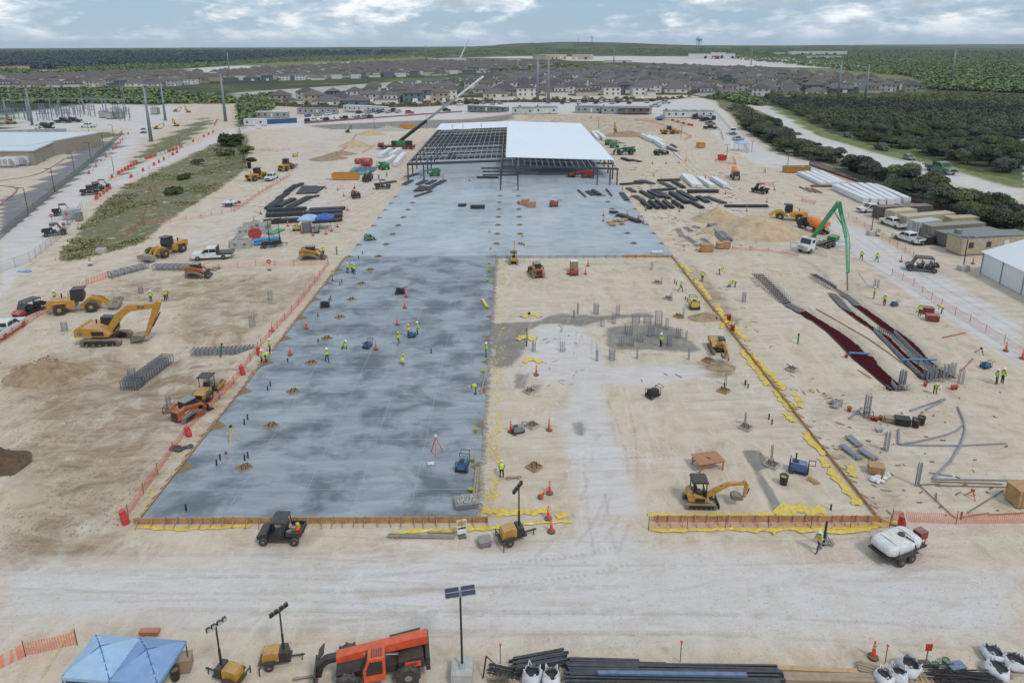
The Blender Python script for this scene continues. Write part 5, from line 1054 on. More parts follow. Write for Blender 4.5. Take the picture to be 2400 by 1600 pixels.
place('drill',lambda:make_excavator(1,col('drab_green',(70,82,66)),False,'up'),gp(816,311),.4,'dark green tracked drill rig beside the small orange-fenced trench','excavator','tracked excavators',.42)
place('tele_g',lambda:make_telehandler(m_grn),gp(862,422),-1.5,'green telehandler facing the camera beside the yellow dumpster','telehandler','telehandlers')
place('tele_o2',lambda:make_telehandler(m_casor),gp(834,462),1.9,'small orange telehandler in the open yard left of the slab','telehandler','telehandlers',.8)
place('tele_g',None,gp(1465,362),math.pi+.1,'longest green telehandler right of the white roof','telehandler','telehandlers',1.15)
place('tele_g',None,gp(1548,363),.4,'green machine in front of the white panel stacks by the roof','telehandler','telehandlers',.85)
def make_boomlift(paint):
    rt=root('boom_lift'); MB().box(0,0,.75,2.6,2.0,.5).o('chassis',paint,rt); MB().prism([(-1.6,1.0),(.8,1.0),(.8,1.7),(-1.2,2.0),(-1.6,1.8)],-.9,.9).o('turret',paint,rt); MB().beam((-1.2,0,2.1),(3.2,0,1.5),.35,.4).o('boom',paint,rt); m=MB()
    for z in (.6,1.1,1.6):
        for s in (-1,1): m.beam((3.3,s*.5,z),(4.2,s*.5,z),.05,.05)
        m.beam((3.3,-.5,z),(3.3,.5,z),.05,.05).beam((4.2,-.5,z),(4.2,.5,z),.05,.05)
    m.box(3.75,0,.5,.9,1.0,.06).o('work_basket',m_black,rt)
    for x in (1.0,-1.0):
        for s in (-1,1): wheel(rt,x,s*.95,.48,.34)
    return rt
for x,y,a,lab,s in ((1019,412,math.pi+.2,'green boom lift on the slab inside the left steel bay',1),(900,397,2.2,'green boom lift beside the long white panel packs',1.1),(1428,340,.2,'farther green boom lift at the edge of the white roof',1),(1440,346,.1,'nearer green boom lift at the edge of the white roof',1.05),(1060,372,1.3,'green boom lift deep inside the open frame',.9)):
    place('blift',lambda:make_boomlift(m_grn),sgp(x,y),a,lab,'boom lift','green boom lifts',s)
place('blift_r',lambda:make_boomlift(m_red),sgp(1376,416),math.pi,'red boom lift under the right side of the roof','boom lift','boom lifts')
place('sgreen',lambda:make_skid(m_grn),sgp(865,563),.5,'tiny green machine alone on the pale slab','track loader','compact track loaders',.55)
# --- trucks
place('flatbed',lambda:make_pickup(m_white,'flat','flatbed_truck'),gp(497,606),ang((520,604),(470,607)),'white crew cab flatbed truck loaded with black equipment','truck','trucks on the site',1.15)
place('p_white',lambda:make_pickup(m_white),gp(637,421),ang((655,412),(622,428)),'white pickup beside the yellow loaders below the bank','pickup','white pickups',1.05)
place('p_white',None,gp(16,781),ang((-20,800),(45,758)),'white pickup cut by the left picture edge','pickup','white pickups',1.05)
for x,y,a,lab in ((2041,497,math.pi+.12,'white pickup beside the brown container'),(2092,530,ang((2118,539),(2070,522)),'white pickup in front of the cream containers'),(2128,566,ang((2158,573),(2102,555)),'white pickup nearest the dark grey container')): place('p_white',None,gp(x,y),a,lab,'pickup','white pickups',1.05)
place('p_black',lambda:make_pickup(m_black,'flat'),gp(2173,572),.2+math.pi,'small black flatbed beside the white pickup and containers','truck','trucks on the site',.85)
place('c_black',lambda:make_car(m_black),gp(1985,321),ang((1978,318),(1995,325)),'black car farthest along the outer road','car','cars on the outer road')
place('p_blk2',lambda:make_pickup(m_black,'flat'),gp(2066,351),ang((2052,346),(2085,357)),'black flatbed truck on the outer road','truck','trucks on the outer road',1.3)
place('c_grey',lambda:make_car(m_grey),gp(2130,374),ang((2118,370),(2142,377)),'dark grey car between the trucks on the outer road','car','cars on the outer road')
place('p_green',lambda:make_pickup(m_grn,'flat'),gp(2205,404),ang((2170,394),(2228,408)),'green cab flatbed truck on the outer road','truck','trucks on the outer road',1.7)
place('van',lambda:make_pickup(m_white,'cap'),gp(1718,314),ang((1718,296),(1718,318)),'white bus on the haul road near the tree strip','bus','vehicles on the haul road',1.4)
place('c_silver',lambda:make_car(m_silver),gp(1730,329),.3,'silver car parked by the shade sail at the gate','car','vehicles on the haul road')
place('p_tow',lambda:make_pickup(m_white,'cap'),gp(337,311),ang((340,300),(335,316)),'white truck driving down the haul road by the thick pole','truck','vehicles on the haul road',1.2)
place('utv',lambda:make_utv(m_black),gp(660,1263),math.pi-.02,'black utility vehicle with tools in its bed before the slab edge','utility vehicle','utility vehicles')
place('utv_r',lambda:make_utv(m_red,2,False),gp(66,738),ang((85,735),(38,753)),'red-nosed utility vehicle with black roof at the left edge','utility vehicle','utility vehicles',1.1)
place('utv_b',lambda:make_utv(m_black,2,True),gp(2152,634),math.pi-.35,'black crew utility vehicle driving on the pale right road','utility vehicle','utility vehicles',1.25)
for x,y,a,lab in ((150,503,.6,'black utility vehicle beside the stop sign trailer'),(131,551,.5,'black utility vehicle in front of the stop signs'),(212,456,.5,'nearest of the three utility vehicles on the haul road bend'),(226,448,.5,'middle of the three utility vehicles on the haul road bend'),(240,442,.5,'farthest of the three utility vehicles on the haul road bend'),(898,442,.3,'black utility vehicle at the slab edge near the steel frame'),(1780,452,2.2,'black utility vehicle alone in the right yard')):
    place('utv_k',lambda:make_utv(m_black,1,False),gp(x,y),a,lab,'utility vehicle','utility vehicles',1.25)
place('mixer',lambda:make_mixer(col('drum_orange',(228,126,44),dust=.1),m_black),gp(1722,418),ang((1714,404),(1730,428)),'orange mixer truck alone in the right yard','mixer truck','orange mixer trucks',.84)
place('mixer',None,gp(1905,541),ang((1930,549),(1880,533)),'orange mixer truck backed up to the pump truck','mixer truck','orange mixer trucks',.84)
# --- concrete pump
rt=root('pump_truck'); base=gp(1912,585); a=ang((1953,571),(1886,589)); c,s=math.cos(a),math.sin(a)
MB().box(-2,0,.95,8,1.0,.35).o('chassis',m_black,rt); MB().prism([(2.1,.7),(4.3,.7),(4.4,1.45),(3.5,1.7),(3.2,2.7),(2.1,2.75)],-1.15,1.15).o('cab',m_white,rt); MB().add([(3.53,-1,1.73),(3.53,1,1.73),(3.25,.95,2.6),(3.25,-.95,2.6)],[(0,1,2,3)]).o('windshield',m_glass,rt); MB().box(4.42,0,1.15,.06,1.5,.6).o('grille',m_chrome,rt)
for q in (-1,1):
    MB().box(2.7,q*1.16,2.2,.8,.02,.6).o('window',m_glass,rt)
    for x in (3.3,-2.6,-3.9): wheel(rt,x,q*.95,.52,.4)
    for x,e in ((1.6,2.6),(-5.2,2.2)): MB().beam((x,q*.8,1.0),(x+(.8 if x>0 else -.8),q*e*1.4,1.0),.22,.28).cyl((x+(.8 if x>0 else -.8),q*e*1.4,0),(x+(.8 if x>0 else -.8),q*e*1.4,1.0),.12,n=6).o('outrigger',m_white,rt)
MB().prism([(-6,.8),(-4.6,.8),(-4.6,1.7),(-6,1.9)],-.8,.8).o('hopper',m_grn,rt); MB().cyl((1.2,0,1.1),(1.2,0,2.7),.5,n=10).o('turret',m_grn,rt); rt.location=base; rt.rotation_euler=(0,0,a); iv=(Matrix.Translation(base)@Matrix.Rotation(a,4,'Z')).inverted()
m_gb=col('boom_green',(64,150,106),dust=.05)
def wl(v): return tuple(iv@v)
Yb=base.y; q0=Vector((1.2,0,2.7)); e1=iv@at(1966,474,Yb-9); e1b=iv@at(1972,505,Yb-9.6); e2=iv@at(1983,556,Yb-13); e3=iv@at(1986,640,Yb-18.5)
MB().beam(q0,e1,.5,.6).o('boom',m_gb,rt); MB().beam(e1,e1b,.45,.5).o('boom',m_gb,rt); MB().beam(e1b,e2,.38,.45).o('boom',m_gb,rt); MB().beam(e2,e3,.3,.36).o('boom',m_gb,rt); off=Vector((.0,.5,.25)); MB().tube([q0+off,e1+off*.7,e1b+off*.6,e2+off,e3+off*.6],.09,6).o('delivery_pipe',m_gb,rt)
mid=q0.lerp(e1,.55); MB().beam(q0+Vector((0,0,-.6)),mid,.22,.22).o('hydraulic_cylinder',m_gb,rt); mid=e1b.lerp(e2,.6); MB().beam(e1.lerp(q0,.2),mid,.16,.16).o('hydraulic_cylinder',m_gb,rt)
tip=iv@Vector((*G(1986,682)[:2],.15)); MB().tube([e3,e3.lerp(tip,.5)+Vector((.1,0,.3)),tip],.11,8).o('end_hose',mat('hose',(70,48,40),.7),rt); tag(rt,'white concrete pump truck with its green boom folded over the trenches','pump truck')
# --- mobile crane
rt=root('mobile_crane'); base=gp(932,349); m_cr=col('crane_red',(120,32,34)); 
MB().box(0,0,1.05,13,2.4,.7).o('carrier',m_cr,rt); MB().prism([(-7.2,.7),(-5.2,.7),(-5.2,2.3),(-6.9,2.3),(-7.2,1.6)],-1.2,1.2).o('carrier_cab',m_cr,rt); MB().box(1.2,0,2.3,4.4,2.4,1.5).o('superstructure',m_grn,rt); MB().box(4.3,0,2.2,2.2,2.6,1.6).o('counterweight',m_black,rt); MB().box(-1.2,-1.0,2.3,1.6,.9,1.6).o('operator_cab',m_black,rt)
for x in (-5.5,-4,-2.4,1.6,3.2,4.8):
    for q in (-1,1): wheel(rt,x,q*1.05,.55,.4)
for x in (-3.3,5.8):
    for q in (-1,1): MB().beam((x,0,.7),(x,q*3.6,.7),.25,.3).cyl((x,q*3.5,-.1),(x,q*3.5,.8),.14,n=6).o('outrigger',m_cr,rt)
rt.location=base; t0=Vector((1.0,0,2.9)); t1=at(1133,179,base.y+22)-base; k=t0.lerp(t1,.30)
MB().beam(t0,k,.9,1.1).o('boom_base',m_black,rt); MB().beam(k,t0.lerp(t1,.66),.65,.8).o('boom_section',m_galv,rt); MB().beam(t0.lerp(t1,.66),t1,.5,.6).o('boom_tip',m_wbld,rt); MB().cyl((-.5,0,2.4),tuple(t0.lerp(t1,.2)),.25,n=8).o('boom_cylinder',m_chrome,rt); tag(rt,'red mobile crane with long grey boom raised beside the steel frame','crane')
# --- water trailers
def make_water_trailer():
    rt=root('water_trailer'); MB().box(-.1,0,.62,3.6,1.5,.12).o('frame',m_black,rt); prof=[(.2,-1.75),(.62,-1.65),(.72,-1.3),(.74,0),(.72,1.3),(.62,1.65),(.2,1.75)]
    b=MB().lathe(prof,18,(-.3,0,1.28),'x'); sqf=lambda x,y,z:(lambda a,r:(-.3+(x+.3)*.86,r*1.2*math.copysign(abs(math.cos(a))**.45,math.cos(a)),1.06+r*.5*math.copysign(abs(math.sin(a))**.45,math.sin(a))))(math.atan2(z-1.28,y),math.hypot(y,z-1.28)); b.v=[sqf(*q) for q in b.v]; b.o('tank',m_white,rt,True)
    for x in (-1.1,.5): MB().tube([(x,-.88,.75),(x,-.87,1.15),(x,-.6,1.40),(x,0,1.46),(x,.6,1.40),(x,.87,1.15),(x,.88,.75)],.025,5).o('strap',m_grey,rt)
    for q in (-1,1):
        for x in (-.85,.05): wheel(rt,x,q*.95,.34,.22)
        MB().prism([(-1.35,.72),(.55,.72),(.4,.82),(-1.2,.82)],q*.95-.16,q*.95+.16).o('fender',m_black,rt); MB().beam((1.6,q*.6,.6),(2.7,0,.55),.09,.1).o('drawbar',m_red,rt)
    MB().box(2.0,0,.95,.7,.6,.5).o('pump',m_cr,rt); MB().beam((1.5,.5,1.0),(1.1,.75,2.4),.08,.08).o('fill_pipe',m_white,rt); MB().cyl((.1,0,1.40),(.1,0,1.52),.22,n=12).o('lid',m_black,rt); MB().tube([(.1,-.3,1.53),(.3,-.75,1.4),(.4,-.95,.9)],.05,6).o('hose',m_black,rt); return rt
place('wtrailer',make_water_trailer,gp(2103,1296),ang((2075,1292),(2152,1274))+.12,'white tank water trailer in front of the orange net fence','trailer','water trailers',1.1); place('wtrailer',None,gp(541,483),.25,'small white tank trailer below the bank netting','trailer','water trailers',.95)
# --- light towers
place('lt1',lambda:make_light_tower(.75,4.4),gp(1199,1266),.35,'yellow light tower trailer in front of the slab corner','light tower','light towers'); place('lt2',lambda:make_light_tower(1.2,4.6),gp(540,1594),math.pi-.3,'yellow light tower with clustered lamps left of its twin','light tower','light towers',.85); place('lt1',None,gp(648,1553),.15,'yellow light tower with a slanted lamp bar beside the telehandler','light tower','light towers',.85)
place('lt3',lambda:make_light_tower(.4,5.2,m_black),gp(625,580),.4,'black light tower left of its twin by the blue pipe','light tower','light towers'); place('lt3',None,gp(649,577),.3,'black light tower right of its twin by the blue pipe','light tower','light towers')
place('tele',lambda:make_telehandler(m_org,'SkyTrak'),gp(888,1578),ang((952,1574),(825,1594)),'large orange telehandler with forks lowered at the front of the picture','telehandler','telehandlers',1.02)
# --- dumpsters
m_dy=col('dumpster_yellow',(196,136,44)); m_dr=col('dumpster_rust',(166,118,50))
place('dump',lambda:make_dumpster(7.4,m_dy),gp(811,420),.0,'long yellow roll-off dumpster beside the green telehandler','dumpster','dumpsters'); place('dump',None,gp(957,302),.05,'yellow lettered dumpster beyond the crane','dumpster','dumpsters',1.05); place('dump2',lambda:make_dumpster(7.4,m_dr,m_white),gp(1866,404),.0,'rusty yellow dumpster full of white waste by the tree strip','dumpster','dumpsters'); place('dump3',lambda:make_dumpster(2.6,m_dy,m_white),gp(1642,346),.1,'short orange dumpster with white bags in the right yard','dumpster','dumpsters'); place('dump4',lambda:make_dumpster(2.2,m_red,m_white),gp(1692,375),.2,'small red bin beside the orange netting near the gate','dumpster','dumpsters',.9)
# --- containers and tents on the right
for x0,y0,x1,y1,cn,rgb,lab in ((1285,828,1685,815,'brown',(84,74,72),'dark brown long container farthest back'),(1392,862,1620,838,'cream_a',(190,180,152),'short cream container behind the white pickup'),(1482,903,1885,868,'cream_b',(182,172,146),'long cream container with an open dark doorway'),(1577,948,1810,914,'ice',(178,186,188),'short pale blue-grey container between the cream ones'),(1812,914,2030,905,'sand',(178,166,136),'short sand container right of the pale blue one'),(1662,978,2110,948,'olive',(122,124,114),'long olive-grey container between sand and slate ones'),(1762,1034,2215,998,'slate',(92,102,104),'long dark slate container nearest the fence')):
    a=gp(*Z8(x0,y0)); b=gp(*Z8(x1,y1)); L_=12.2 if (b-a).length>9.5 else 6.1; d=(b-a).normalized(); n=Vector((-d.y,d.x,0)); cpos=a+d*L_/2+n*1.25
    mm=col('box_'+cn,rgb,.6); place(('cont',cn),lambda:make_container(L_,mm),cpos,math.atan2(d.y,d.x),lab,'container','storage containers in the right yard')
a=gp(*Z8(1885,1100)); b=gp(*Z8(2352,1075)); d=(b-a).normalized(); n=Vector((-d.y,d.x,0)); mt_=col('trailer_tan',(176,164,138),.7,.05)
place('sitehut',lambda:make_trailer(14,mt_,mat('seam_roof',(112,118,126),.5,metal=.2,dust=.15)),a+d*7+n*1.8,math.atan2(d.y,d.x),'tan site hut with curved grey roof behind the white tent','trailer','site huts')
a=gp(2297,640); b=gp(2400,694); d=(b-a).normalized(); n=Vector((-d.y,d.x,0)); n=n if n.x>0 else -n; rt=root('marquee'); L_=30; W=20; H=3.6; m_mq=mat('tent_white',(214,218,220),.6,dust=.05,var=.04)
MB().box(L_/2,W/2,H/2,L_,W,H).o('wall',m_mq,rt); MB().add([(-.3,-.3,H),(L_,-.3,H),(L_,W/2,H+3.4),(-.3,W/2,H+3.4),(-.3,W+.3,H),(L_,W+.3,H)],[(0,1,2,3),(3,2,5,4),(0,3,4),(1,5,2)]).o('roof',m_mq,rt)
for i in range(7): MB().box(i*5+.1,-.06,H/2,.14,.1,H).o('frame_post',m_galv,rt)
rt.location=a; rt.rotation_euler=(0,0,math.atan2(d.y,d.x))
if (Matrix.Rotation(rt.rotation_euler[2],3,'Z')@Vector((0,1,0))).dot(n)<0:
    rt.scale=(1,-1,1)
tag(rt,'large white frame tent cut by the right picture edge','tent')
# --- office trailers and the car park
m_tw=col('trailer_white',(202,204,204),.7,.03); m_tg=col('trailer_grey',(150,152,152),.7,.03); m_td=col('trailer_dark',(112,118,124),.7,.03); m_rw=mat('trailer_roof_white',(205,206,206),.6,dust=.05); m_rg=mat('trailer_roof_grey',(118,122,126),.6,dust=.1)
for x0,x1,yb,wm,rm,kw,lab in ((600,674,277,m_tg,m_rw,{},'grey office trailer at the left end of the row'),(697,790,268,m_tg,m_rg,{},'grey office trailer second from the left end'),(805,902,263,m_tw,m_rw,{},'white office trailer third from the left end'),(1096,1185,263,m_td,m_rw,{},'dark grey office trailer with white roof beside the crane boom'),(1200,1251,269,m_tw,m_rg,{},'white office trailer left of the tall pole pair'),(1253,1307,268,m_tw,m_rg,{},'white office trailer under the tall pole pair'),(1349,1408,266,m_tg,m_rg,{},'grey office trailer right of the tall pole pair'),(1410,1527,268,m_tg,m_rg,{'deck':True},'long grey office trailer with a covered timber porch'),(1560,1673,277,m_tw,m_rg,{'stripes':5},'long white office trailer with pale stripes across its roof'),(572,620,296,m_tw,m_rw,{},'low white trailer beside the blue portable toilets')):
    a=G(x0,yb); b=G(x1,yb); L_=(b-a).length; d=(b-a).normalized(); n=Vector((-d.y,d.x,0)); W=3.6 if x0<1190 else 7.5
    place(('otr',lab),lambda:make_trailer(L_,wm,rm,W=W,**kw),(a+b)/2+n*W/2,math.atan2(d.y,d.x),lab,'office trailer','office trailers along the back')
PAINT={'white':m_white,'black':m_black,'silver':m_silver,'grey':m_grey,'blue':m_blue,'red':m_red}; cr=random.Random(11); CARS=[]
for i in range(11): CARS.append((722+i*14.6,285.5-i*.95,1.35,'in the front parked row before the grey trailers'))
for i in range(9): CARS.append((842+i*11.5,266.5-i*.3-(i%2)*2.5,1.3,'near the third trailer of the row'))
for i in range(3): CARS.append((722+i*24,274-i*2,1.4,'close under the grey trailers'))
for i in range(8): CARS.append((1040+i*19,247-(i%2)*3,1.3,'behind the dark grey trailer'))
for i in range(13): CARS.append((1318+i*13,243.5-(i%3)*2.2,1.5,'parked behind the grey trailers'))
for i in range(10): CARS.append((1436+i*13.5,241-(i%3)*3.2,1.5,'parked behind the porch trailer'))
for i in range(5): CARS.append((1628+i*11,277+i*.6,1.4,'below the striped roof trailer'))
for x,y,a in ((1655,284,.1),(1665,292,.1),(1664,303,-.2),(1543,247,.2),(1535,251,.2),(1560,243,.1),(960,266,.1),(1047,261,.1)): CARS.append((x,y,a,'beside the haul road bend' if x>1640 else 'between the office trailers'))
for x,y,a,w_ in CARS:
    cn=cr.choice(('white','black','silver','grey','white','black','silver','grey','black','white','silver','blue' if cr.random()<.5 else 'red')); pk=cr.random()<.45; p=gp(x,y)
    place(('pk' if pk else 'car',cn),(lambda:make_pickup(PAINT[cn])) if pk else (lambda:make_car(PAINT[cn],True)),p,a+cr.uniform(-.08,.08),f'{cn} {"pickup" if pk else "car"} {w_}','pickup' if pk else 'car','vehicles parked by the office trailers',1.05)
# ---------------------------------------------------------------- steel stacks, panel packs
m_beam=mat('primer_steel',(62,67,73),.55,var=.25,scale=2,dust=.04); m_pack=mat('white_wrap',(214,217,220),.5,dust=.06,var=.05); m_timber=mat('timber',(186,150,108),.8,var=.2,scale=3,dust=.2)
def beams(p,q,n,w,layers,label,zf=None,m=None,name='steel_beam_bundle',part='beam',size=(.28,.3),cat='steel beams',group='stacked dark steel beams'):
    a=zf(*p) if zf else sgp(*p); b=zf(*q) if zf else sgp(*q); z0=max(a.z,b.z); c=(a+b)/2; d=(b-a); L_=d.length; rz=math.atan2(d.y,d.x); rt=root(name); me=[]
    for k in range(2): me.append(None)
    sx=w/n
    for x in (-.35,.35): MB().box(x*L_,0,.06,.12,w+.2,.12).o('bearer',m_timber,rt)
    if part=='beam': n=max(2,int(n*1.8)); sx=w/n; size=(min(.16,sx*.7),.2)
    hb,hh=size; key=(part,round(L_,1),size,(m or m_beam).name)
    if key not in _W: 
        t=MB()
        if part=='beam': t.box(0,0,.02,L_,hb,.04).box(0,0,hh-.02,L_,hb,.04).box(0,0,hh/2,L_,.06,hh-.06)
        else: t.box(0,0,hh/2,L_,hb,hh)
        _W[key]=t.mesh(part,m or m_beam)
    for l in range(layers):
        for i in range(n-(l if n>2 else 0)):
            o=ob(part,_W[key],rt,(random.uniform(-.25,.25) if part=='beam' else random.uniform(-.06,.06),(i-(n-1-(l if n>2 else 0))/2)*sx+random.uniform(-.03,.03),.12+l*(hh+.03))); o.rotation_euler=(0,0,random.uniform(-.012,.012))
    rt.location=(c.x,c.y,z0); rt.rotation_euler=(0,0,rz); pc=((p[0]+q[0])/2,(p[1]+q[1])/2)
    return tag(rt,label or 'dark beam bundle '+near(*pc),cat,group)
for a,b,c,d,n,w,l in ((303,945,420,860,4,2,2),(400,925,545,855,4,2,2),(500,935,690,835,4,2,2),(395,855,490,800,3,1.6,2),(470,800,560,735,3,1.8,3),(540,750,620,715,3,1.5,2),(600,805,655,735,5,2,1),(655,805,730,735,5,2,1),(720,800,800,740,5,2,1),(700,840,770,820,3,1.2,1),(305,965,655,952,4,1.9,3),(292,1012,620,995,4,2,3),(275,1075,590,1055,4,2.2,3),(690,958,1010,942,5,2.2,2),(640,995,985,978,5,2.2,3),(615,1035,985,1015,5,2.2,3),(720,1068,985,1048,4,1.8,2)): beams(Z6(a,b),Z6(c,d),n,w,l,None)
for a,b,c,d,n,w,l in ((1585,880,1665,945,3,1.2,3),(1655,878,1735,945,3,1.2,3),(1715,875,1805,945,3,1.2,3),(1785,872,1870,940,3,1.2,2),(1870,880,1955,940,3,1.2,3),(2030,878,2140,940,3,1.3,2),(1575,785,1690,850,3,1.4,2),(1650,785,1760,840,4,1.4,2),(1730,790,1830,850,4,1.6,2),(1850,800,2000,895,4,1.6,3),(1925,785,2080,870,4,1.6,2),(2100,835,2190,885,4,1.5,2),(2170,832,2345,892,4,1.6,1),(2010,790,2285,790,4,1.6,3),(1730,685,1930,680,4,1.6,2),(1395,795,1455,868,4,1.3,1),(1515,822,1600,872,4,1.5,1),(1765,702,1855,742,4,1.5,1),(1870,692,1970,752,3,1.4,2),(1590,682,1690,717,5,1.8,1),(1525,695,1600,682,4,1.6,1),(1385,722,1610,707,2,.8,2),(1455,752,1520,790,4,1.4,1),(1670,780,1900,760,3,1.2,2),(1480,490,1570,510,5,1.8,1),(1405,480,1480,505,4,1.6,2),(1800,370,1900,415,5,1.8,1),(1855,350,1900,380,3,1.2,1)): beams(Z7(a,b),Z7(c,d),n,w,l,None)
for a,b,c,d,n,w,l in ((1555,722,1625,682,5,1.6,1),(1682,722,1755,682,5,1.6,1),(1770,718,1840,682,5,1.6,1),(1852,722,1925,682,5,1.6,1),(1662,782,1720,735,4,1.3,1),(1712,782,1760,740,4,1.3,1),(1770,774,1838,728,5,1.5,1),(1655,832,1810,782,3,.9,1),(2062,915,2122,915,4,1.4,2),(2172,935,2290,935,4,1.6,3),(2230,658,2425,660,2,.9,2),(1580,665,1690,620,4,1.5,1),(1350,712,1480,690,4,1.6,1)): beams(Z6(a,b),Z6(c,d),n,w,l,None)
for a,b,c,d,n,w,l in ((998,772,1070,835,2,.5,1),(1085,782,1140,820,4,1.3,1),(1135,777,1195,820,4,1.3,2),(1258,762,1310,825,2,.5,1),(1375,1002,1565,1070,5,1.4,2),(1290,980,1360,980,3,1.2,2)): beams(Z7(a,b),Z7(c,d),n,w,l,None)
beams(Z8(155,738),Z8(470,738),3,1.2,2,'long dark steel beam lying alone behind the sand heap'); beams(Z8(785,590),Z8(955,590),2,.8,2,'brown steel tubes beside the first white panel row',m=mat('brown_tube',(134,96,70),.6)); 
for i in range(3): beams(Z8(700+i*45,592+i*6),Z8(790+i*38,632+i*3),1,.4,1,'thin white and brown tubes before the panel rows',m=mat('brown_tube',(134,96,70),.6),group='brown tubes')
def packs(lst,Zf,n,l,lab):
    for i,(a,b,c,d) in enumerate(lst): beams(Zf(a,b),Zf(c,d),n,1.15*n,l,lab,m=m_pack,name='panel_pack',part='panel',size=(1.5,.42),cat='panel pack',group='white wrapped roof panel packs')
packs([(700,500+0,880,585),(750,497,930,583),(800,495,975,580),(850,493,1010,578)],Z8,1,2,'white roof panel pack in the farther row by the black fence')
packs([(960,608,1190,715),(1020,603,1250,720),(1080,600,1310,722),(1140,597,1370,722),(1200,600,1420,715),(1260,605,1490,712)],Z8,1,3,'white roof panel pack in the nearer row by the black fence')
packs([(1965,645,2070,745),(2010,650,2120,748),(2110,672,2235,750),(2240,672,2360,748)],Z7,1,2,'white roof panel pack behind the dark beam field')
packs([(1580,280,1690,330),(1640,290,1790,385),(1690,300,1770,345),(1130,250,1180,310),(1170,250,1240,315)],Z7,1,3,'white roof panel pack right of the white roof')
packs([(1335,472,1435,412),(1440,462,1520,410),(1480,552,1555,455),(1390,535,1470,485)],Z6,1,3,'long white panel pack beside the mobile crane')
beams(Z8(60,540),Z8(205,612),1,.6,1,'single white panel strip lying on the dirt beside the mixer',m=m_pack,part='panel',name='panel_strip',cat='panel strip',group=None,size=(.5,.12)); beams(Z7(1880,420),Z7(1950,485),1,.5,1,'white panel strip on the dirt before the panel stacks',m=m_pack,part='panel',name='panel_strip',cat='panel strip',group=None,size=(.5,.12))
m_pipe_b=col('pipe_blue',(46,128,184),dust=.1); m_pipe_r=col('pipe_red',(168,66,62),dust=.15); m_pipe_g=col('pipe_green',(64,150,122),dust=.1); m_teal=col('pipe_teal',(42,96,140),dust=.1)
def pipes(p,q,n,r,m,label,layers=1,name='pipe_bundle'):
    a=gp(*p); b=gp(*q); rt=root(name); d=b-a; L_=d.length
    for l in range(layers):
        for i in range(n-l): MB().cyl((-L_/2,(i-(n-1-l)/2)*r*2.05,r+l*r*1.75),(L_/2,(i-(n-1-l)/2)*r*2.05,r+l*r*1.75),r,n=10).o('pipe',m,rt)
    rt.location=(a+b)/2; rt.rotation_euler=(0,0,math.atan2(d.y,d.x)); return tag(rt,label,'pipes','pipe bundles')
pipes(Z6(180,1270),Z6(425,1240),3,.3,m_pipe_b,'bright blue pipe bundle between the black light towers',2); 
for i in range(5): pipes(Z6(1075+i*46,600),Z6(1110+i*46,560),4,.16,m_teal if i else m_pipe_g,'teal pipe bundle behind the yellow dumpster')
for i in range(3): pipes(Z6(1140+i*34,628),Z6(1165+i*34,600),4,.13,m_pipe_g,'green pipe bundle just behind the yellow dumpster')
pipes(Z6(320,1175),Z6(430,1130),5,.16,m_pipe_g,'green pipe bundle behind the blue pipes'); pipes(Z6(345,1178),Z6(455,1132),2,.14,m_pipe_g,'thin green pipes right of the green bundle')
def ring(p,r,l,m,label,rz=0,name='pipe_ring'):
    q=gp(*p); rt=root(name); MB().lathe([(r*.86,-l/2),(r,-l/2),(r,l/2),(r*.86,l/2),(r*.84,0)],18,(0,0,r),'y').o('shell',m,rt,True); rt.location=q; rt.rotation_euler=(0,0,rz); return tag(rt,label,'pipe ring','large drums and rings')
ring(Z6(192,1220),1.25,1.0,m_pipe_r,'large red plastic ring left of the blue pipes',.3); ring(Z6(1215,545),1.3,3.0,m_pipe_r,'large red-brown tank lying near the teal pipes',1.3,'tank'); ring(Z6(1135,525),.9,1.6,m_pipe_r,'smaller red-brown tank left of the larger one',1.2,'tank')
def conc_box(p,L_,W,H,rz,label):
    q=gp(*p); rt=root('precast_box'); m=MB()
    for s in (-1,1): m.box(0,s*(W/2-.1),H/2,L_,.2,H).box(s*(L_/2-.1),0,H/2,.2,W-.4,H)
    m.o('wall',m_conc,rt); MB().box(0,0,.1,L_-.4,W-.4,.2).o('floor',m_conc,rt)
    for s in (-.25,.25): MB().cyl((s*L_,-W/2-.012,H*.5),(s*L_,-W/2+.01,H*.5),H*.22,n=14).o('knockout',m_grey,rt)
    rt.location=q; rt.rotation_euler=(0,0,rz); tag(rt,label,'precast box','precast concrete boxes')
for x,y,L_,W,H,a,lab in ((65,1290,3.6,1.8,1.5,.0,'long pale precast box left of the blue pipes'),(80,1170,2.0,1.6,1.4,.3,'grey precast box behind the red ring'),(135,1130,2.4,1.6,1.4,.3,'grey precast box farthest left behind the red ring'),(195,1120,1.6,1.6,1.6,.2,'grey precast box above the red ring'),(295,1150,2.6,.8,2.3,1.4,'tall grey precast panel beside the beam stacks'),(40,1205,1.2,1.2,.5,0,'low dark precast ring beside the pale box'),(-10,1285,1.2,1.2,1.3,0,'small grey block left of the long precast box')): conc_box(Z6(x,y),L_,W,H,a,lab)
for x,y,lab in ((238,592,'white concrete block on the edge of the bank'),(2042,551,'square concrete base under the pump side lamp'),(2257,633,'square concrete base under the tent side lamp')):
    b=MB().box(0,0,.4,1.6,1.2,.8,tx=.94,ty=.9).o('concrete_block',m_conc); b.location=gp(x,y); b.rotation_euler=(0,0,.2); tag(b,lab,'concrete block','concrete blocks')
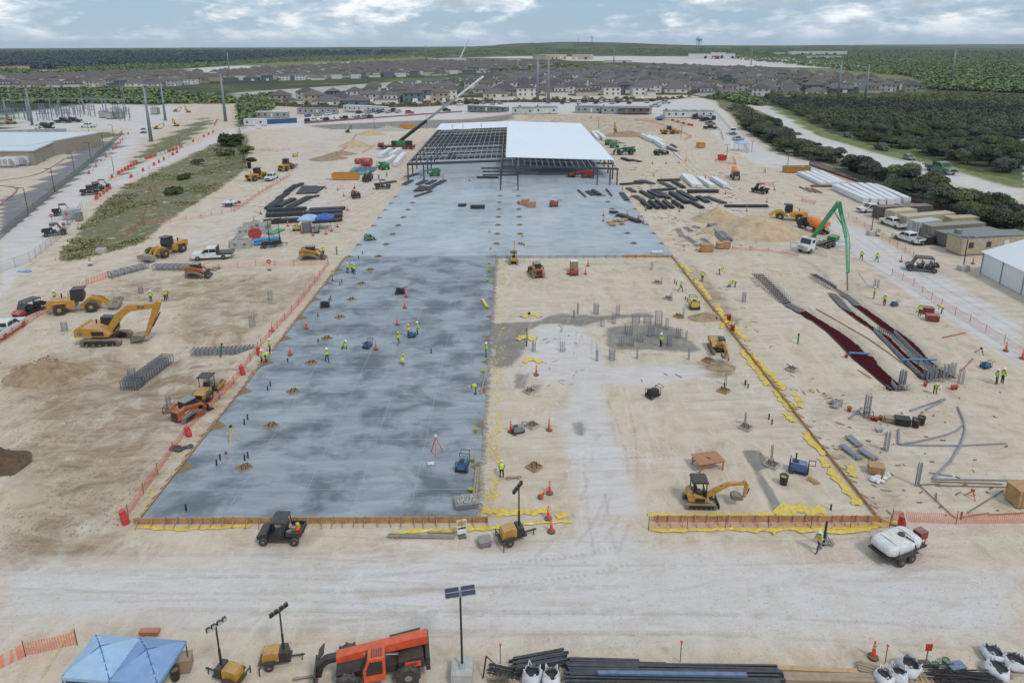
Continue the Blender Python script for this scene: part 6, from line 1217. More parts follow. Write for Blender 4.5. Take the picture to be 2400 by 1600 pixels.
# ---------------------------------------------------------------- heaps of soil
def heap(px,py,rx,ry,h,label,m,rz=0,seed=1,peak=2):
    rg=np.random.default_rng(seed); n=46; u=np.linspace(-1,1,n); X,Y=np.meshgrid(u,u); r=np.hypot(X,Y); Zp=np.zeros_like(X)
    for k in range(peak): cx,cy=rg.uniform(-.4,.4,2)*(k>0); Zp=np.maximum(Zp,(1-np.hypot(X-cx,(Y-cy)*1.05)/(1-.25*(k>0)))*(1-.18*k))
    Zp=np.clip(Zp,0,1)**1.05*(1+.25*(vnoise(X*5+seed,Y*5,2)-.5))+.10*(vnoise(X*11,Y*11+seed,3)-.5)*np.clip(1.2-r,0,1)+.05*(rg.random(X.shape)-.5)*np.clip(1.1-r,0,1)-.04; co=np.stack([X*rx,Y*ry,Zp*h-.05],-1).reshape(-1,3)
    i=np.arange(n*n).reshape(n,n); keep=(r<1.12); fs_=[(i[a,b],i[a,b+1],i[a+1,b+1],i[a+1,b]) for a in range(n-1) for b in range(n-1) if keep[a,b] and keep[a+1,b+1]]
    o=MB().add([tuple(c) for c in co],[tuple(int(v) for v in f) for f in fs_]).o('soil_heap',m,None,True); p=gp(px,py); o.location=(p.x,p.y,p.z-.02); o.rotation_euler=(0,0,rz); tag(o,label,'soil heap','heaps of soil and sand')
m_sand=mat('heap_sand',(182,160,130),.95,var=.2,scale=.6,dust=0,bump=.6,bscale=3); m_soil=mat('heap_soil',(152,131,104),.95,var=.3,scale=1.2,dust=0,bump=.8,bscale=4); m_grav=mat('heap_gravel',(168,162,154),.95,var=.15,scale=1,dust=0,bump=.6)
heap(1775,545,11,7.5,4.2,'large tan sand heap left of the concrete pump',m_sand,-.2,3,3); heap(1680,515,6,4.5,3.0,'smaller tan heap joining the large sand heap',m_sand,0,5,2); heap(110,878,5.0,3.4,1.9,'brown rubbly soil heap left of the rebar footing cage',m_soil,.1,7,2)
heap(832,343,7,6,2.8,'tan soil heap beside the orange-fenced trench',m_sand,0,9,1); heap(870,315,7,5,2.4,'small tan heap in front of the grey gravel heap',m_sand,0,11,1); heap(912,305,9,6,2.2,'pale grey gravel heap left of the lettered dumpster',m_grav,0,13,1); heap(770,372,7,5,1.6,'low brown heap along the trench',m_soil,.3,15,2); heap(800,362,6,4,1.6,'low tan heap at the end of the trench',m_soil,.2,16,2)
heap(1470,318,12,6,2.2,'long tan spoil heap before the raised arm excavator',m_soil,.05,17,3); heap(1655,745,3.0,1.6,.9,'grey-brown soil heap beside the auger excavator',m_soil,0,19,2); heap(0,1108,2.2,2.4,1.9,'dark brown soil heap cut by the left edge',mat('dark_soil',(96,78,58),.95,var=.3,dust=0,bump=.8),0,21,2); heap(1690,862,2.2,1.5,.45,'flat round brown spoil spread before the auger excavator',m_soil,0,23,1); heap(720,790,0.1,.1,.05,'tiny brown lump of soil on the slab edge',m_soil)
# ---------------------------------------------------------------- rebar
def cage_tower(px,py,h,r,n,label,boxed=False,z=None):
    p=sgp(px,py); rt=root('rebar_column')
    for i in range(n):
        a=2*math.pi*i/n+.4; MB().cyl((r*math.cos(a),r*math.sin(a),-.1),(r*math.cos(a),r*math.sin(a),h*random.uniform(.94,1.05)),.035,n=5).o('bar',m_reb,rt)
    k=int(h/.28)
    for j in range(k):
        z0=.12+j*.28; pts=[(r*1.05*math.cos(2*math.pi*i/6),r*1.05*math.sin(2*math.pi*i/6),z0) for i in range(7)]; MB().tube(pts,.015,4).o('tie',m_reb,rt)
    if boxed:
        m=MB(); 
        for a in (-.45,.45):
            for b in (-.45,.45): m.beam((a,b,0),(a,b,.7),.04,.04)
        for zz in (.1,.7): m.beam((-.45,-.45,zz),(.45,-.45,zz),.04,.04).beam((-.45,.45,zz),(.45,.45,zz),.04,.04).beam((-.45,-.45,zz),(-.45,.45,zz),.04,.04).beam((.45,-.45,zz),(.45,.45,zz),.04,.04)
        m.o('bracket',m_blk,rt)
    rt.location=p; return tag(rt,label or 'grey rebar column '+near(px,py),'rebar column','upright rebar columns')
for x,y,h,r,n in ((152,775,1.3,.35,8),(330,680,1.1,.3,8),(592,766,1.6,.35,8),(634,703,1.5,.3,6),(1397,736,1.6,.35,8),(1434,843,1.5,.35,8),(1318,823,1.3,.28,6),(1251,823,1.3,.22,5),(1399,846,1.4,.12,4),(1493,841,1.4,.1,4),(1614,842,1.4,.1,4),(1601,746,1.6,.12,4),(1354,735,1.6,.1,4),(1448,738,1.5,.25,6),(1543,762,2.0,.45,10),(1473,784,1.5,.5,10),(1525,788,1.6,.4,8),(1456,810,1.3,.3,6),(1568,810,1.5,.3,8),(1563,772,1.6,.2,5),(1589,792,1.4,.3,6),(1438,758,1.4,.25,6),(1517,760,1.3,.5,8),(1490,758,1.3,.5,8),(1500,800,1.2,.4,6),(1700,902,1.5,.12,4),(1527,633,1.3,.15,4),(1550,667,1.2,.1,4),(1573,705,1.3,.15,5),(1743,707,1.5,.25,6),(2053,674,1.4,.35,6),(2149,1137,2.2,.16,5),(2076,1055,1.9,.2,6),(1746,995,1.4,.08,3),(1808,1077,1.5,.08,3),(1601,640,1.0,.1,4),(1412,765,1.3,.25,5),(1545,790,1.4,.2,5),(1608,795,1.2,.12,4),(1480,810,1.1,.3,6),(1345,745,1.2,.08,3),(1235,800,1.3,.08,3)): cage_tower(x,y,h,r,n,None)
cage_tower(398,965,1.9,.22,6,'tall rebar column in a black bracket left of the orange track loader',True); cage_tower(2030,975,2.4,.28,8,'tall rebar column in a black bracket beside the red buckets',True)
for x,y in ((1985,862),(2020,870),(2060,880),(2085,885),(2110,880),(2050,868),(2195,890),(2180,868),(2100,895),(2140,880)): cage_tower(*Z1(*{1985:(1395,985),2020:(1600,985),2060:(1640,960),2085:(1700,985),2110:(1760,960),2050:(1580,940),2195:(1850,1000),2180:(1790,915),2100:(1730,960),2140:(1640,985)}[x]),1.7,.25,6,None)
def long_cage(p,q,w,h,nb,label,z=None,step=.9,lvl=3):
    a=gp(*p); b=gp(*q); rt=root('rebar_cage'); d=b-a; L_=d.length
    for j in range(lvl):
        for i in range(nb): MB().cyl((-L_/2,(i/(nb-1)-.5)*w,.08+h*j/(lvl-1)),(L_/2,(i/(nb-1)-.5)*w,.08+h*j/(lvl-1)),.025,n=5).o('bar',m_reb,rt)
    k=max(2,int(L_/step))
    for i in range(k+1):
        x=-L_/2+L_*i/k; m=MB().beam((x,-w/2,.05),(x,w/2,.05),.04,.04).beam((x,-w/2,.05),(x,-w/2,h+.1),.04,.04).beam((x,w/2,.05),(x,w/2,h+.1),.04,.04).beam((x,-w/2,h+.1),(x,w/2,h+.1),.06,.06); m.o('stirrup',m_blk,rt)
    rt.location=((a+b)/2) if z is None else Vector((((a+b)/2).x,((a+b)/2).y,z)); rt.rotation_euler=(0,0,math.atan2(d.y,d.x)); return tag(rt,label,'rebar cage','tied rebar cages')
long_cage((258,650),(345,627),1.3,.8,7,'dark rebar cage bundle, left of the end to end pair'); long_cage((362,632),(449,632),1.3,.8,7,'dark rebar cage bundle, right of the end to end pair')
long_cage((318,892),(392,838),1.5,.95,7,'long grey footing rebar cage running up from the square cage',step=.45,lvl=5); long_cage((290,898),(328,898),1.3,1.0,6,'square grey footing rebar cage in the shallow pit',step=.3,lvl=7); cage_tower(310,885,1.7,.4,12,'thick rebar column rising from the square footing cage')
long_cage((450,815),(592,808),1.2,.5,6,'grey rebar cage lying in the cut by the slab edge',step=.5)
def trench_cage(L,Rr,label,i0,i1,z,n=14,hs=.6):
    rt=root('rebar_cage'); A=[Vector((*q,0)) for q in PN([Z1(*p) for p in L])]; B=[Vector((*q,0)) for q in PN([Z1(*p) for p in Rr])]
    for i in range(n+1):
        u=i/n; a=A[0].lerp(A[1],u); b=B[0].lerp(B[1],u); MB().beam((*a[:2],z),(*b[:2],z),.22,.1).o('rung',m_blk,rt)
        for q in (a,b):
            for k in range(2): MB().cyl((q.x+.1*k,q.y+.25*k,z-.35),(q.x+.1*k,q.y+.25*k,z+hs),.025,n=4).o('upright',m_reb,rt)
    for v in (.1,.3,.5,.7,.9): 
        a=A[0].lerp(B[0],v); b=A[1].lerp(B[1],v); MB().cyl((*a[:2],z+.04),(*b[:2],z+.04),.035,n=5).o('bar',m_beam,rt)
    return tag(rt,label,'rebar cage','tied rebar cages')
trench_cage([(215,135),(450,362)],[(300,135),(512,352)],'ladder-like rebar cage in the upper end of the widest trench',0,0,-.2,15,.7); trench_cage([(670,140),(850,245)],[(720,140),(875,235)],'dark narrow rebar cage above the outer trench',0,0,-.1,10,.15)
def mat_wall(pts,label,h=.55):
    rt=root('rebar_mat'); P=[Vector((*q,0)) for q in PN([Z1(*p) for p in pts])]; l=0
    for a,b in zip(P[:-1],P[1:]):
        d=b-a; n=max(2,int(d.length/.35))
        for i in range(n): q=a+d*(i/n); MB().beam((*q[:2],-.35),(*q[:2],h-.35),.07,.07).o('upright',m_reb,rt)
        for z in (-.3,-.05,h-.4): MB().beam((*a[:2],z),(*b[:2],z),.06,.06).o('bar',m_reb,rt)
    tag(rt,label,'rebar mat','rebar mats in the trenches')
mat_wall([(1172,570),(1290,690),(1400,800),(1560,950)],'grey rebar mat along the left side of the middle trench'); mat_wall([(1200,560),(1310,620),(1420,730),(1530,830),(1640,920)],'grey rebar mat along the right side of the middle trench'); mat_wall([(1330,590),(1400,660),(1500,760),(1680,920)],'grey rebar mat along the left side of the outer trench'); mat_wall([(1310,985),(1345,1035),(1460,1030)],'low rebar mat at the foot of the widest trench',.6)
cage_tower(*Z1(1395,985),1.5,.35,9,'grey rebar column standing in the end of the widest trench')
# pipes across the trenches, conduit arcs, rods
def run(pts,r,m,name,label,cat,group=None,z=.06,Zf=None,n=7):
    P=[gp(*(Zf(*p) if Zf else p)) for p in pts]; b=MB().tube([(q.x,q.y,max(q.z,0)+z) for q in P],r,n); return tag(b.o(name,m),label,cat,group)
run([(975,767),(1135,775)],.13,m_pipe_b,'pipe','blue pipe laid across the widest red trench','pipe',Zf=Z1,z=.1); run([(1385,822),(1660,822)],.13,m_pipe_b,'pipe','blue pipe laid across the two narrow red trenches','pipe',Zf=Z1,z=.1)
m_cond=mat('conduit_grey',(122,130,142),.6,dust=.15)
run([(1830,180),(1870,280),(1887,360),(1870,430),(1840,500),(1780,600),(1710,670),(1630,748)],.09,m_cond,'conduit','long curved grey conduit sweeping down to the lower corner','conduit','grey conduit runs',Zf=ZB); run([(1380,475),(1480,462),(1600,435),(1750,400),(1830,362),(1868,325)],.07,m_cond,'conduit','curved grey conduit joining the long arc at the top','conduit','grey conduit runs',Zf=ZB)
run([(1375,480),(1600,485),(1850,487),(2215,468)],.06,m_cond,'conduit','straight grey conduit crossing the long arc','conduit','grey conduit runs',Zf=ZB); run([(1630,750),(1850,755),(2320,762)],.07,m_cond,'conduit','straight grey conduit along the bottom of the arcs','conduit','grey conduit runs',Zf=ZB); run([(1605,700),(1790,727)],.05,m_cond,'conduit','short grey conduit at the lower corner of the arcs','conduit','grey conduit runs',Zf=ZB); run([(1365,360),(1362,475)],.1,m_cond,'conduit','upright grey conduit at the left end of the arcs','conduit','grey conduit runs',Zf=ZB)
m_rust=mat('rusty_rod',(92,82,66),.8)
for i,(a,b,c,d) in enumerate(((1625,770,2185,790),(1655,800,2215,815),(1530,800,1810,1060),(1525,795,1695,790),(1905,1018,2190,838),(1870,1050,2075,1018),(2070,1033,2352,1018),(1815,876,1855,848),(1660,920,1662,860))): run([(a,b),(c,d)],.045,m_rust,'steel_rod',['upper long rusty rod below the conduit','lower long rusty rod below the conduit','rusty rod slanting down to the net fence','short rusty rod beside the upright conduits','rusty rod slanting up to the plywood crate','short rusty rod lying above the net fence','long rusty rod lying toward the black pallet','tiny rusty rod left of the red tripod','short rod propped by the slanting rod'][i],'rod','rods on the right dirt',Zf=ZB)
for i,(a,b,c,d,lab) in enumerate(((1455,212,1725,118,'long grey channel strip right of the wet trench end'),(1575,206,1730,122,'short grey channel strip beside the longer one'),(975,275,1055,205,'thin grey bar propped toward the bracketed rebar column'))): run([(a,b),(c,d)],.09,m_cond,'channel',lab,'channel','grey channel strips',Zf=ZB)
run([(715,420),(860,500),(980,570),(1120,650),(1280,760),(1400,850),(1600,1000)],.05,m_blk,'cable','thin black cable snaking between the red trenches','cable',Zf=Z1); run([(1040,900),(1150,965)],.05,m_pipe_r,'rod_pair','red rods lying left of the widest trench end','rods',Zf=Z1); run([(1860,905),(1950,810)],.06,m_pipe_r,'rod_pair','red rods leaning right of the outer trench end','rods',Zf=Z1); run([(1710,645),(1890,605)],.07,m_pipe_r,'rod_pair','red rods lying above the outer trench','rods',Zf=Z1)
for i,(a,b,c,d,lab) in enumerate(((915,490,1065,600,'left grey conduit bundle on the dirt'),(1060,525,1185,605,'right grey conduit bundle on the dirt'),(965,420,1060,500,'short dark clamp bundle behind the conduit bundles'))):
    beams(ZB(a,b),ZB(c,d),4,.7,1,lab+' beside the diagonal form',m=m_cond,name='conduit_bundle',part='conduit',size=(.14,.14),cat='conduit bundle',group='bundled grey conduits')
for x,y,lab in ((1945,540,'left'),(1660,560,'right')): pass
b=beams(Z8(60,880),Z8(170,990),5,2.4,2,'stacked dark rebar cages left of the sand heap',m=m_reb,part='cage_bar',size=(.3,.3),name='rebar_stack',cat='rebar stack',group='rebar stacks'); beams(Z8(45,885),Z8(100,930),4,1.4,2,'smaller dark rebar stack left of the sand heap',m=m_beam,part='cage_bar',size=(.25,.25),name='rebar_stack',cat='rebar stack',group='rebar stacks')
for a,b,c,d in ((1985,1110,2040,1150),(1915,1120,1960,1200),(1990,1200,2080,1260),(2140,1215,2200,1260),(2050,1105,2120,1120)): beams(Z7(a,b),Z7(c,d),4,1.1,1,None,m=m_reb,name='bar_bundle',part='bar',size=(.1,.1),cat='bar bundle',group='bar bundles left of the sand heap')
# ---------------------------------------------------------------- fences, nets, barriers
def net_mat(name,rgb,alpha,period=None):
    m=mat(name,rgb,.7,alpha=alpha,dust=0,var=.2,scale=6)
    if period:
        t=m.node_tree; ms=[n for n in t.nodes if n.type=='MIX_SHADER'][0]; g=nd(t,'ShaderNodeNewGeometry'); mp=nd(t,'ShaderNodeMapping'); mp.inputs['Rotation'].default_value=(0,0,.6); t.links.new(g.outputs['Position'],mp.inputs[0]); w_=nd(t,'ShaderNodeTexWave'); w_.inputs['Scale'].default_value=.31/period; t.links.new(mp.outputs[0],w_.inputs['Vector'])
        r=nd(t,'ShaderNodeMapRange'); r.inputs[1].default_value=.35; r.inputs[2].default_value=.65; r.inputs[3].default_value=alpha*.45; r.inputs[4].default_value=min(1,alpha*1.6); t.links.new(w_.outputs['Fac'],r.inputs[0]); t.links.new(r.outputs[0],ms.inputs[0])
    return m
m_net=net_mat('orange_net',(226,104,76),.36,.13); m_netp=net_mat('faded_net',(222,138,118),.24); m_link=net_mat('chain_link',(150,156,156),.20); m_green=net_mat('green_screen',(92,112,96),.62); m_scr=net_mat('black_screen',(40,44,44),.72); m_silt=net_mat('silt_fabric',(118,52,48),.8); m_post=mat('fence_post',(126,122,116),.6); m_tpost=mat('t_post',(104,62,48),.8)
def fence(pts,h,panel,label,step=3.0,post=None,rail=False,base=None,Zf=None,sag=.12,r=.03,cat='fence',z0=0,name='fence'):
    P=[gp(*(Zf(*p) if Zf else p)) for p in pts]; rt=root(name); Q=[P[0]]
    for a,b in zip(P[:-1],P[1:]):
        n=max(1,round((b-a).length/step))
        for i in range(1,n+1): Q.append(a.lerp(b,i/n))
    for q in Q: MB().cyl((q.x,q.y,q.z-.1),(q.x,q.y,q.z+h+.1),r,n=5).o('post',post or m_post,rt)
    for a,b in zip(Q[:-1],Q[1:]):
        vs=[];k=5; hr_=random.uniform(.9,1.0)
        for i in range(k+1):
            u=i/k; c=a.lerp(b,u); s=sag*4*u*(1-u)*random.uniform(.5,1.3); vs+=[(c.x+random.uniform(-.04,.04),c.y,c.z+.03+z0),(c.x,c.y+random.uniform(-.04,.04),c.z+h*hr_-s)]
        MB().add(vs,[(2*i,2*i+2,2*i+3,2*i+1) for i in range(k)]).o('net_panel',panel,rt)
        if rail: MB().cyl((a.x,a.y,a.z+h),(b.x,b.y,b.z+h),r*.8,n=5).o('top_rail',post or m_post,rt)
    if base:
        for a,b in zip(Q[:-1],Q[1:]): MB().beam((a.x,a.y,a.z+.2),(b.x,b.y,b.z+.2),.06,.5).o('silt_strip',base,rt)
    return tag(rt,label,cat,'site fences and nets')
fence([(301,1209),(370,1110),(439,1013),(548,900),(605,820)],1.0,m_net,'orange net fence along the brown dirt side of the front slab',post=m_tpost); fence([(612,812),(700,715),(770,622)],1.0,m_net,'orange net fence along the back half of the slab edge',post=m_tpost)
fence([(768,618),(690,622),(600,623),(470,636)],1.0,m_netp,'faded pink net fence behind the round no-entry sign',post=m_tpost); fence([(161,702),(204,667),(255,649)],1.1,m_net,'short pink net fence left of the rebar bundles',post=m_tpost); fence([(0,806),(60,765),(115,730)],1.0,m_net,'orange net fence behind the white pickup at the left edge',post=m_tpost)
fence([(550,497),(616,451),(680,413)],1.0,m_net,'orange net fence left of the beam stacks',post=m_tpost); fence([(339,527),(400,521),(472,512),(543,496),(548,495)],1.0,m_netp,'collapsed pink net along the foot of the bank',sag=.5,post=m_tpost)
fence([(1520,1242),(1700,1238),(1900,1238),(2085,1236)],1.05,m_netp,'pink net fence in front of the yellow wrapped form',post=m_tpost); fence([(2090,1222),(2240,1228),(2420,1226)],1.1,m_net,'orange net fence running right from the red post',step=5,post=m_tpost)
fence([(1988,511),(2026,531),(2068,559),(2160,617)],1.1,m_netp,'pink net fence along the container yard',post=m_tpost); fence([(2090,645),(2141,670),(2206,719),(2273,755),(2310,779),(2400,832)],1.1,m_netp,'pink net fence along the pale right road',post=m_tpost)
fence([(-20,1578),(60,1537),(181,1510)],1.1,net_mat('orange_net_b',(228,128,98)  ,.5,.09),'orange net fence behind the near blue tents',post=m_tpost,step=4)
fence([(713,291),(900,276),(1083,263)],.9,m_silt,'dark red silt fence before the parked car row',step=8); fence([(1896,387),(2023,432),(2128,470),(2400,549)],2.0,m_scr,'black screened fence along the tree strip',step=3,rail=True,base=m_silt)
fence([(1672,262),(1711,306),(1746,346),(1752,360)],1.9,m_link,'grey chain-link fence beside the upper haul road',rail=True); fence([(0,562),(64,507),(128,453),(214,382),(288,315)],1.9,m_green,'green screened fence along the street lamps',rail=True); fence([(0,640),(71,615),(143,558),(194,488)],1.7,m_link,'grey chain-link fence at the lower end of the bank',rail=True); fence([(561,300),(570,350),(579,402)],2.2,m_scr,'dark fence end on top of the bank',rail=True)
fence([(1488,283),(1530,287),(1600,312),(1620,322),(1605,330)],1.0,m_net,'orange net around the upper right cut',post=m_tpost); fence([(1676,380),(1725,388),(1718,372)],1.0,m_net,'orange net by the small red bin',post=m_tpost); fence([(1776,433),(1813,436)],1.0,m_net,'short orange net right of the mixer truck',post=m_tpost); fence([(1878,472),(1910,480)],1.0,m_net,'short orange net before the white panel rows',post=m_tpost)
fence([(1716,585),(1800,590),(1870,600)],.7,m_net,'orange net lying left of the pump truck',post=m_tpost,sag=.3); fence([(560,352),(650,356),(680,352)],1.0,m_netp,'pink net across the upper left dirt',post=m_tpost); fence([(372,490),(352,440),(335,520),(290,560)],.6,m_net,'orange net draped down the bank',post=m_tpost,sag=.2)
fence([(780,375),(820,340),(835,318)],1.0,m_net,'orange net along the narrow trench',post=m_tpost); fence([(850,360),(868,350),(880,343)],1.0,m_net,'short orange net left of the crane',post=m_tpost); fence([(420,437),(250,440)],.5,m_netp,'fallen pink net at the path foot',post=m_tpost,sag=.2); fence([(1100,262),(1250,272),(1420,274),(1530,272)],.8,m_netp,'pink net before the white office trailers',post=m_tpost,step=5)
fence([(1670,290),(1690,310),(1695,330)],1.0,m_net,'orange net by the parked pickups at the bend',post=m_tpost)
# red and white barriers
m_bred=col('barrier_red',(196,66,56),.5,.15); m_bwht=col('barrier_white',(212,210,208),.5,.15)
def make_barrier(m): 
    rt=root('water_barrier'); MB().prism([(-.95,0),(.95,0),(.95,.12),(.85,.3),(.85,.95),(-.85,.95),(-.85,.3),(-.95,.12)],-.13,.13).o('body',m,rt); MB().box(0,0,.08,1.9  ,.5,.09).o('foot',m,rt); return rt
def barrier_row(a,b,n,lab,frac=.6,Zf=None):
    A=gp(*a); B=gp(*b); rz=math.atan2(B.y-A.y,B.x-A.x)
    for i in range(n):
        p=A.lerp(B,(i+.5)/n); w_=random.random()>frac; p.z=hz(p.x,p.y); place(('bar',w_),lambda:make_barrier(m_bwht if w_ else m_bred),p,rz+random.uniform(-.1,.1),('white' if w_ else 'red')+' plastic barrier '+lab,'barrier','plastic road barriers')
barrier_row((204,412),(303,313),16,'along the haul road edge below the green fence',.6); barrier_row((250,424),(330,378),11,'on the lower part of the white path'); barrier_row((330,378),(418,349),10,'on the middle of the white path'); barrier_row((418,349),(505,308),7,'on the upper part of the white path'); barrier_row((300,420),(420,356),10,'on the bank side of the white path',.8); barrier_row((500,302),(510,280),5,'beside the pole at the path top'); barrier_row((1573,283),(1625,296),8,'in the long row below the striped roof trailer',.75); barrier_row((222,470),(262,440),5,'behind the three utility vehicles',.9); barrier_row((1220,238),(1262,238),4,'behind the white trailers by the pole pair',.95)
# lamps and poles
m_lp=mat('lamp_post',(48,46,46),.6,dust=.05); m_pv=mat('solar_cell',(34,44,70),.15,dust=.08); m_pvf=mat('panel_frame',(176,180,184),.4,dust=.05)
def lamp(px,yb,yt,label,kind='arm',z=None):
    p=sgp(px,yb); d=ray(px,yt); t=math.hypot(p.x,p.y)/math.hypot(d.x,d.y); h=CAM_H+d.z*t-p.z; rt=root('lamp_post'); r=.09 if kind!='near' else .075; MB().cyl((0,0,0),(0,0,h),r,r*.75,n=8).o('post',m_lp,rt); MB().cyl((0,0,-.1),(0,0,.25),r*2.2,n=8).o('base',m_conc,rt)
    if kind=='arm': MB().beam((0,0,h),(-1.3,.2,h+.05),.09,.09).o('arm',m_lp,rt); MB().box(-1.4,.2,h+.04,.7,.32,.14).o('lamp_head',m_lp,rt)
    elif kind=='tee': MB().beam((-.6,0,h),(.6,0,h),.08,.08).o('arm',m_lp,rt); MB().box(-.6,0,h+.05,.4,.3,.12).box(.6,0,h+.05,.4,.3,.12).o('lamp_head',m_lp,rt)
    else:
        s=1 if kind=='near' else 1.4; c=MB().box(0,0,h-.05,.12,.3,.1,rx=.5).o('bracket',m_lp,rt)
        for q in (-1,1):
            f=MB().box(q*.46*s,0,h+.05,.86*s,.62*s,.04,rx=.35).o('panel_frame',m_pvf,rt); o=MB().box(q*.46*s,-.002,h+.078,.80*s,.56*s,.02,rx=.35).o('solar_panel',m_pv,f); MB().box(q*.46*s,-.003,h+.094,.8*s,.025,.012,rx=.35).o('busbar',m_pvf,f)
        if kind=='near': rt.rotation_euler=(0,0,.2)
    rt.location=p; return tag(rt,label,'lamp post','lamp posts')
for x,yb,yt,lab in ((67,504,440,'street lamp nearest the left edge on the green fence'),(129,453,395,'second street lamp along the green fence'),(176,410,361,'third street lamp along the green fence'),(214,378,334,'fourth street lamp along the green fence'),(244,352,314,'fifth street lamp along the green fence'),(268,331,293,'sixth street lamp at the lawn corner'),(268,410,367,'street lamp between haul road and white path'),(209,318,285,'street lamp on the lawn before the substation')): lamp(x,yb,yt,lab)
for x,yb,yt,lab in ((877.5,302,280,'thin lamp on the grey pad left of the crane'),(1403,302,275,'thin lamp on the tan slope behind the roof'),(1596,324,295,'thin lamp in the netted upper right cut'),(1703,371,339,'thin lamp by the small red bin'),(1761.6,357,331,'thin lamp beside the upper haul road'),(1000,296,272,'thin lamp by the crane boom foot'),(422,350,322,'thin lamp halfway along the white path')): lamp(x,yb,yt,lab,'tee')
lamp(1846,390,354,'solar lamp behind the rusty dumpster','solar'); lamp(2042,546,488,'lamp post on the concrete base by the pump truck','tee'); lamp(2257,629,556,'solar lamp post beside the white tent','solar')
lp=lamp(1084,1583,1411,'near solar lamp post with twin dark panels on a white base','near'); b=MB().box(0,0,-.35,1.25,1.25,.7,rz=-.2).box(0,0,.05,.34,.34,.1).o('plinth',m_conc,lp); lp.location.z=.7
# ---------------------------------------------------------------- people
VM={'lime':m_lime,'orange':m_vor,'yellow':m_vyel}; TM={'jean':m_jean,'khaki':m_khk,'dark':m_dkp}
def person(x,y,pose,v,t,face,label): place(('person',pose,v,t),lambda:make_person(pose,VM[v],TM[t]),sgp(x,y),face,label,'person','workers on the site',1.04)
D=math.radians
for x,y,po,v,t,f,lab in ((815,641,'stand','yellow','dark',-60,'person in orange-yellow vest standing on the slab, left of a pair'),(831,644,'stand','lime','jean',120,'person in lime vest standing nearer in the pair on the slab'),(826,640,'stand','lime','dark',60,'person half hidden behind the lime vest worker'),(780,657,'stand','lime','khaki',200,'person in lime vest at the slab edge in khaki trousers'),
 (957,791,'stand','lime','khaki',-30,'person in lime vest beside the blue cart on the slab'),(979,785,'stand','lime','jean',200,'person in lime vest and jeans facing the others on the slab'),(935,809,'walk','lime','khaki',-120,'person in lime vest walking across the slab'),(806,818,'kneel','lime','dark',-20,'person kneeling at a saw on the slab'),(767,849,'walk','lime','jean',-60,'person in green vest and jeans walking on the slab'),(944,855,'kneel','lime','khaki',80,'person in lime jacket crouching on the slab'),
 (1139,836,'stand','lime','dark',0,'person in lime vest at the open slab edge'),(1115,924,'bend','lime','jean',200,'person bending beside a plank near the slab edge'),(633,826,'stand','lime','dark',0,'person in lime vest nearest the red roll at the slab edge'),(624,849,'bend','lime','dark',20,'person stooping at the slab edge form'),(614,853,'stand','yellow','jean',0,'person in pale yellow shirt at the slab edge form'),(888,421,'stand','lime','dark',-90,'person in lime vest right of the green telehandler'),(907,415,'stand','yellow','dark',-90,'person in yellow vest near the steel frame corner'),
 (758,600,'stand','lime','dark',-60,'person in lime vest beside the yellow track loader'),(790,597,'stand','orange','dark',180,'person in orange vest at the slab step corner'),(130,708,'stand','lime','jean',90,'person in lime vest beyond the wheel loader'),(354,704,'stand','lime','jean',100,'person in lime vest alone on the brown dirt'),(388,704,'stand','yellow','dark',-60,'person in pale vest in front of the orange one'),(391,692,'bend','orange','dark',90,'person in bright orange vest behind the pale vest worker'),
 (1549,813,'stand','yellow','dark',-150,'person in yellow vest inside the rebar field'),(1595,683,'walk','lime','jean',-40,'person walking left of the diagonal form'),(1646,656,'stand','lime','dark',100,'person in lime vest beside the diagonal form'),(1687,634,'bend','lime','jean',-20,'person stooping in the upper right cut'),(1723,665,'bend','lime','dark',180,'person stooping at the near edge of the cut'),(1709,665,'kneel','lime','dark',0,'person kneeling at the near edge of the cut'),
 (2018,610,'walk','lime','dark',-100,'person walking below the pump hose, left of two'),(2054,614,'walk','lime','dark',-80,'person walking right of the pump, right of two'),(2048,700,'stand','lime','jean',150,'person in lime vest beside the rebar right of the trenches'),(2072,717,'stand','lime','jean',90,'person in lime jacket watching the trenches'),(2155,741,'stand','lime','dark',60,'person at the rusty form boxes'),(1792,406,'walk','lime','dark',-40,'person walking before the rusty dumpster'),
 (2335,900,'stand','lime','jean',170,'left person of the pair by the yellow board'),(2348,898,'stand','lime','dark',10,'right person of the pair by the yellow board'),(2191,922,'bend','lime','dark',-90,'person bending over red buckets at the trench end'),(1176,1119,'bend','lime','dark',90,'person bending by the open slab edge near the light tower'),(1918,1293,'walk','orange','jean',200,'person walking past the tall black stand near the water trailer'),(1385,279,'stand','lime','dark',-90,'person before the porch trailer'),(1543,280,'stand','lime','dark',-60,'person by the blue shade at the striped roof trailer'),(2206,735,'bend','lime','dark',150,'person stooping by the pink net')): person(x,y,po,v,t,D(f),lab)
for x,y,lab in ((1060,302,'person on the roof edge at its left end'),(1085,300,'person on the roof edge beside the joists'),(1128,298,'person on the roof edge near the ridge')):
    d=ray(x,y); t=BY(282)/d.y; place(('person','stand','lime','dark'),None,(d.x*t,BY(282),rh(d.x*t)+.4),0,lab,'person','workers on the site',1.04)
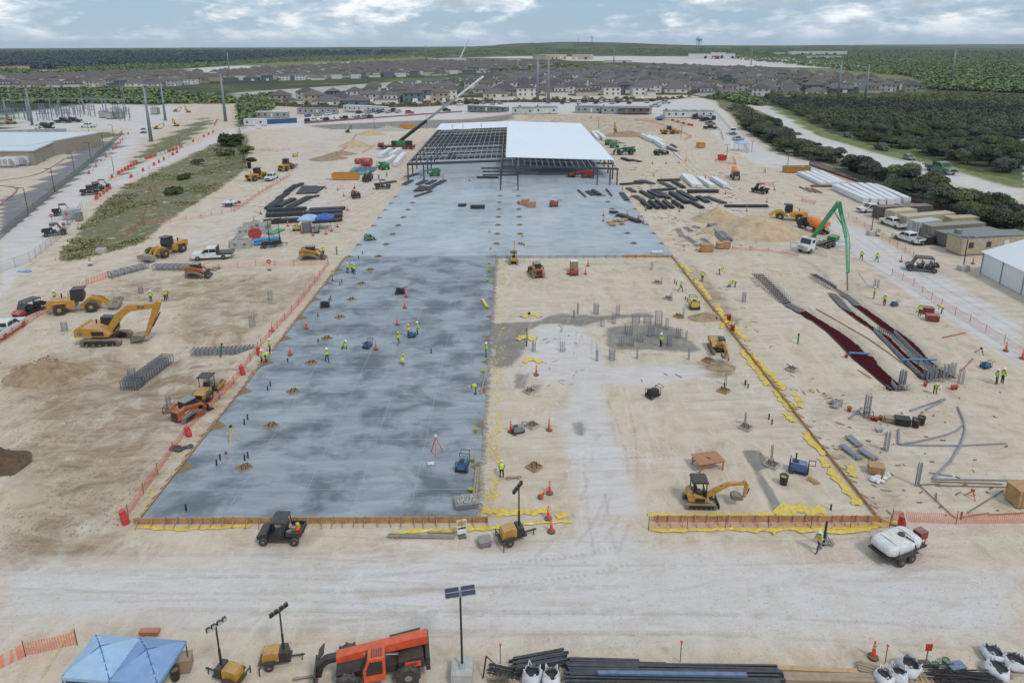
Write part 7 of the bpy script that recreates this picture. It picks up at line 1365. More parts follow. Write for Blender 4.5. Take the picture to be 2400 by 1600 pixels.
# ---------------------------------------------------------------- cones
m_cone=mat('cone_orange',(232,72,44),.5,dust=.05); m_rub=mat('rubber_black',(44,44,46),.8,dust=.3)
def make_cone():
    rt=root('traffic_post'); MB().plan([(.3*math.cos(i*math.pi/4+.39),.3*math.sin(i*math.pi/4+.39)) for i in range(8)],0,.1).o('base',m_rub,rt); MB().lathe([(.13,.1),(.075,.95),(.06,1.05),(.03,1.08)],10).o('tube',m_cone,rt)
    for z in (.7,.9): MB().lathe([(.102-.06*(z-.6),z),(.098-.06*(z-.6),z+.1)],10).o('band',m_refl,rt)
    MB().lathe([(.03,1.08),(.05,1.1),(.05,1.16),(.02,1.18)],8).o('grip',m_cone,rt); return rt
CN=[(718,770),(680,832),(949,722),(931,761),(881,819),(952,696),(638,776),(1257,879),(1197,1012),(1287,1008),(1288,1156),(1285,1216),(1292,1246),(1378,624),(1331,643),(1372,643),(764,442),(792,446),(806,460),(831,440),(611,502),(595,518),(815,493),(708,547),(734,552),(764,549),(777,542),(675,530),(791,532),(1529,384),(1561,384),(1591,382),(1607,377),(1532,413),(1619,414),(1653,417),(1683,423),(1414,506),(1414,518),(1470,504),(1497,512),(1508,524),(1479,463),(1513,493),(1592,496),(1680,493),(1216,478),(1458,445),(2357,822),(2396,840),(2112,613),(2280,618),(1797,474),(1815,446),(1640,590),(2046,1540),(1040,423),(1100,424),(1750,495),(1700,455)]
for x,y in CN: place('cone',make_cone,sgp(x,y),random.uniform(0,6),'orange traffic post '+near(x,y),'traffic post','orange traffic posts',1.05)
c=place('cone',None,sgp(1267,1166),0,'leaning orange traffic post left of the taped row','traffic post','orange traffic posts',1.0); c.rotation_euler=(0.1,.5,0)
def tall_red(x,y,h,label):
    rt=root('red_net_roll'); MB().lathe([(.28,0),(.3,h*.4),(.24,h*.8),(.28,h)],9).o('net_roll',mat('roll_red',(196,44,44),.6),rt); MB().beam((0,0,0),(.05,0,h+.25),.05,.05).o('stake',m_stake,rt); rt.location=gp(x,y); rt.rotation_euler=(.08,-.12,0); tag(rt,label,'net roll','rolled red nets on stakes')
tall_red(296,1226,1.25,'rolled red net at the front left slab corner'); tall_red(444,1022,1.1,'rolled red net behind the track loader'); tall_red(570,877,1.1,'rolled red net beside the slab edge near the roller'); tall_red(609,832,1.1,'rolled red net beside the stooping workers'); tall_red(2113,1238,1.3,'rolled red net at the right front fence corner')
# ---------------------------------------------------------------- small site things
m_ply=mat('plywood',(176,134,92),.8,var=.2,scale=3,dust=.15); m_ibc=mat('bag_white',(206,208,212),.8,dust=.05,bump=.5,bscale=5); m_tarp=mat('tarp_blue',(118,150,192),.55,dust=.12,var=.1,scale=1.2,dcol=(170,190,205)); m_tarp2=mat('tarp_light_blue',(150,182,210),.55,dust=.12,var=.08,dcol=(180,200,212))
def crate(x,y,L_,W,H,m,label,cat='crate',rz=0,name='crate',group=None,lid=None,slats=True,zf=None):
    p=(zf or sgp)(x,y); rt=root(name); MB().box(0,0,H/2+.05,L_,W,H-.1).o('body',m,rt); MB().box(0,0,H+.0,L_+.06,W+.06,.08).o('lid',lid or m,rt)
    for s in (-1,1): MB().box(s*L_*.32,0,.03,.1,W,.06).o('skid',m_stake,rt)
    if slats:
        for s in (-.33,.33): MB().box(s*L_,-W/2-.02,H/2,.08,.04,H-.1).o('batten',m_stake if m is m_ply else m,rt)
    rt.location=p; rt.rotation_euler=(0,0,rz); return tag(rt,label,cat,group)
def cart(x,y,m,label,rz=0,s=1,name='generator',cat='generator'):
    p=sgp(x,y); rt=root(name); MB().box(0,0,.5,1.0,.62,.5,tx=.9,ty=.9).o('engine_cover',m,rt); MB().box(0,0,.2,1.2,.7,.1).o('frame',m_blk,rt); m2=MB()
    for a in (-.55,.55): m2.tube([(a,-.36,.2),(a,-.36,.85),(a,.36,.85),(a,.36,.2)],.025,5)
    m2.tube([(.55,-.3,.85),(.95,-.3,.9),(.95,.3,.9),(.55,.3,.85)],.025,5).o('handle',m_blk,rt); MB().box(-.2,0,.79,.35,.3,.08).o('fuel_cap',m_blk,rt)
    for q in (-1,1): wheel(rt,-.4,q*.4,.17,.1)
    rt.location=p; rt.rotation_euler=(0,0,rz); rt.scale=(s,)*3; return tag(rt,label,cat,'small engine carts and generators')
for x,y,m,lab,rz,s in ((762,720,m_blk,'black generator cart on the slab near its left edge',.2,1.1),(938,689,m_blk,'black and blue generator beside two cones on the slab',0,1.2),(862,814,m_blue,'dark blue cart beside the cone at the saw worker',1.2,1),(966,790,m_teal,'teal wheelbarrow cart before the two standing workers',0,.8),(1085,1098,m_blue,'blue topped cart with black frame by the open slab edge',1.4,1.25),(1871,1106,m_blue,'blue compressor in a black frame by the grey wet strip',-.5,1.35),(1214,1014,m_grey,'grey plate compactor beside the cone on the dirt',.3,1.0),(1530,930,m_blk,'black compactor alone on the pale dirt',.5,1.2),(1626,722,m_plas,'yellow trench compactor beside the diagonal form',1.5,1.6),(696,540,m_plas,'small yellow compressor left of the blue canopies',.2,1.3),(740,546,m_grey,'grey welder before the blue canopies',0,1.3),(2310,862,m_teal,'blue cooler alone right of the trenches',.2,.9),(2096,717,m_teal,'blue box right of the watching worker',.1,.8),(692,367,m_plas,'tiny yellow roller on the left dirt',.2,1.4),(1298,484,m_red,'red and white scissor lift on the pale slab',0,1.7),(1345,645,m_red,'red barrels under the small white roof',0,1.2),(1340,415,m_red,'red machine under the white roof',0,1.8)): cart(x,y,m,lab,rz,s)
for x,y,L_,W,H,m,lab,rz in ((1231,480,1.8,1.4,1.3,m_ply,'left plywood box on the pale slab',.1),(1246,485,1.9,1.4,1.2,m_ply,'right plywood box on the pale slab',.05),(1656,588,2.2,1.4,1.3,m_ply,'large plywood box left of the orange nets',0),(1688,582,1.4,1.2,1.1,m_ply,'left of two brown boxes before the sand heap',0),(1702,581,1.2,1.2,1.2,m_ply,'right of two brown boxes before the sand heap',0),(720,544,1.7,1.3,2.0,mat('cabinet_grey',(96,104,108),.6),'grey job cabinet under the blue canopies',.1),(1345,636,1.2,1.2,1.9,m_stake,'brown kiosk with a white roof on the dirt',.1),(2087,988,1.1,.7,.5,m_stake,'small tan tool box beside the red buckets',-.2),(2114,994,1.3,.9,.7,m_blk,'black gang box left of the black drums',-.3),(2393,1178,1.9,1.4,1.6,m_ply,'plywood crate cut by the right edge',.1),(1136,1275,.9,.8,.45,m_grey,'grey slatted crate left of the light tower',.3),(1690,548,1.6,1.0,.7,m_grey,'grey crate beside the bar bundles',.1),(2173,734,1.4,1.0,.9,m_cr,'upper rusty form box right of the trenches',-.3),(2184,751,1.5,1.0,.8,m_cr,'lower rusty form box right of the trenches',-.3),(170,512,3.5,2.0,2.1,m_silver,'silver guard trailer at the stop signs',.5),(187,517,1.3,1.3,1.9,m_grey,'grey toilet cabin beside the guard trailer',.4),(1638,575,1.5,.9,.4,m_silver,'white sack pallet at the back slab corner',.2),(1540,593,2.0,.8,.3,m_white,'white sheet pile on the corner of the pale slab',.1),(2052,1107,1.2,.9,.75,m_ply,'plywood saw bench loaded with tools on the right dirt',-.3),(1010,1089,.5,.3,.16,m_white,'white box under the survey tripod on the slab',.1),(585,395,.9,.9,2.0,m_blk,'dark toilet at the fence end',0),(606,302,2.2,1.5,1.9,m_white,'white tank cabinet left of the blue toilets',0),(2060,1010,.6,.35,.3,m_silver,'small silver tool case above the conduit bundles',.1)):
    crate(x,y,L_,W,H,m,lab,rz=rz,lid=m_white if 'kiosk' in lab else None,group='boxes and crates about the site')
m_drum=mat('drum_black',(58,60,64),.6,dust=.1)
def drum(x,y,r,h,m,label,cat='bucket',open_=True,name='bucket',load=None):
    p=sgp(x,y); rt=root(name); MB().lathe([(r*.82,0),(r,h),(r*1.06,h),(r*1.06,h*.94),(r*.96,h*.94),(r*.8,.02)],12).o('shell',m,rt,True); MB().lathe([(r*.1,h*.7),(r*.9,h*.72)],12).o('contents',load or m_stake,rt); MB().tube([(-r,0,h*.9),(-r*.6,r*.5,h*1.15),(r*.6,r*.5,h*1.15),(r,0,h*.9)],.012,4).o('handle',m_blk,rt); rt.location=p; tag(rt,label,cat,'buckets and drums')
for x,y,lab in ((1133,874,'beside the worker at the slab edge'),(1115,1013,'by the middle of the open slab edge'),(1108,1082,'beside the blue topped cart'),(1104,1154,'beside the stone crate'),(1150,585,'nearest the slab step'),(1147,620,'first below the slab step'),(1146,637,'second below the slab step'),(1143,660,'third below the slab step'),(1143,724,'beside the yellow plank'),(1147,545,'left of the pockets on the pale slab'),(1228,575,'right of the mini excavator on the pale slab'),(1225,555,'right of the pockets on the pale slab')): drum(x,y,.2,.42,m_yel,'bright yellow bucket '+lab)
for x,y,r,h,m,lab in ((2145,1000,.36,.85,m_drum,'left black drum beside the gang box'),(2158,994,.36,.85,m_drum,'right black drum beside the gang box'),(1836,1134,.36,.85,m_drum,'black drum with yellow top near the wet strip'),(2044,984,.2,.4,m_red,'left red bucket beside the bracketed rebar column'),(2053,986,.2,.4,m_red,'middle red bucket beside the bracketed rebar column'),(2063,983,.2,.4,m_red,'right red bucket beside the gang box'),(1990,963,.22,.45,m_org,'orange bucket beside the crumpled grey sacks'),(2232,912,.22,.4,m_org,'left orange bucket right of the trench end'),(2240,911,.22,.4,m_org,'right orange bucket right of the trench end'),(2168,904,.2,.35,m_red,'red bucket at the trench end'),(2080,910,.2,.3,m_blk,'upper black bucket left of the trench foot'),(2086,914,.2,.3,m_blk,'lower black bucket left of the trench foot'),(1983,838,.2,.4,m_red,'red topped bucket at the blue pipe'),(1708,750,.3,.8,m_red,'red and white drum on the diagonal form'),(1716,778,.3,1.0,m_red,'red drum among the yellow plastic'),(1240,738,.2,.35,m_blk,'black bucket on the pale yellow plastic'),(530,1063,.12,.2,m_red,'small red marker on the slab')): drum(x,y,r,h,m,lab,'drum' if r>.3 else 'bucket',name='drum' if r>.3 else 'bucket',load=m_plas if 'yellow top' in lab else None)
def planks(p,q,n,w,label,m=None,zf=None,name='plank_stack'): return beams(p,q,n,w,1,label,m=m or m_stake,name=name,part='plank',size=(w/n*.8,.06),cat='planks',group='loose planks')
planks((1112,1172),(1119,1097),2,.4,'long planks lying on the slab along its open edge'); planks((1126,925),(1136,888),1,.2,'single plank beside the bending worker'); planks((909,1257),(1065,1262),3,.35,'long grey planks before the slab edge form',mat('grey_wood',(132,126,118),.9)); planks((1003,1250),(1065,1252),2,.2,'short grey planks behind the longer ones',mat('grey_wood',(132,126,118),.9)); planks((1130,702),(1142,720),1,.5,'yellow plank on the slab near its open edge',m_plas); planks((1186,1122),(1222,1120),2,.3,'brown boards beside the bending worker on the dirt'); planks((1895,1122),(1918,1136),3,.5,'stacked wooden formwork frames right of the blue compressor',m_ply)
for i in range(1): crate(1093,1182,1.8,1.3,.45,m_grey,'grey crate of broken stones on the slab corner',rz=.2,name='stone_crate',group='boxes and crates about the site')
b=MB(); rg=random.Random(4)
for i in range(60): b.blob((rg.uniform(-.7,.7),rg.uniform(-.5,.5),.5+rg.uniform(0,.12)),rg.uniform(.06,.13),5,3,(1,1,.7),.5,rg)
o=b.o('rubble',m_conc); pp=on_slab(1093,1182); o.location=pp; o.rotation_euler=(0,0,.2); struct(o,'stuff','broken grey concrete stones in the crate')
def tripod(x,y,h,m,label,top=None,spread=.6,name='survey_tripod',cat='tripod'):
    rt=root(name)
    for i in range(3): a=i*2.09+.5; MB().beam((spread*math.cos(a),spread*math.sin(a),0),(0,0,h),.06,.06).o('leg',m,rt)
    MB().box(0,0,h+.08,.2,.2,.2).o('head',top or m_blk,rt); rt.location=sgp(x,y); tag(rt,label,cat,'tripods')
tripod(545,1036,1.6,m_plas,'yellow survey tripod on the front slab'); tripod(1023,1062,1.7,m_org,'orange survey tripod with a white box on the slab',m_white); tripod(2277,1165,.6,m_red,'small red tripod vise among the rods',m_red,.5); tripod(2298,828,.6,m_blk,'low black tripod right of the outer trench')
# table
rt=root('wooden_table'); m_tb=mat('raw_table',(170,112,76),.8,var=.15,scale=3,dust=.15)
for i in range(5): MB().box(-1.0+.5*i,0,.92,.49,1.7,.05).o('top_board',m_tb,rt)
for x in (-1.1,1.1):
    for y in (-.7,.7): MB().box(x,y,.45,.1,.1,.9).o('leg',m_tb,rt)
for y in (-.7,.7): MB().box(0,y,.82,2.2,.05,.12).o('apron',m_tb,rt); MB().beam((-1.1,y,.2),(0,y,.85),.04,.08).beam((1.1,y,.2),(0,y,.85),.04,.08).o('brace',m_tb,rt)
rt.location=gp(1658,1094); rt.rotation_euler=(0,0,.22); tag(rt,'brown wooden work table behind the mini excavator','table'); b=MB().beam((-.2,.1,0),(.05,-.25,0),.06,.05).o('saw',m_blk); b.location=(rt.location.x+.1,rt.location.y,.98); tag(b,'small black tool lying on the wooden table','tool')
# signs
def sign(x,y,h,kind,label,rz=0):
    rt=root('road_sign'); MB().beam((0,0,0),(0,0,h),.06,.06).o('post',m_grey,rt); MB().box(0,0,.05,.6,.5,.1).o('foot',m_rub,rt)
    if kind=='no': MB().cyl((0,-.05,h),(0,-.02,h),.38,n=20).o('disc',m_red,rt); MB().box(0,-.06,h,.5,.02,.12).o('bar',m_white,rt)
    elif kind=='stop': MB().cyl((0,-.05,h),(0,-.02,h),.4,n=8).o('panel',m_red,rt); text(rt,'STOP',.24,(0,-.06,h),(math.pi/2,0,0),m_white)
    elif kind=='board': MB().box(0,0,h*.62,.75,.04,h*.75,rx=-.15).o('panel',m_white,rt); MB().box(0,-.075,h*.86,.6,.02,h*.2,rx=-.15).o('stripe',m_cat,rt); MB().box(0,-.04,h*.55,.6,.02,.12,rx=-.15).o('stripe',m_blk,rt)
    else: MB().box(0,-.03,h,.4,.03,.5).o('panel',m_red,rt)
    rt.location=gp(x,y); rt.rotation_euler=(0,0,rz); tag(rt,label,'sign','road and site signs')
sign(632,633,1.5,'no','round red no-entry sign before the faded net fence'); sign(124,529,2.2,'no','round red sign on the haul road verge'); sign(160,526,2.3,'stop','red stop sign before the guard trailer'); sign(153,548,2.0,'stop','lower red stop sign behind the black utility vehicle'); sign(1083,1258,1.5,'board','white and yellow notice board on the slab edge planks',.3); sign(2169,1556,1.3,'pad','red paddle sign standing behind the bag pile'); sign(212,622,1.6,'board','yellow and white board at the foot of the bank'); sign(2058,553,1.4,'board','yellow board near the white panel rows')
for x,y,h,lab in ((1173,1554,1.4,'thin stake with an orange tip right of the solar lamp'),(1594,1550,1.5,'thin stake with an orange tip behind the black steel stack'),(2074,1553,1.3,'thin stake with an orange tip beside the orange post')):
    rt=root('survey_stake'); MB().cyl((0,0,0),(0,0,h),.025,n=5).o('rod',m_blk,rt); MB().blob((0,0,h),.09,8,5).o('cap',m_cone,rt); rt.location=gp(x,y); tag(rt,lab,'stake','survey stakes')
rt=root('tool_stand'); MB().beam((0,0,0),(.05,0,2.1),.1,.14).o('post',m_blk,rt); MB().beam((.7,-.1,0),(.05,0,1.2),.07,.07).beam((.5,.5,0),(.05,0,1.2),.07,.07).o('leg',m_grey,rt); MB().box(.35,.1,.25,.9,.5,.06).o('shelf',m_grey,rt); rt.location=gp(1929,1278); tag(rt,'tall black stand beside the walking worker','stand')
# black conduit stubs
def stub_one(x,y,h,label):
    rt=root('conduit_stub'); MB().cyl((0,0,-.05),(0,0,h),.07,n=8).o('pipe',m_blk,rt); MB().cyl((0,0,h-.06),(0,0,h+.02),.085,n=8).o('cap',m_blk,rt); rt.location=sgp(x,y); tag(rt,label,'conduit stub','black conduit stubs')
S2=lambda X,Y:(600+X/3.92,580+Y/3.92); S5=lambda X,Y:(X/3.92,880+Y/3.92); S3=lambda X,Y:(1150+X/3.92,580+Y/3.92)
for q in [S2(*p) for p in ((945,100),(978,60),(790,328),(772,348),(688,475),(673,500),(570,640),(572,870),(292,1050),(133,1272),(108,1312),(1610,970))]+[S5(*p) for p in ((1712,1240),(2277,405),(2247,450),(2025,775),(1993,825),(2250,780),(2280,755))]+[ZB(*p) for p in ((342,278),(366,315),(557,590),(592,640),(830,990),(1855,1060))]+[S3(*p) for p in ((2183,1040),(2340,1268),(1905,645),(2075,668),(1790,478),(1805,500),(1690,330),(1705,345),(2145,1290),(330,770),(330,905))]+[Z1(155,1010),Z1(178,1040)]: stub_one(*q,random.uniform(.45,.6),'black conduit stub '+near(*q))
run([(2012/1,640),(2035,672)],.02,m_blk,'cord','thin black cord below the pump boom','cord')
rt=root('green_pipe'); MB().cyl((0,0,-.3),(0,0,1.2),.1,n=8).o('pipe',m_grn,rt); MB().cyl((0,0,1.2),(0,0,1.35),.13,n=8).o('cap',m_blk,rt); rt.location=gp(*Z1(570,690)); tag(rt,'upright green pipe left of the red trenches','pipe'); rt=root('green_pipe'); MB().cyl((0,0,-.2),(.35,0,1.6),.12,n=8).o('pipe',m_grn,rt); MB().cyl((.35,0,1.6),(.38,0,1.75),.14,n=8).o('cap',m_blk,rt); rt.location=gp(514,818); tag(rt,'leaning green pipe in the cut by the slab edge','pipe')
# column pockets in the dirt half
for x,y,c in ((1241,918,0),(1247,998,0),(1252,1096,1),(1696,917,1),(1747,1003,0),(1808,1090,0),(1659,846,1),(1565,700,0),(1590,742,1),(1540,663,0),(1855,866,0)):
    p=gp(x,y); rt=root('column_box'); q=[(-.75,0),(0,-.75),(.75,0),(0,.75)]; m=MB()
    for i in range(4): MB().beam((*q[i],.09),(*q[(i+1)%4],.09),.07,.18).o('side',m_ply if c else m_conc,rt)
    MB().add([(a,b,.05) for a,b in q],[(0,1,2,3)]).o('soil_fill',m_pit,rt)
    for a,b in ((-.2,-.2),(.2,-.2),(.2,.2),(-.2,.2)): MB().cyl((a,b,0),(a,b,.5),.03,n=5).o('anchor_bolt',m_blk,rt)
    rt.location=p; rt.location.z+=.03; tag(rt,('wooden' if c else 'grey')+' diamond column box '+near(x,y),'column box','diamond column boxes in the dirt')
# ---------------------------------------------------------------- canopies
def make_canopy(m,w=3.0,eave=2.15,peak=2.95):
    rt=root('canopy_tent'); n=8; vs=[];fs_=[]; h=w/2
    for j in range(n+1):
        for i in range(n+1):
            x=-h+w*i/n; y=-h+w*j/n; k=max(abs(x),abs(y))/h; d=min(1,abs(abs(x)-abs(y))/h); vs.append((x,y,eave+(peak-eave)*(1-k)**.85-.10*d*k*(1-k)*2))
    for j in range(n):
        for i in range(n): a=j*(n+1)+i; fs_.append((a,a+1,a+n+2,a+n+1))
    MB().add(vs,fs_).o('roof_fabric',m,rt); 
    for sx,sy in ((0,-1),(0,1),(-1,0),(1,0)): MB().box(sx*h,sy*h,eave-.1,w if sx==0 else .02,w if sy==0 else .02,.22).o('valance',m,rt)
    for sx in (-1,1):
        for sy in (-1,1): MB().beam((sx*(h-.04),sy*(h-.04),0),(sx*(h-.04),sy*(h-.04),eave),.05,.05).o('leg',m_lp,rt); MB().beam((sx*h*.97,sy*h*.97,eave+.02),(0,0,peak+.01),.05,.03).o('roof_seam',mat('seam_navy',(58,92,140),.6,dust=0),rt)
    return rt
pa=G(239,1533,2.25); pb=G(347,1541,2.25); a=math.atan2(pb.y-pa.y,pb.x-pa.x)
place('can1',lambda:make_canopy(m_tarp2),(pa.x,pa.y,0),a,'left near canopy tent with a light blue roof','canopy tent','blue canopy tents',.97); place('can2',lambda:make_canopy(m_tarp),(pb.x,pb.y,0),a,'right near canopy tent with a deeper blue roof','canopy tent','blue canopy tents',.97)
pa=gp(724,538); place('can1',None,(pa.x,pa.y,0),.0,'left canopy of the pair by the dark beam stacks','canopy tent','blue canopy tents',1.15); pb=gp(762,536); place('can3',lambda:make_canopy(mat('tarp_royal',(48,84,168),.55,dust=.05)),(pb.x,pb.y,0),.0,'right deep blue canopy of the pair by the beam stacks','canopy tent','blue canopy tents',1.15)
pa=gp(1737,353); place('can1',None,(pa.x,pa.y,0),.1,'pale blue shade canopy at the upper gate','canopy tent','blue canopy tents',1.3); pa=gp(1547,281); place('can3',None,(pa.x,pa.y,0),.1,'small dark blue canopy by the striped roof trailer','canopy tent','blue canopy tents',1.2)
crate(222,1625,2.4,.9,1.3,mat('cabinet_dark',(62,68,74),.6),'dark cabinet with a white label under the near left tent',rz=a,group='boxes and crates about the site'); crate(436,1566,.75,.75,.9,m_stake,'brown water cooler stand right of the near blue tents',rz=.2,group='boxes and crates about the site'); drum(412,1590,.28,.8,m_drum,'dark barrel beside the brown cooler stand','drum',name='drum'); crate(352,1486,1.2,.3,.3,m_tb,'small brown box behind the near blue tents',rz=0,group='boxes and crates about the site')
run([(178,1480),(100,1600)],.03,m_plas,'rope','yellow guy rope of the near left tent','rope',z=.6)
# ---------------------------------------------------------------- front right pile
beams((1335,1572),(1500,1576),4,1.2,2,'black steel channels at the left end of the near stack',m=m_beam,name='steel_stack',cat='steel stack',group='near black steel stacks'); beams((1330,1588),(1830,1596),5,1.5,2,'longest black steel stack with a blue straightedge on top',m=m_beam,name='steel_stack',cat='steel stack',group='near black steel stacks'); beams((1450,1563),(1560,1566),6,.5,2,'thin black bars behind the near steel stack',m=m_blk,part='bar',size=(.07,.07),name='bar_bundle',cat='bar bundle',group='near black steel stacks'); beams((1205,1570),(1325,1548),5,1.0,2,'slanting dark steel channels beside the white bags',m=m_beam,name='steel_stack',cat='steel stack',group='near black steel stacks'); beams((1145,1568),(1220,1584),6,.7,1,'thin dark angle bars left of the white bags',m=m_blk,part='bar',size=(.06,.06),name='bar_bundle',cat='bar bundle',group='near black steel stacks')
b=MB().box(0,0,.08,8.6,.22,.14).o('straightedge',m_blue); p=G(1575,1578,.95); b.location=(p.x,p.y,.88); b.rotation_euler=(0,0,-.02); tag(b,'long blue straightedge lying on the black steel','straightedge')
beams((1812,1571),(2010,1580),1,.3,1,'single long pale timber beside the black steel stack',m=m_timber,part='plank',name='timber_stack',size=(.3,.2),cat='timber',group='near timber'); beams((1835,1594),(2045,1598),3,1.0,2,'stacked pinkish timber planks in front of the pale one',m=m_stake,part='plank',name='timber_stack',size=(.28,.1),cat='timber',group='near timber'); beams((2012,1566),(2080,1586),5,1.0,2,'jumbled brown boards beside the white bags',m=m_stake,part='plank',name='timber_stack',size=(.15,.06),cat='timber',group='near timber')
def bag(x,y,r,h,label,load=None,tilt=0):
    rg=random.Random(int(x)); rt=root('bulk_bag'); n=18; b=MB(); prof=[(r*.75,0),(r*1.02,h*.2),(r*1.08,h*.5),(r*.95,h*.85),(r*.8,h)]; 
    vs=[];fs_=[]
    for j,(rr,z) in enumerate(prof):
        for i in range(n):
            a=2*math.pi*i/n; k=rr*(1+.10*math.sin(3*a+j)+rg.uniform(-.05,.05)); sq=1/max(abs(math.cos(a)),abs(math.sin(a)))**.5; vs.append((k*math.cos(a)*sq,k*math.sin(a)*sq,z+(rg.uniform(-.12,.12) if j==4 else 0)))
    for j in range(4):
        for i in range(n): fs_.append((j*n+i,j*n+(i+1)%n,(j+1)*n+(i+1)%n,(j+1)*n+i))
    MB().add(vs,fs_).o('sack',m_ibc,rt,True); MB().lathe([(.02,h*.72),(r*.85,h*.7)],12).o('contents',load or m_blk,rt)
    for i in range(4): a=i*1.57+.78; MB().tube([(r*.8*math.cos(a-.25),r*.8*math.sin(a-.25),h*.95),(r*1.0*math.cos(a),r*1.0*math.sin(a),h*1.28),(r*.8*math.cos(a+.25),r*.8*math.sin(a+.25),h*.95)],.035,5).o('strap',m_ibc,rt)
    rt.location=gp(x,y); rt.rotation_euler=(tilt,tilt*.6,rg.uniform(0,3)); tag(rt,label,'bulk bag','white bulk bags')
for x,y,r,h,lab,t in ((1247,1597,.52,.85,'open white bulk bag beside the slanting channels',0),(1292,1600,.48,.8,'open white bulk bag left of the long black steel',0),(2127,1572,.55,.75,'open white bulk bag standing alone behind the boards',.1),(2070,1598,.5,.6,'white bulk bag at the bottom edge left of the lettered one',.1),(2104,1594,.5,.7,'white bulk bag with red print',.1),(2325,1540,.6,.55,'farthest white bulk bag in the right corner',.15),(2376,1560,.6,.55,'rightmost white bulk bag',.1),(2334,1576,.6,.55,'nearest white bulk bag in the right corner',.15)): bag(x,y,r,h,lab,tilt=t)
b=MB(); rg=random.Random(9)
for i in range(70): x,y=rg.uniform(-1.2,1.2),rg.uniform(-.5,.5); b.cyl((x-1.0,y,rg.uniform(.05,.4)),(x+1.0,y+rg.uniform(-.2,.2),rg.uniform(.05,.4)),.03,n=5)
o=b.o('bar_heap',m_blk); o.location=gp(2255,1590); o.rotation_euler=(0,0,-.1); tag(o,'heap of dark rebar offcuts between the white bags','rebar heap'); crate(2240,1568,.9,.5,.3,m_blue,'blue sack on the dark rebar heap',rz=.2,slats=False,group='boxes and crates about the site'); drum(2192,1562,.22,.25,m_grn,'green lidded tub left of the rebar heap',load=m_grn); drum(2216,1552,.22,.25,m_grn,'pale green tub behind the other tub',load=m_grn)
rt=root('wooden_ladder')
for s in (-.25,.25): MB().box(0,s,.1,1.6,.07,.09).o('rail',m_ply,rt)
for i in range(5): MB().box(-.6+.3*i,0,.1,.06,.5,.05).o('rung',m_timber,rt)
rt.location=gp(2172,1596); rt.rotation_euler=(0,0,-.15); tag(rt,'short wooden ladder frame lying among the bags','ladder')
b=MB(); 
for i in range(40): a=rg.uniform(0,6.28); b.beam((0,0,.1),(math.cos(a)*rg.uniform(.3,.7),math.sin(a)*rg.uniform(.2,.5),rg.uniform(.05,.45)),.03,.03)
o=b.o('scrap_heap',m_rust); o.location=gp(1170,1597); tag(o,'rusty scrap wire heap right of the solar lamp base','scrap')
rt=root('prop_bar'); MB().cyl((0,0,0),(.2,.3,1.3),.05,n=6).cyl((.2,.3,1.3),(1.5,-.2,.3),.035,n=6).o('bar',m_blk,rt); rt.location=gp(1132,1588); tag(rt,'black propped bar beside the solar lamp base','bar')
# rubbish sacks, black heap beside forms
for x,y,m,lab in ((427,1050,m_drum,'black crumpled plastic by the slab edge braces'),(1960,948,m_grey,'crumpled grey and white sacks beside the diagonal form'),(60,638,m_tarp,'blue and white sandbag row at the left edge'),(2069,1122,m_white,'white rolled fabric beside the saw bench'),(500,632,m_grey,'grey tarpaulin behind the track loader')):
    rg=random.Random(int(x)); b=MB()
    for i in range(9): b.blob((rg.uniform(-.9,.9),rg.uniform(-.4,.4),.14),rg.uniform(.2,.38),7,4,(1.4,.9,.6),.5,rg)
    o=b.o('sack_heap',m); o.location=gp(x,y); o.rotation_euler=(0,0,.5); tag(o,lab,'sacks','sack heaps')
# ---------------------------------------------------------------- left building, kerbs, substation
m_bt=mat('block_tan',(150,140,124),.85,dust=.03); m_br=mat('membrane_roof',(196,206,212),.6,dust=.03,var=.05); rt=root('flat_roof_building'); A=G(84,388); B=G(150,354); dx=-45
q=[(A.x,A.y),(B.x,B.y),(B.x+dx*1.6,B.y+1),(A.x+dx,A.y)]; MB().plan(q,-.3,4.6).o('wall',m_bt,rt); cx=sum(p[0] for p in q)/4; cy_=sum(p[1] for p in q)/4; MB().plan([(cx+(x-cx)*1.01,cy_+(y-cy_)*1.02) for x,y in q],4.6,5.0).o('roof',m_br,rt); MB().plan([(x+(6 if i in (1,2) else -8),y+(14 if i in (1,2) else 9)) for i,(x,y) in enumerate(q)],-.3,5.0).o('annex',m_bt,rt); MB().plan([(x+(6 if i in (1,2) else -8),y+(14 if i in (1,2) else 9)) for i,(x,y) in enumerate(q)],5.0,5.3).o('annex_roof',m_br,rt)
for u in (.25,.6): c=A.lerp(B,u); MB().box(c.x+.05,c.y,1.1,.3,1.2,2.2).o('door',m_grey,rt)
tag(rt,'tan building with a pale flat roof at the left edge','building')
for x,y,L_,lab in ((15,392,7,'white generator enclosure at the left edge'),(45,388,7,'white generator enclosure beside the tan wall')):
    p=G(x,y); rt=root('generator_enclosure'); MB().box(0,0,1.9,L_,2.6,2.4).o('housing',m_white,rt); MB().box(0,0,.4,L_+.6,2.8,.7).o('fuel_base',m_grey,rt)
    for i in range(4): MB().box(-L_*.36+i*L_*.24,-1.32,1.9,L_*.18,.04,1.8).o('panel',m_silver,rt)
    MB().beam((L_/2+.5,-1.8,.0),(L_/2-.3,-1.5,2.2),.8,.15).o('stairs',m_grey,rt); rt.location=p; tag(rt,lab,'generator','generator enclosures')
def kerb(pts,label,m): 
    P=[gp(*p) for p in pts]; b=MB()
    for a,c in zip(P[:-1],P[1:]): b.beam((a.x,a.y,.07),(c.x,c.y,.07),.3,.14)
    struct(b.o('kerb',m),label=label)
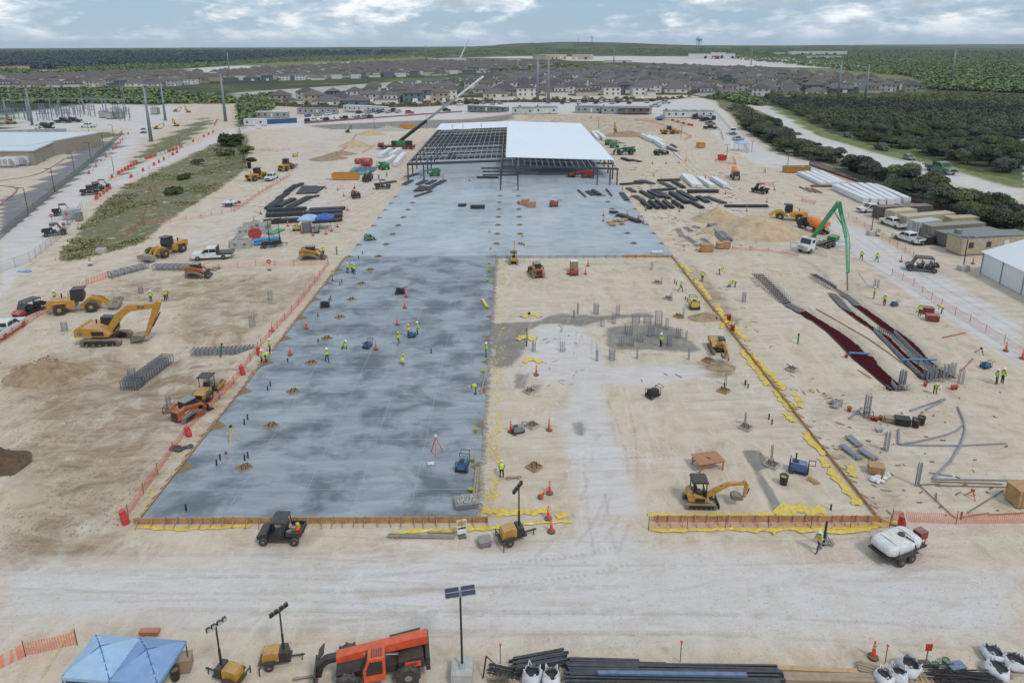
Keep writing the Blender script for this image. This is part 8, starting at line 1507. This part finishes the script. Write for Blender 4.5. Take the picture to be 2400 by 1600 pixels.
kerb([(0,424),(45,418),(77,412),(100,404),(122,392),(150,374)],'red kerb along the apron',mat('kerb_red',(150,72,70),.8)); kerb([(0,480),(20,465),(38,450),(40,443),(30,438),(0,436)],'red kerb around the lower island',mat('kerb_red',(150,72,70),.8)); kerb([(150,374),(200,338),(190,332),(160,330)],'pale kerb of the apron',m_conc)
sr=random.Random(2)
def make_switch():
    rt=root('switch_stand'); MB().beam((-1.2,0,0),(-1.2,0,3.2),.25,.25).beam((1.2,0,0),(1.2,0,3.2),.25,.25).beam((-1.6,0,3.2),(1.6,0,3.2),.25,.25).o('stand',m_pole,rt)
    for x in (-1.2,0,1.2): MB().cyl((x,0,3.3),(x,0,4.9),.16,n=6).o('insulator',m_pole,rt)
    MB().cyl((-1.9,0,5.0),(1.9,0,5.0),.08,n=5).o('bus_bar',m_pole,rt); return rt
for i in range(34): x=sr.uniform(4,300); y=sr.uniform(264,284); place('switch',make_switch,gp(x,y),sr.uniform(-.2,.2),'grey switch stand in the substation '+('left part' if x<100 else 'middle part' if x<200 else 'right part'),'switchgear','substation switch stands',1.15)
def make_portal():
    rt=root('bus_portal'); 
    for x in (-6,6): MB().beam((x,0,0),(x,0,9),.4,.4).o('leg',m_pole,rt)
    MB().beam((-7,0,8.6),(7,0,8.6),.5,.6).o('crossbeam',m_pole,rt)
    for x in (-4,0,4): MB().cyl((x,0,8.3),(x,0,7.0),.14,n=6).o('insulator',m_pole,rt)
    return rt
for x,y in ((40,272),(95,268),(165,266),(225,268),(270,270)): place('portal',make_portal,gp(x,y),.1,'tall grey bus portal in the substation','portal','substation portals')
def make_transf():
    rt=root('transformer'); MB().box(0,0,1.6,3.4,2.4,3.0).o('tank',m_grey,rt); MB().box(0,-1.7,1.6,2.8,.8,2.4).o('radiator',m_silver,rt)
    for x in (-1,0,1): MB().cyl((x,0,3.1),(x*1.2,0,4.6),.16,n=6).o('bushing',m_pole,rt)
    return rt
for x,y in ((245,276),(262,279),(365,268),(282,278)): place('transf',make_transf,gp(x,y),.1,'grey transformer at the right end of the substation','transformer','substation transformers',1.2)
for i in range(7): x=14+i*21; place('cabinet',lambda:make_container(6,m_silver),gp(x,317-i*.6),.05,'pale equipment cabinet in the row behind the tan building','cabinet','substation cabinets',.85)
place('tank_truck',lambda:make_mixer(m_black,m_white),gp(105,304),math.pi,'white truck with a black tank behind the tan building','truck','trucks at the substation',1.0); place('p_white',None,gp(207,299),math.pi,'white pickup towing on the substation road','pickup','white pickups',1.2)
for x,y in ((150,288),(172,287)): place('p_black',None,gp(x,y),.1,'low black trailer in the substation yard','trailer','substation trailers',1.4)
place('skid2',None,gp(24,291),.2,'small yellow loader at the substation left end','track loader','compact track loaders',1.2)
def make_toilet():
    rt=root('portable_toilet'); MB().box(0,0,1.1,1.1,1.1,2.1).o('cabin',m_blue,rt); MB().box(0,-.56,1.05,.7,.03,1.8).o('door',m_teal,rt); MB().prism([(-.58,2.15),(.58,2.15),(.4,2.35),(-.4,2.35)],-.58,.58).o('roof',m_silver,rt); return rt
for i in range(10): place('toilet',make_toilet,gp(630+i*7,291-i*.35),.05,'blue portable toilet in the row below the grey trailers','portable toilet','portable toilets',1.1)
# ---------------------------------------------------------------- stones and clods
def pebbles(name,poly,n,s0,s1,m,label):
    P=pix_scatter(poly,n,rng); s=rng.uniform(s0,s1,len(P))**1.0; k=~((P[:,0]>XL-.5)&(P[:,0]<XM+.5)&(P[:,1]>Y0-.3)&(P[:,1]<Y1)); P=P[k]; s=s[k]; P[:,2]+=pit_h(P[:,0],P[:,1])
    base=np.array([[1,0,-.3],[-.5,.8,-.3],[-.6,-.8,-.3],[.1,.1,.7]]); c=len(P); rot=rng.uniform(0,6.28,c); jit=rng.uniform(.6,1.4,(c,4,3)); b=base[None]*jit*s[:,None,None]; x=b[:,:,0]*np.cos(rot)[:,None]-b[:,:,1]*np.sin(rot)[:,None]; y=b[:,:,0]*np.sin(rot)[:,None]+b[:,:,1]*np.cos(rot)[:,None]
    co=np.stack([x,y,b[:,:,2]],-1)+P[:,None,:]; me=bpy.data.meshes.new(name); f=np.array([[0,1,3],[1,2,3],[2,0,3]]); idx=(np.arange(c)[:,None,None]*4+f[None]).reshape(-1,3); me.from_pydata(co.reshape(-1,3).tolist(),[],idx.tolist()); me.materials.append(m); struct(ob(name,me),'stuff',label)
pebbles('gravel',[(0,1200),(2352,1200),(2352,1568),(0,1568)],5000,.012,.045,mat('pebble_pale',(190,183,172),.95,dust=0),'pale stones strewn over the front road'); pebbles('soil_clods',[(0,640),(700,640),(300,1200),(0,1280)],3500,.02,.09,mat('clod_brown',(158,140,117),.95,dust=0),'brown clods on the left dirt'); pebbles('soil_crumbs',[(1135,600),(1560,590),(2352,900),(2352,1230),(1135,1200)],3000,.015,.055,mat('crumb_tan',(192,177,156),.95,dust=0),'tan crumbs on the right dirt'); pebbles('rubble_stones',[(20,850),(110,815),(190,850),(150,885),(60,885)],900,.05,.2,m_soil,'rubble on the brown heap')

# ---------------------------------------------------------------- tyre tracks pressed into the dirt
def surf(x,y):
    x=np.asarray(x,float); y=np.asarray(y,float); z=base_h(x,y); return z+pit_h(x,y)+(relief(x,y)*np.where(z>0.5,0,1)*(1+1.8*((x<-31)&(y<112)&(y>44)))-.05)*((y<315)&(np.abs(x)<140))
def tracks(name,paths,m,label,lug=False):
    V=[];Fq=[]
    for pts,gauge,wd in paths:
        P=np.array(PN(pts)); d=np.concatenate([[0],np.cumsum(np.hypot(*np.diff(P,axis=0).T))]); n=max(8,int(d[-1]/(.22 if lug else .45))); s=np.linspace(0,d[-1],n); 
        k=np.polyfit(d/d[-1],P,min(3,len(P)-1)); u=s/d[-1]; C=sum(c[None,:]*(u[:,None]**(len(k)-1-i)) for i,c in enumerate(k)); T=np.gradient(C,axis=0); T/=np.hypot(T[:,0],T[:,1])[:,None]+1e-9; Nn=np.stack([-T[:,1],T[:,0]],-1)
        for side in (-1,1):
            a=C+Nn*(side*gauge/2-wd/2); b=C+Nn*(side*gauge/2+wd/2); za=np.maximum(surf(a[:,0],a[:,1]),surf(b[:,0],b[:,1]))+.035; base=len(V)
            for i in range(n): V+=[(a[i,0],a[i,1],za[i]),(b[i,0],b[i,1],za[i])]
            for i in range(n-1):
                if lug and i%2: continue
                if rg.random()<.12: continue
                Fq.append((base+2*i,base+2*i+1,base+2*i+3,base+2*i+2))
    struct(MB().add(V,Fq).o(name,m),'stuff',label)
rg=random.Random(5); PA=[];PB=[]
for i in range(13):
    y=1275+i*17+rg.uniform(-6,6); x0=rg.uniform(-100,900); x1=x0+rg.uniform(700,1700); PA.append(([(x0,y),((x0+x1)/2,y+rg.uniform(-22,22)),(x1,y+rg.uniform(-14,14))],rg.choice((1.6,2.0,2.4)),rg.uniform(.22,.42)))
for i in range(9):
    x=1330+i*13; PA.append(([(x+rg.uniform(-10,10),760),(x+rg.uniform(0,50),930),(x+rg.uniform(10,60),1100),(x+rg.uniform(-160,160),1290)],rg.choice((1.6,2.0)),rg.uniform(.25,.4)))
for i in range(12):
    x=rg.uniform(1250,1650); y=rg.uniform(650,1130); PB.append(([(x-rg.uniform(60,200),y+rg.uniform(-30,30)),(x,y+rg.uniform(-40,20)),(x+rg.uniform(60,220),y+rg.uniform(-40,40))],1.5,rg.uniform(.2,.35)))
for i in range(12):
    x=rg.uniform(40,420); y=rg.uniform(900,1230); PB.append(([(x-130,y+60),(x,y+rg.uniform(-20,20)),(x+150,y-110)],1.8,rg.uniform(.25,.45)))
for i in range(8):
    y=rg.uniform(600,690); PA.append(([(rg.uniform(0,150),y+40),(350,y),(rg.uniform(550,760),y-30)],1.9,.35))
for i in range(8):
    x=rg.uniform(560,760); PA.append(([(x-170,600),(x+20,530),(x+150,470),(x+250,400)],2.0,.4))
for i in range(7):
    x=rg.uniform(1600,1760); PA.append(([(x-60,350),(x,420),(x+90,470),(x+330,600)],2.0,.4))
for i in range(8):
    x=rg.uniform(1990,2120); PA.append(([(x-60,560),(x+60,640),(x+230,740),(x+420,860)],1.9,.35))
for i in range(7):
    x=rg.uniform(1950,2330); y=rg.uniform(900,1180); PB.append(([(x-150,y+20),(x,y-20),(x+170,y+30)],1.7,.3))
tracks('tyre_tracks',PA[::2],mat('track_soft',(180,170,158),.95,alpha=.10,dust=0,var=.1,scale=3),'soft tyre tracks on the haul roads'); tracks('lug_tracks',PB[::2]+[([(1195,1338),(1330,1328),(1460,1302)],1.9,.3)],mat('track_dark',(158,141,122),.95,alpha=.11,dust=0,var=.15,scale=3),'darker lugged tyre tracks in the dirt',True)

# ---------------------------------------------------------------- loose scraps
def scraps(name,poly,n,m,label,l=(.15,.9),z0=0.0):
    P=pix_scatter(poly,n,rng); b=MB(); zz=surf(P[:,0],P[:,1]) if not z0 else np.full(len(P),z0)
    for p,z in zip(P,zz):
        a=rg.uniform(0,3.14); L_=rg.uniform(*l); b.box(p[0],p[1],z+.05,L_,rg.uniform(.05,.16),rg.uniform(.03,.10),rz=a,rx=rg.uniform(-.15,.15))
    struct(b.o(name,m),'stuff',label)
scraps('timber_scraps',[(1560,600),(1600,590),(1900,900),(2080,1180),(2020,1190),(1800,950)],110,m_stake,'timber scraps along the diagonal form'); scraps('slab_edge_scraps',[(1110,1190),(1150,600),(1166,600),(1145,1190)],230,m_plas,'yellow scraps along the open slab edge',(.1,.5)); scraps('steel_scraps',[(1500,480),(1740,480),(1760,570),(1560,575)],120,m_reb,'steel scraps left of the sand heap',(.3,1.6)); scraps('yard_scraps',[(1450,380),(1720,400),(1700,470),(1480,470)],110,m_blk,'dark offcuts around the beam field',(.3,2.0)); scraps('stack_scraps',[(560,430),(800,400),(790,540),(560,560)],90,m_stake,'timber offcuts around the left beam stacks',(.3,1.6)); scraps('form_edge_scraps',[(325,1190),(600,800),(760,612),(745,612),(560,830),(295,1195)],200,m_plas,'yellowish scraps along the left form',(.1,.6)); scraps('form_scraps',[(1880,890),(2300,890),(2352,1190),(2080,1190)],45,m_rust,'small offcuts on the right dirt',(.1,.5)); scraps('wood_scraps',[(1120,1545),(2352,1530),(2352,1568),(1120,1568)],160,m_stake,'offcuts around the near stacks',(.1,.7)); scraps('mud_scraps',[(1150,740),(1600,720),(1640,860),(1180,900)],45,m_reb,'tie wire and bar ends in the mud',(.2,1.0))
for i,(x,y) in enumerate(((1430,523),(1442,519),(1455,520),(1436,528),(1463,517))): crate(x,y,1.3,1.1,.35,m_ply,'low brown cardboard pile on the pale slab',rz=i,slats=False,group='boxes and crates about the site')
# ---------------------------------------------------------------- air and the last pass over the labels
hb=MB().box(0,6500,85,22000,14200,176).o('haze',None); hm=bpy.data.materials.new('haze'); hm.use_nodes=True; ht=hm.node_tree; ht.nodes.clear(); ho=ht.nodes.new('ShaderNodeOutputMaterial'); hv=ht.nodes.new('ShaderNodeVolumePrincipled'); hv.inputs['Color'].default_value=(.62,.76,.92,1); hv.inputs['Density'].default_value=HAZE; ht.links.new(hv.outputs[0],ho.inputs['Volume']); hb.data.materials.append(hm); struct(hb,'stuff','thin blue-grey haze in the air')
ORD=['first','second','third','fourth','fifth','sixth','seventh','eighth','ninth','tenth','eleventh','twelfth','thirteenth','fourteenth','fifteenth','sixteenth','seventeenth','eighteenth','nineteenth','twentieth']+['twenty-'+k for k in ('first','second','third','fourth','fifth','sixth','seventh','eighth','ninth')]
bpy.context.view_layer.update()
by={}
for o in THINGS: by.setdefault(o['label'],[]).append(o)
for lab,os_ in by.items():
    n=len(os_)
    if n<2 or n>60: continue
    pos=lambda o: px_of(o.location if o.location.length>.1 else Vector((0,200,0)))
    if n<=29:
        os_.sort(key=lambda o:pos(o)[0])
        for i,o in enumerate(os_): o['label']=lab+(', leftmost' if i==0 else ', rightmost' if i==n-1 else f', {ORD[i]} from left')
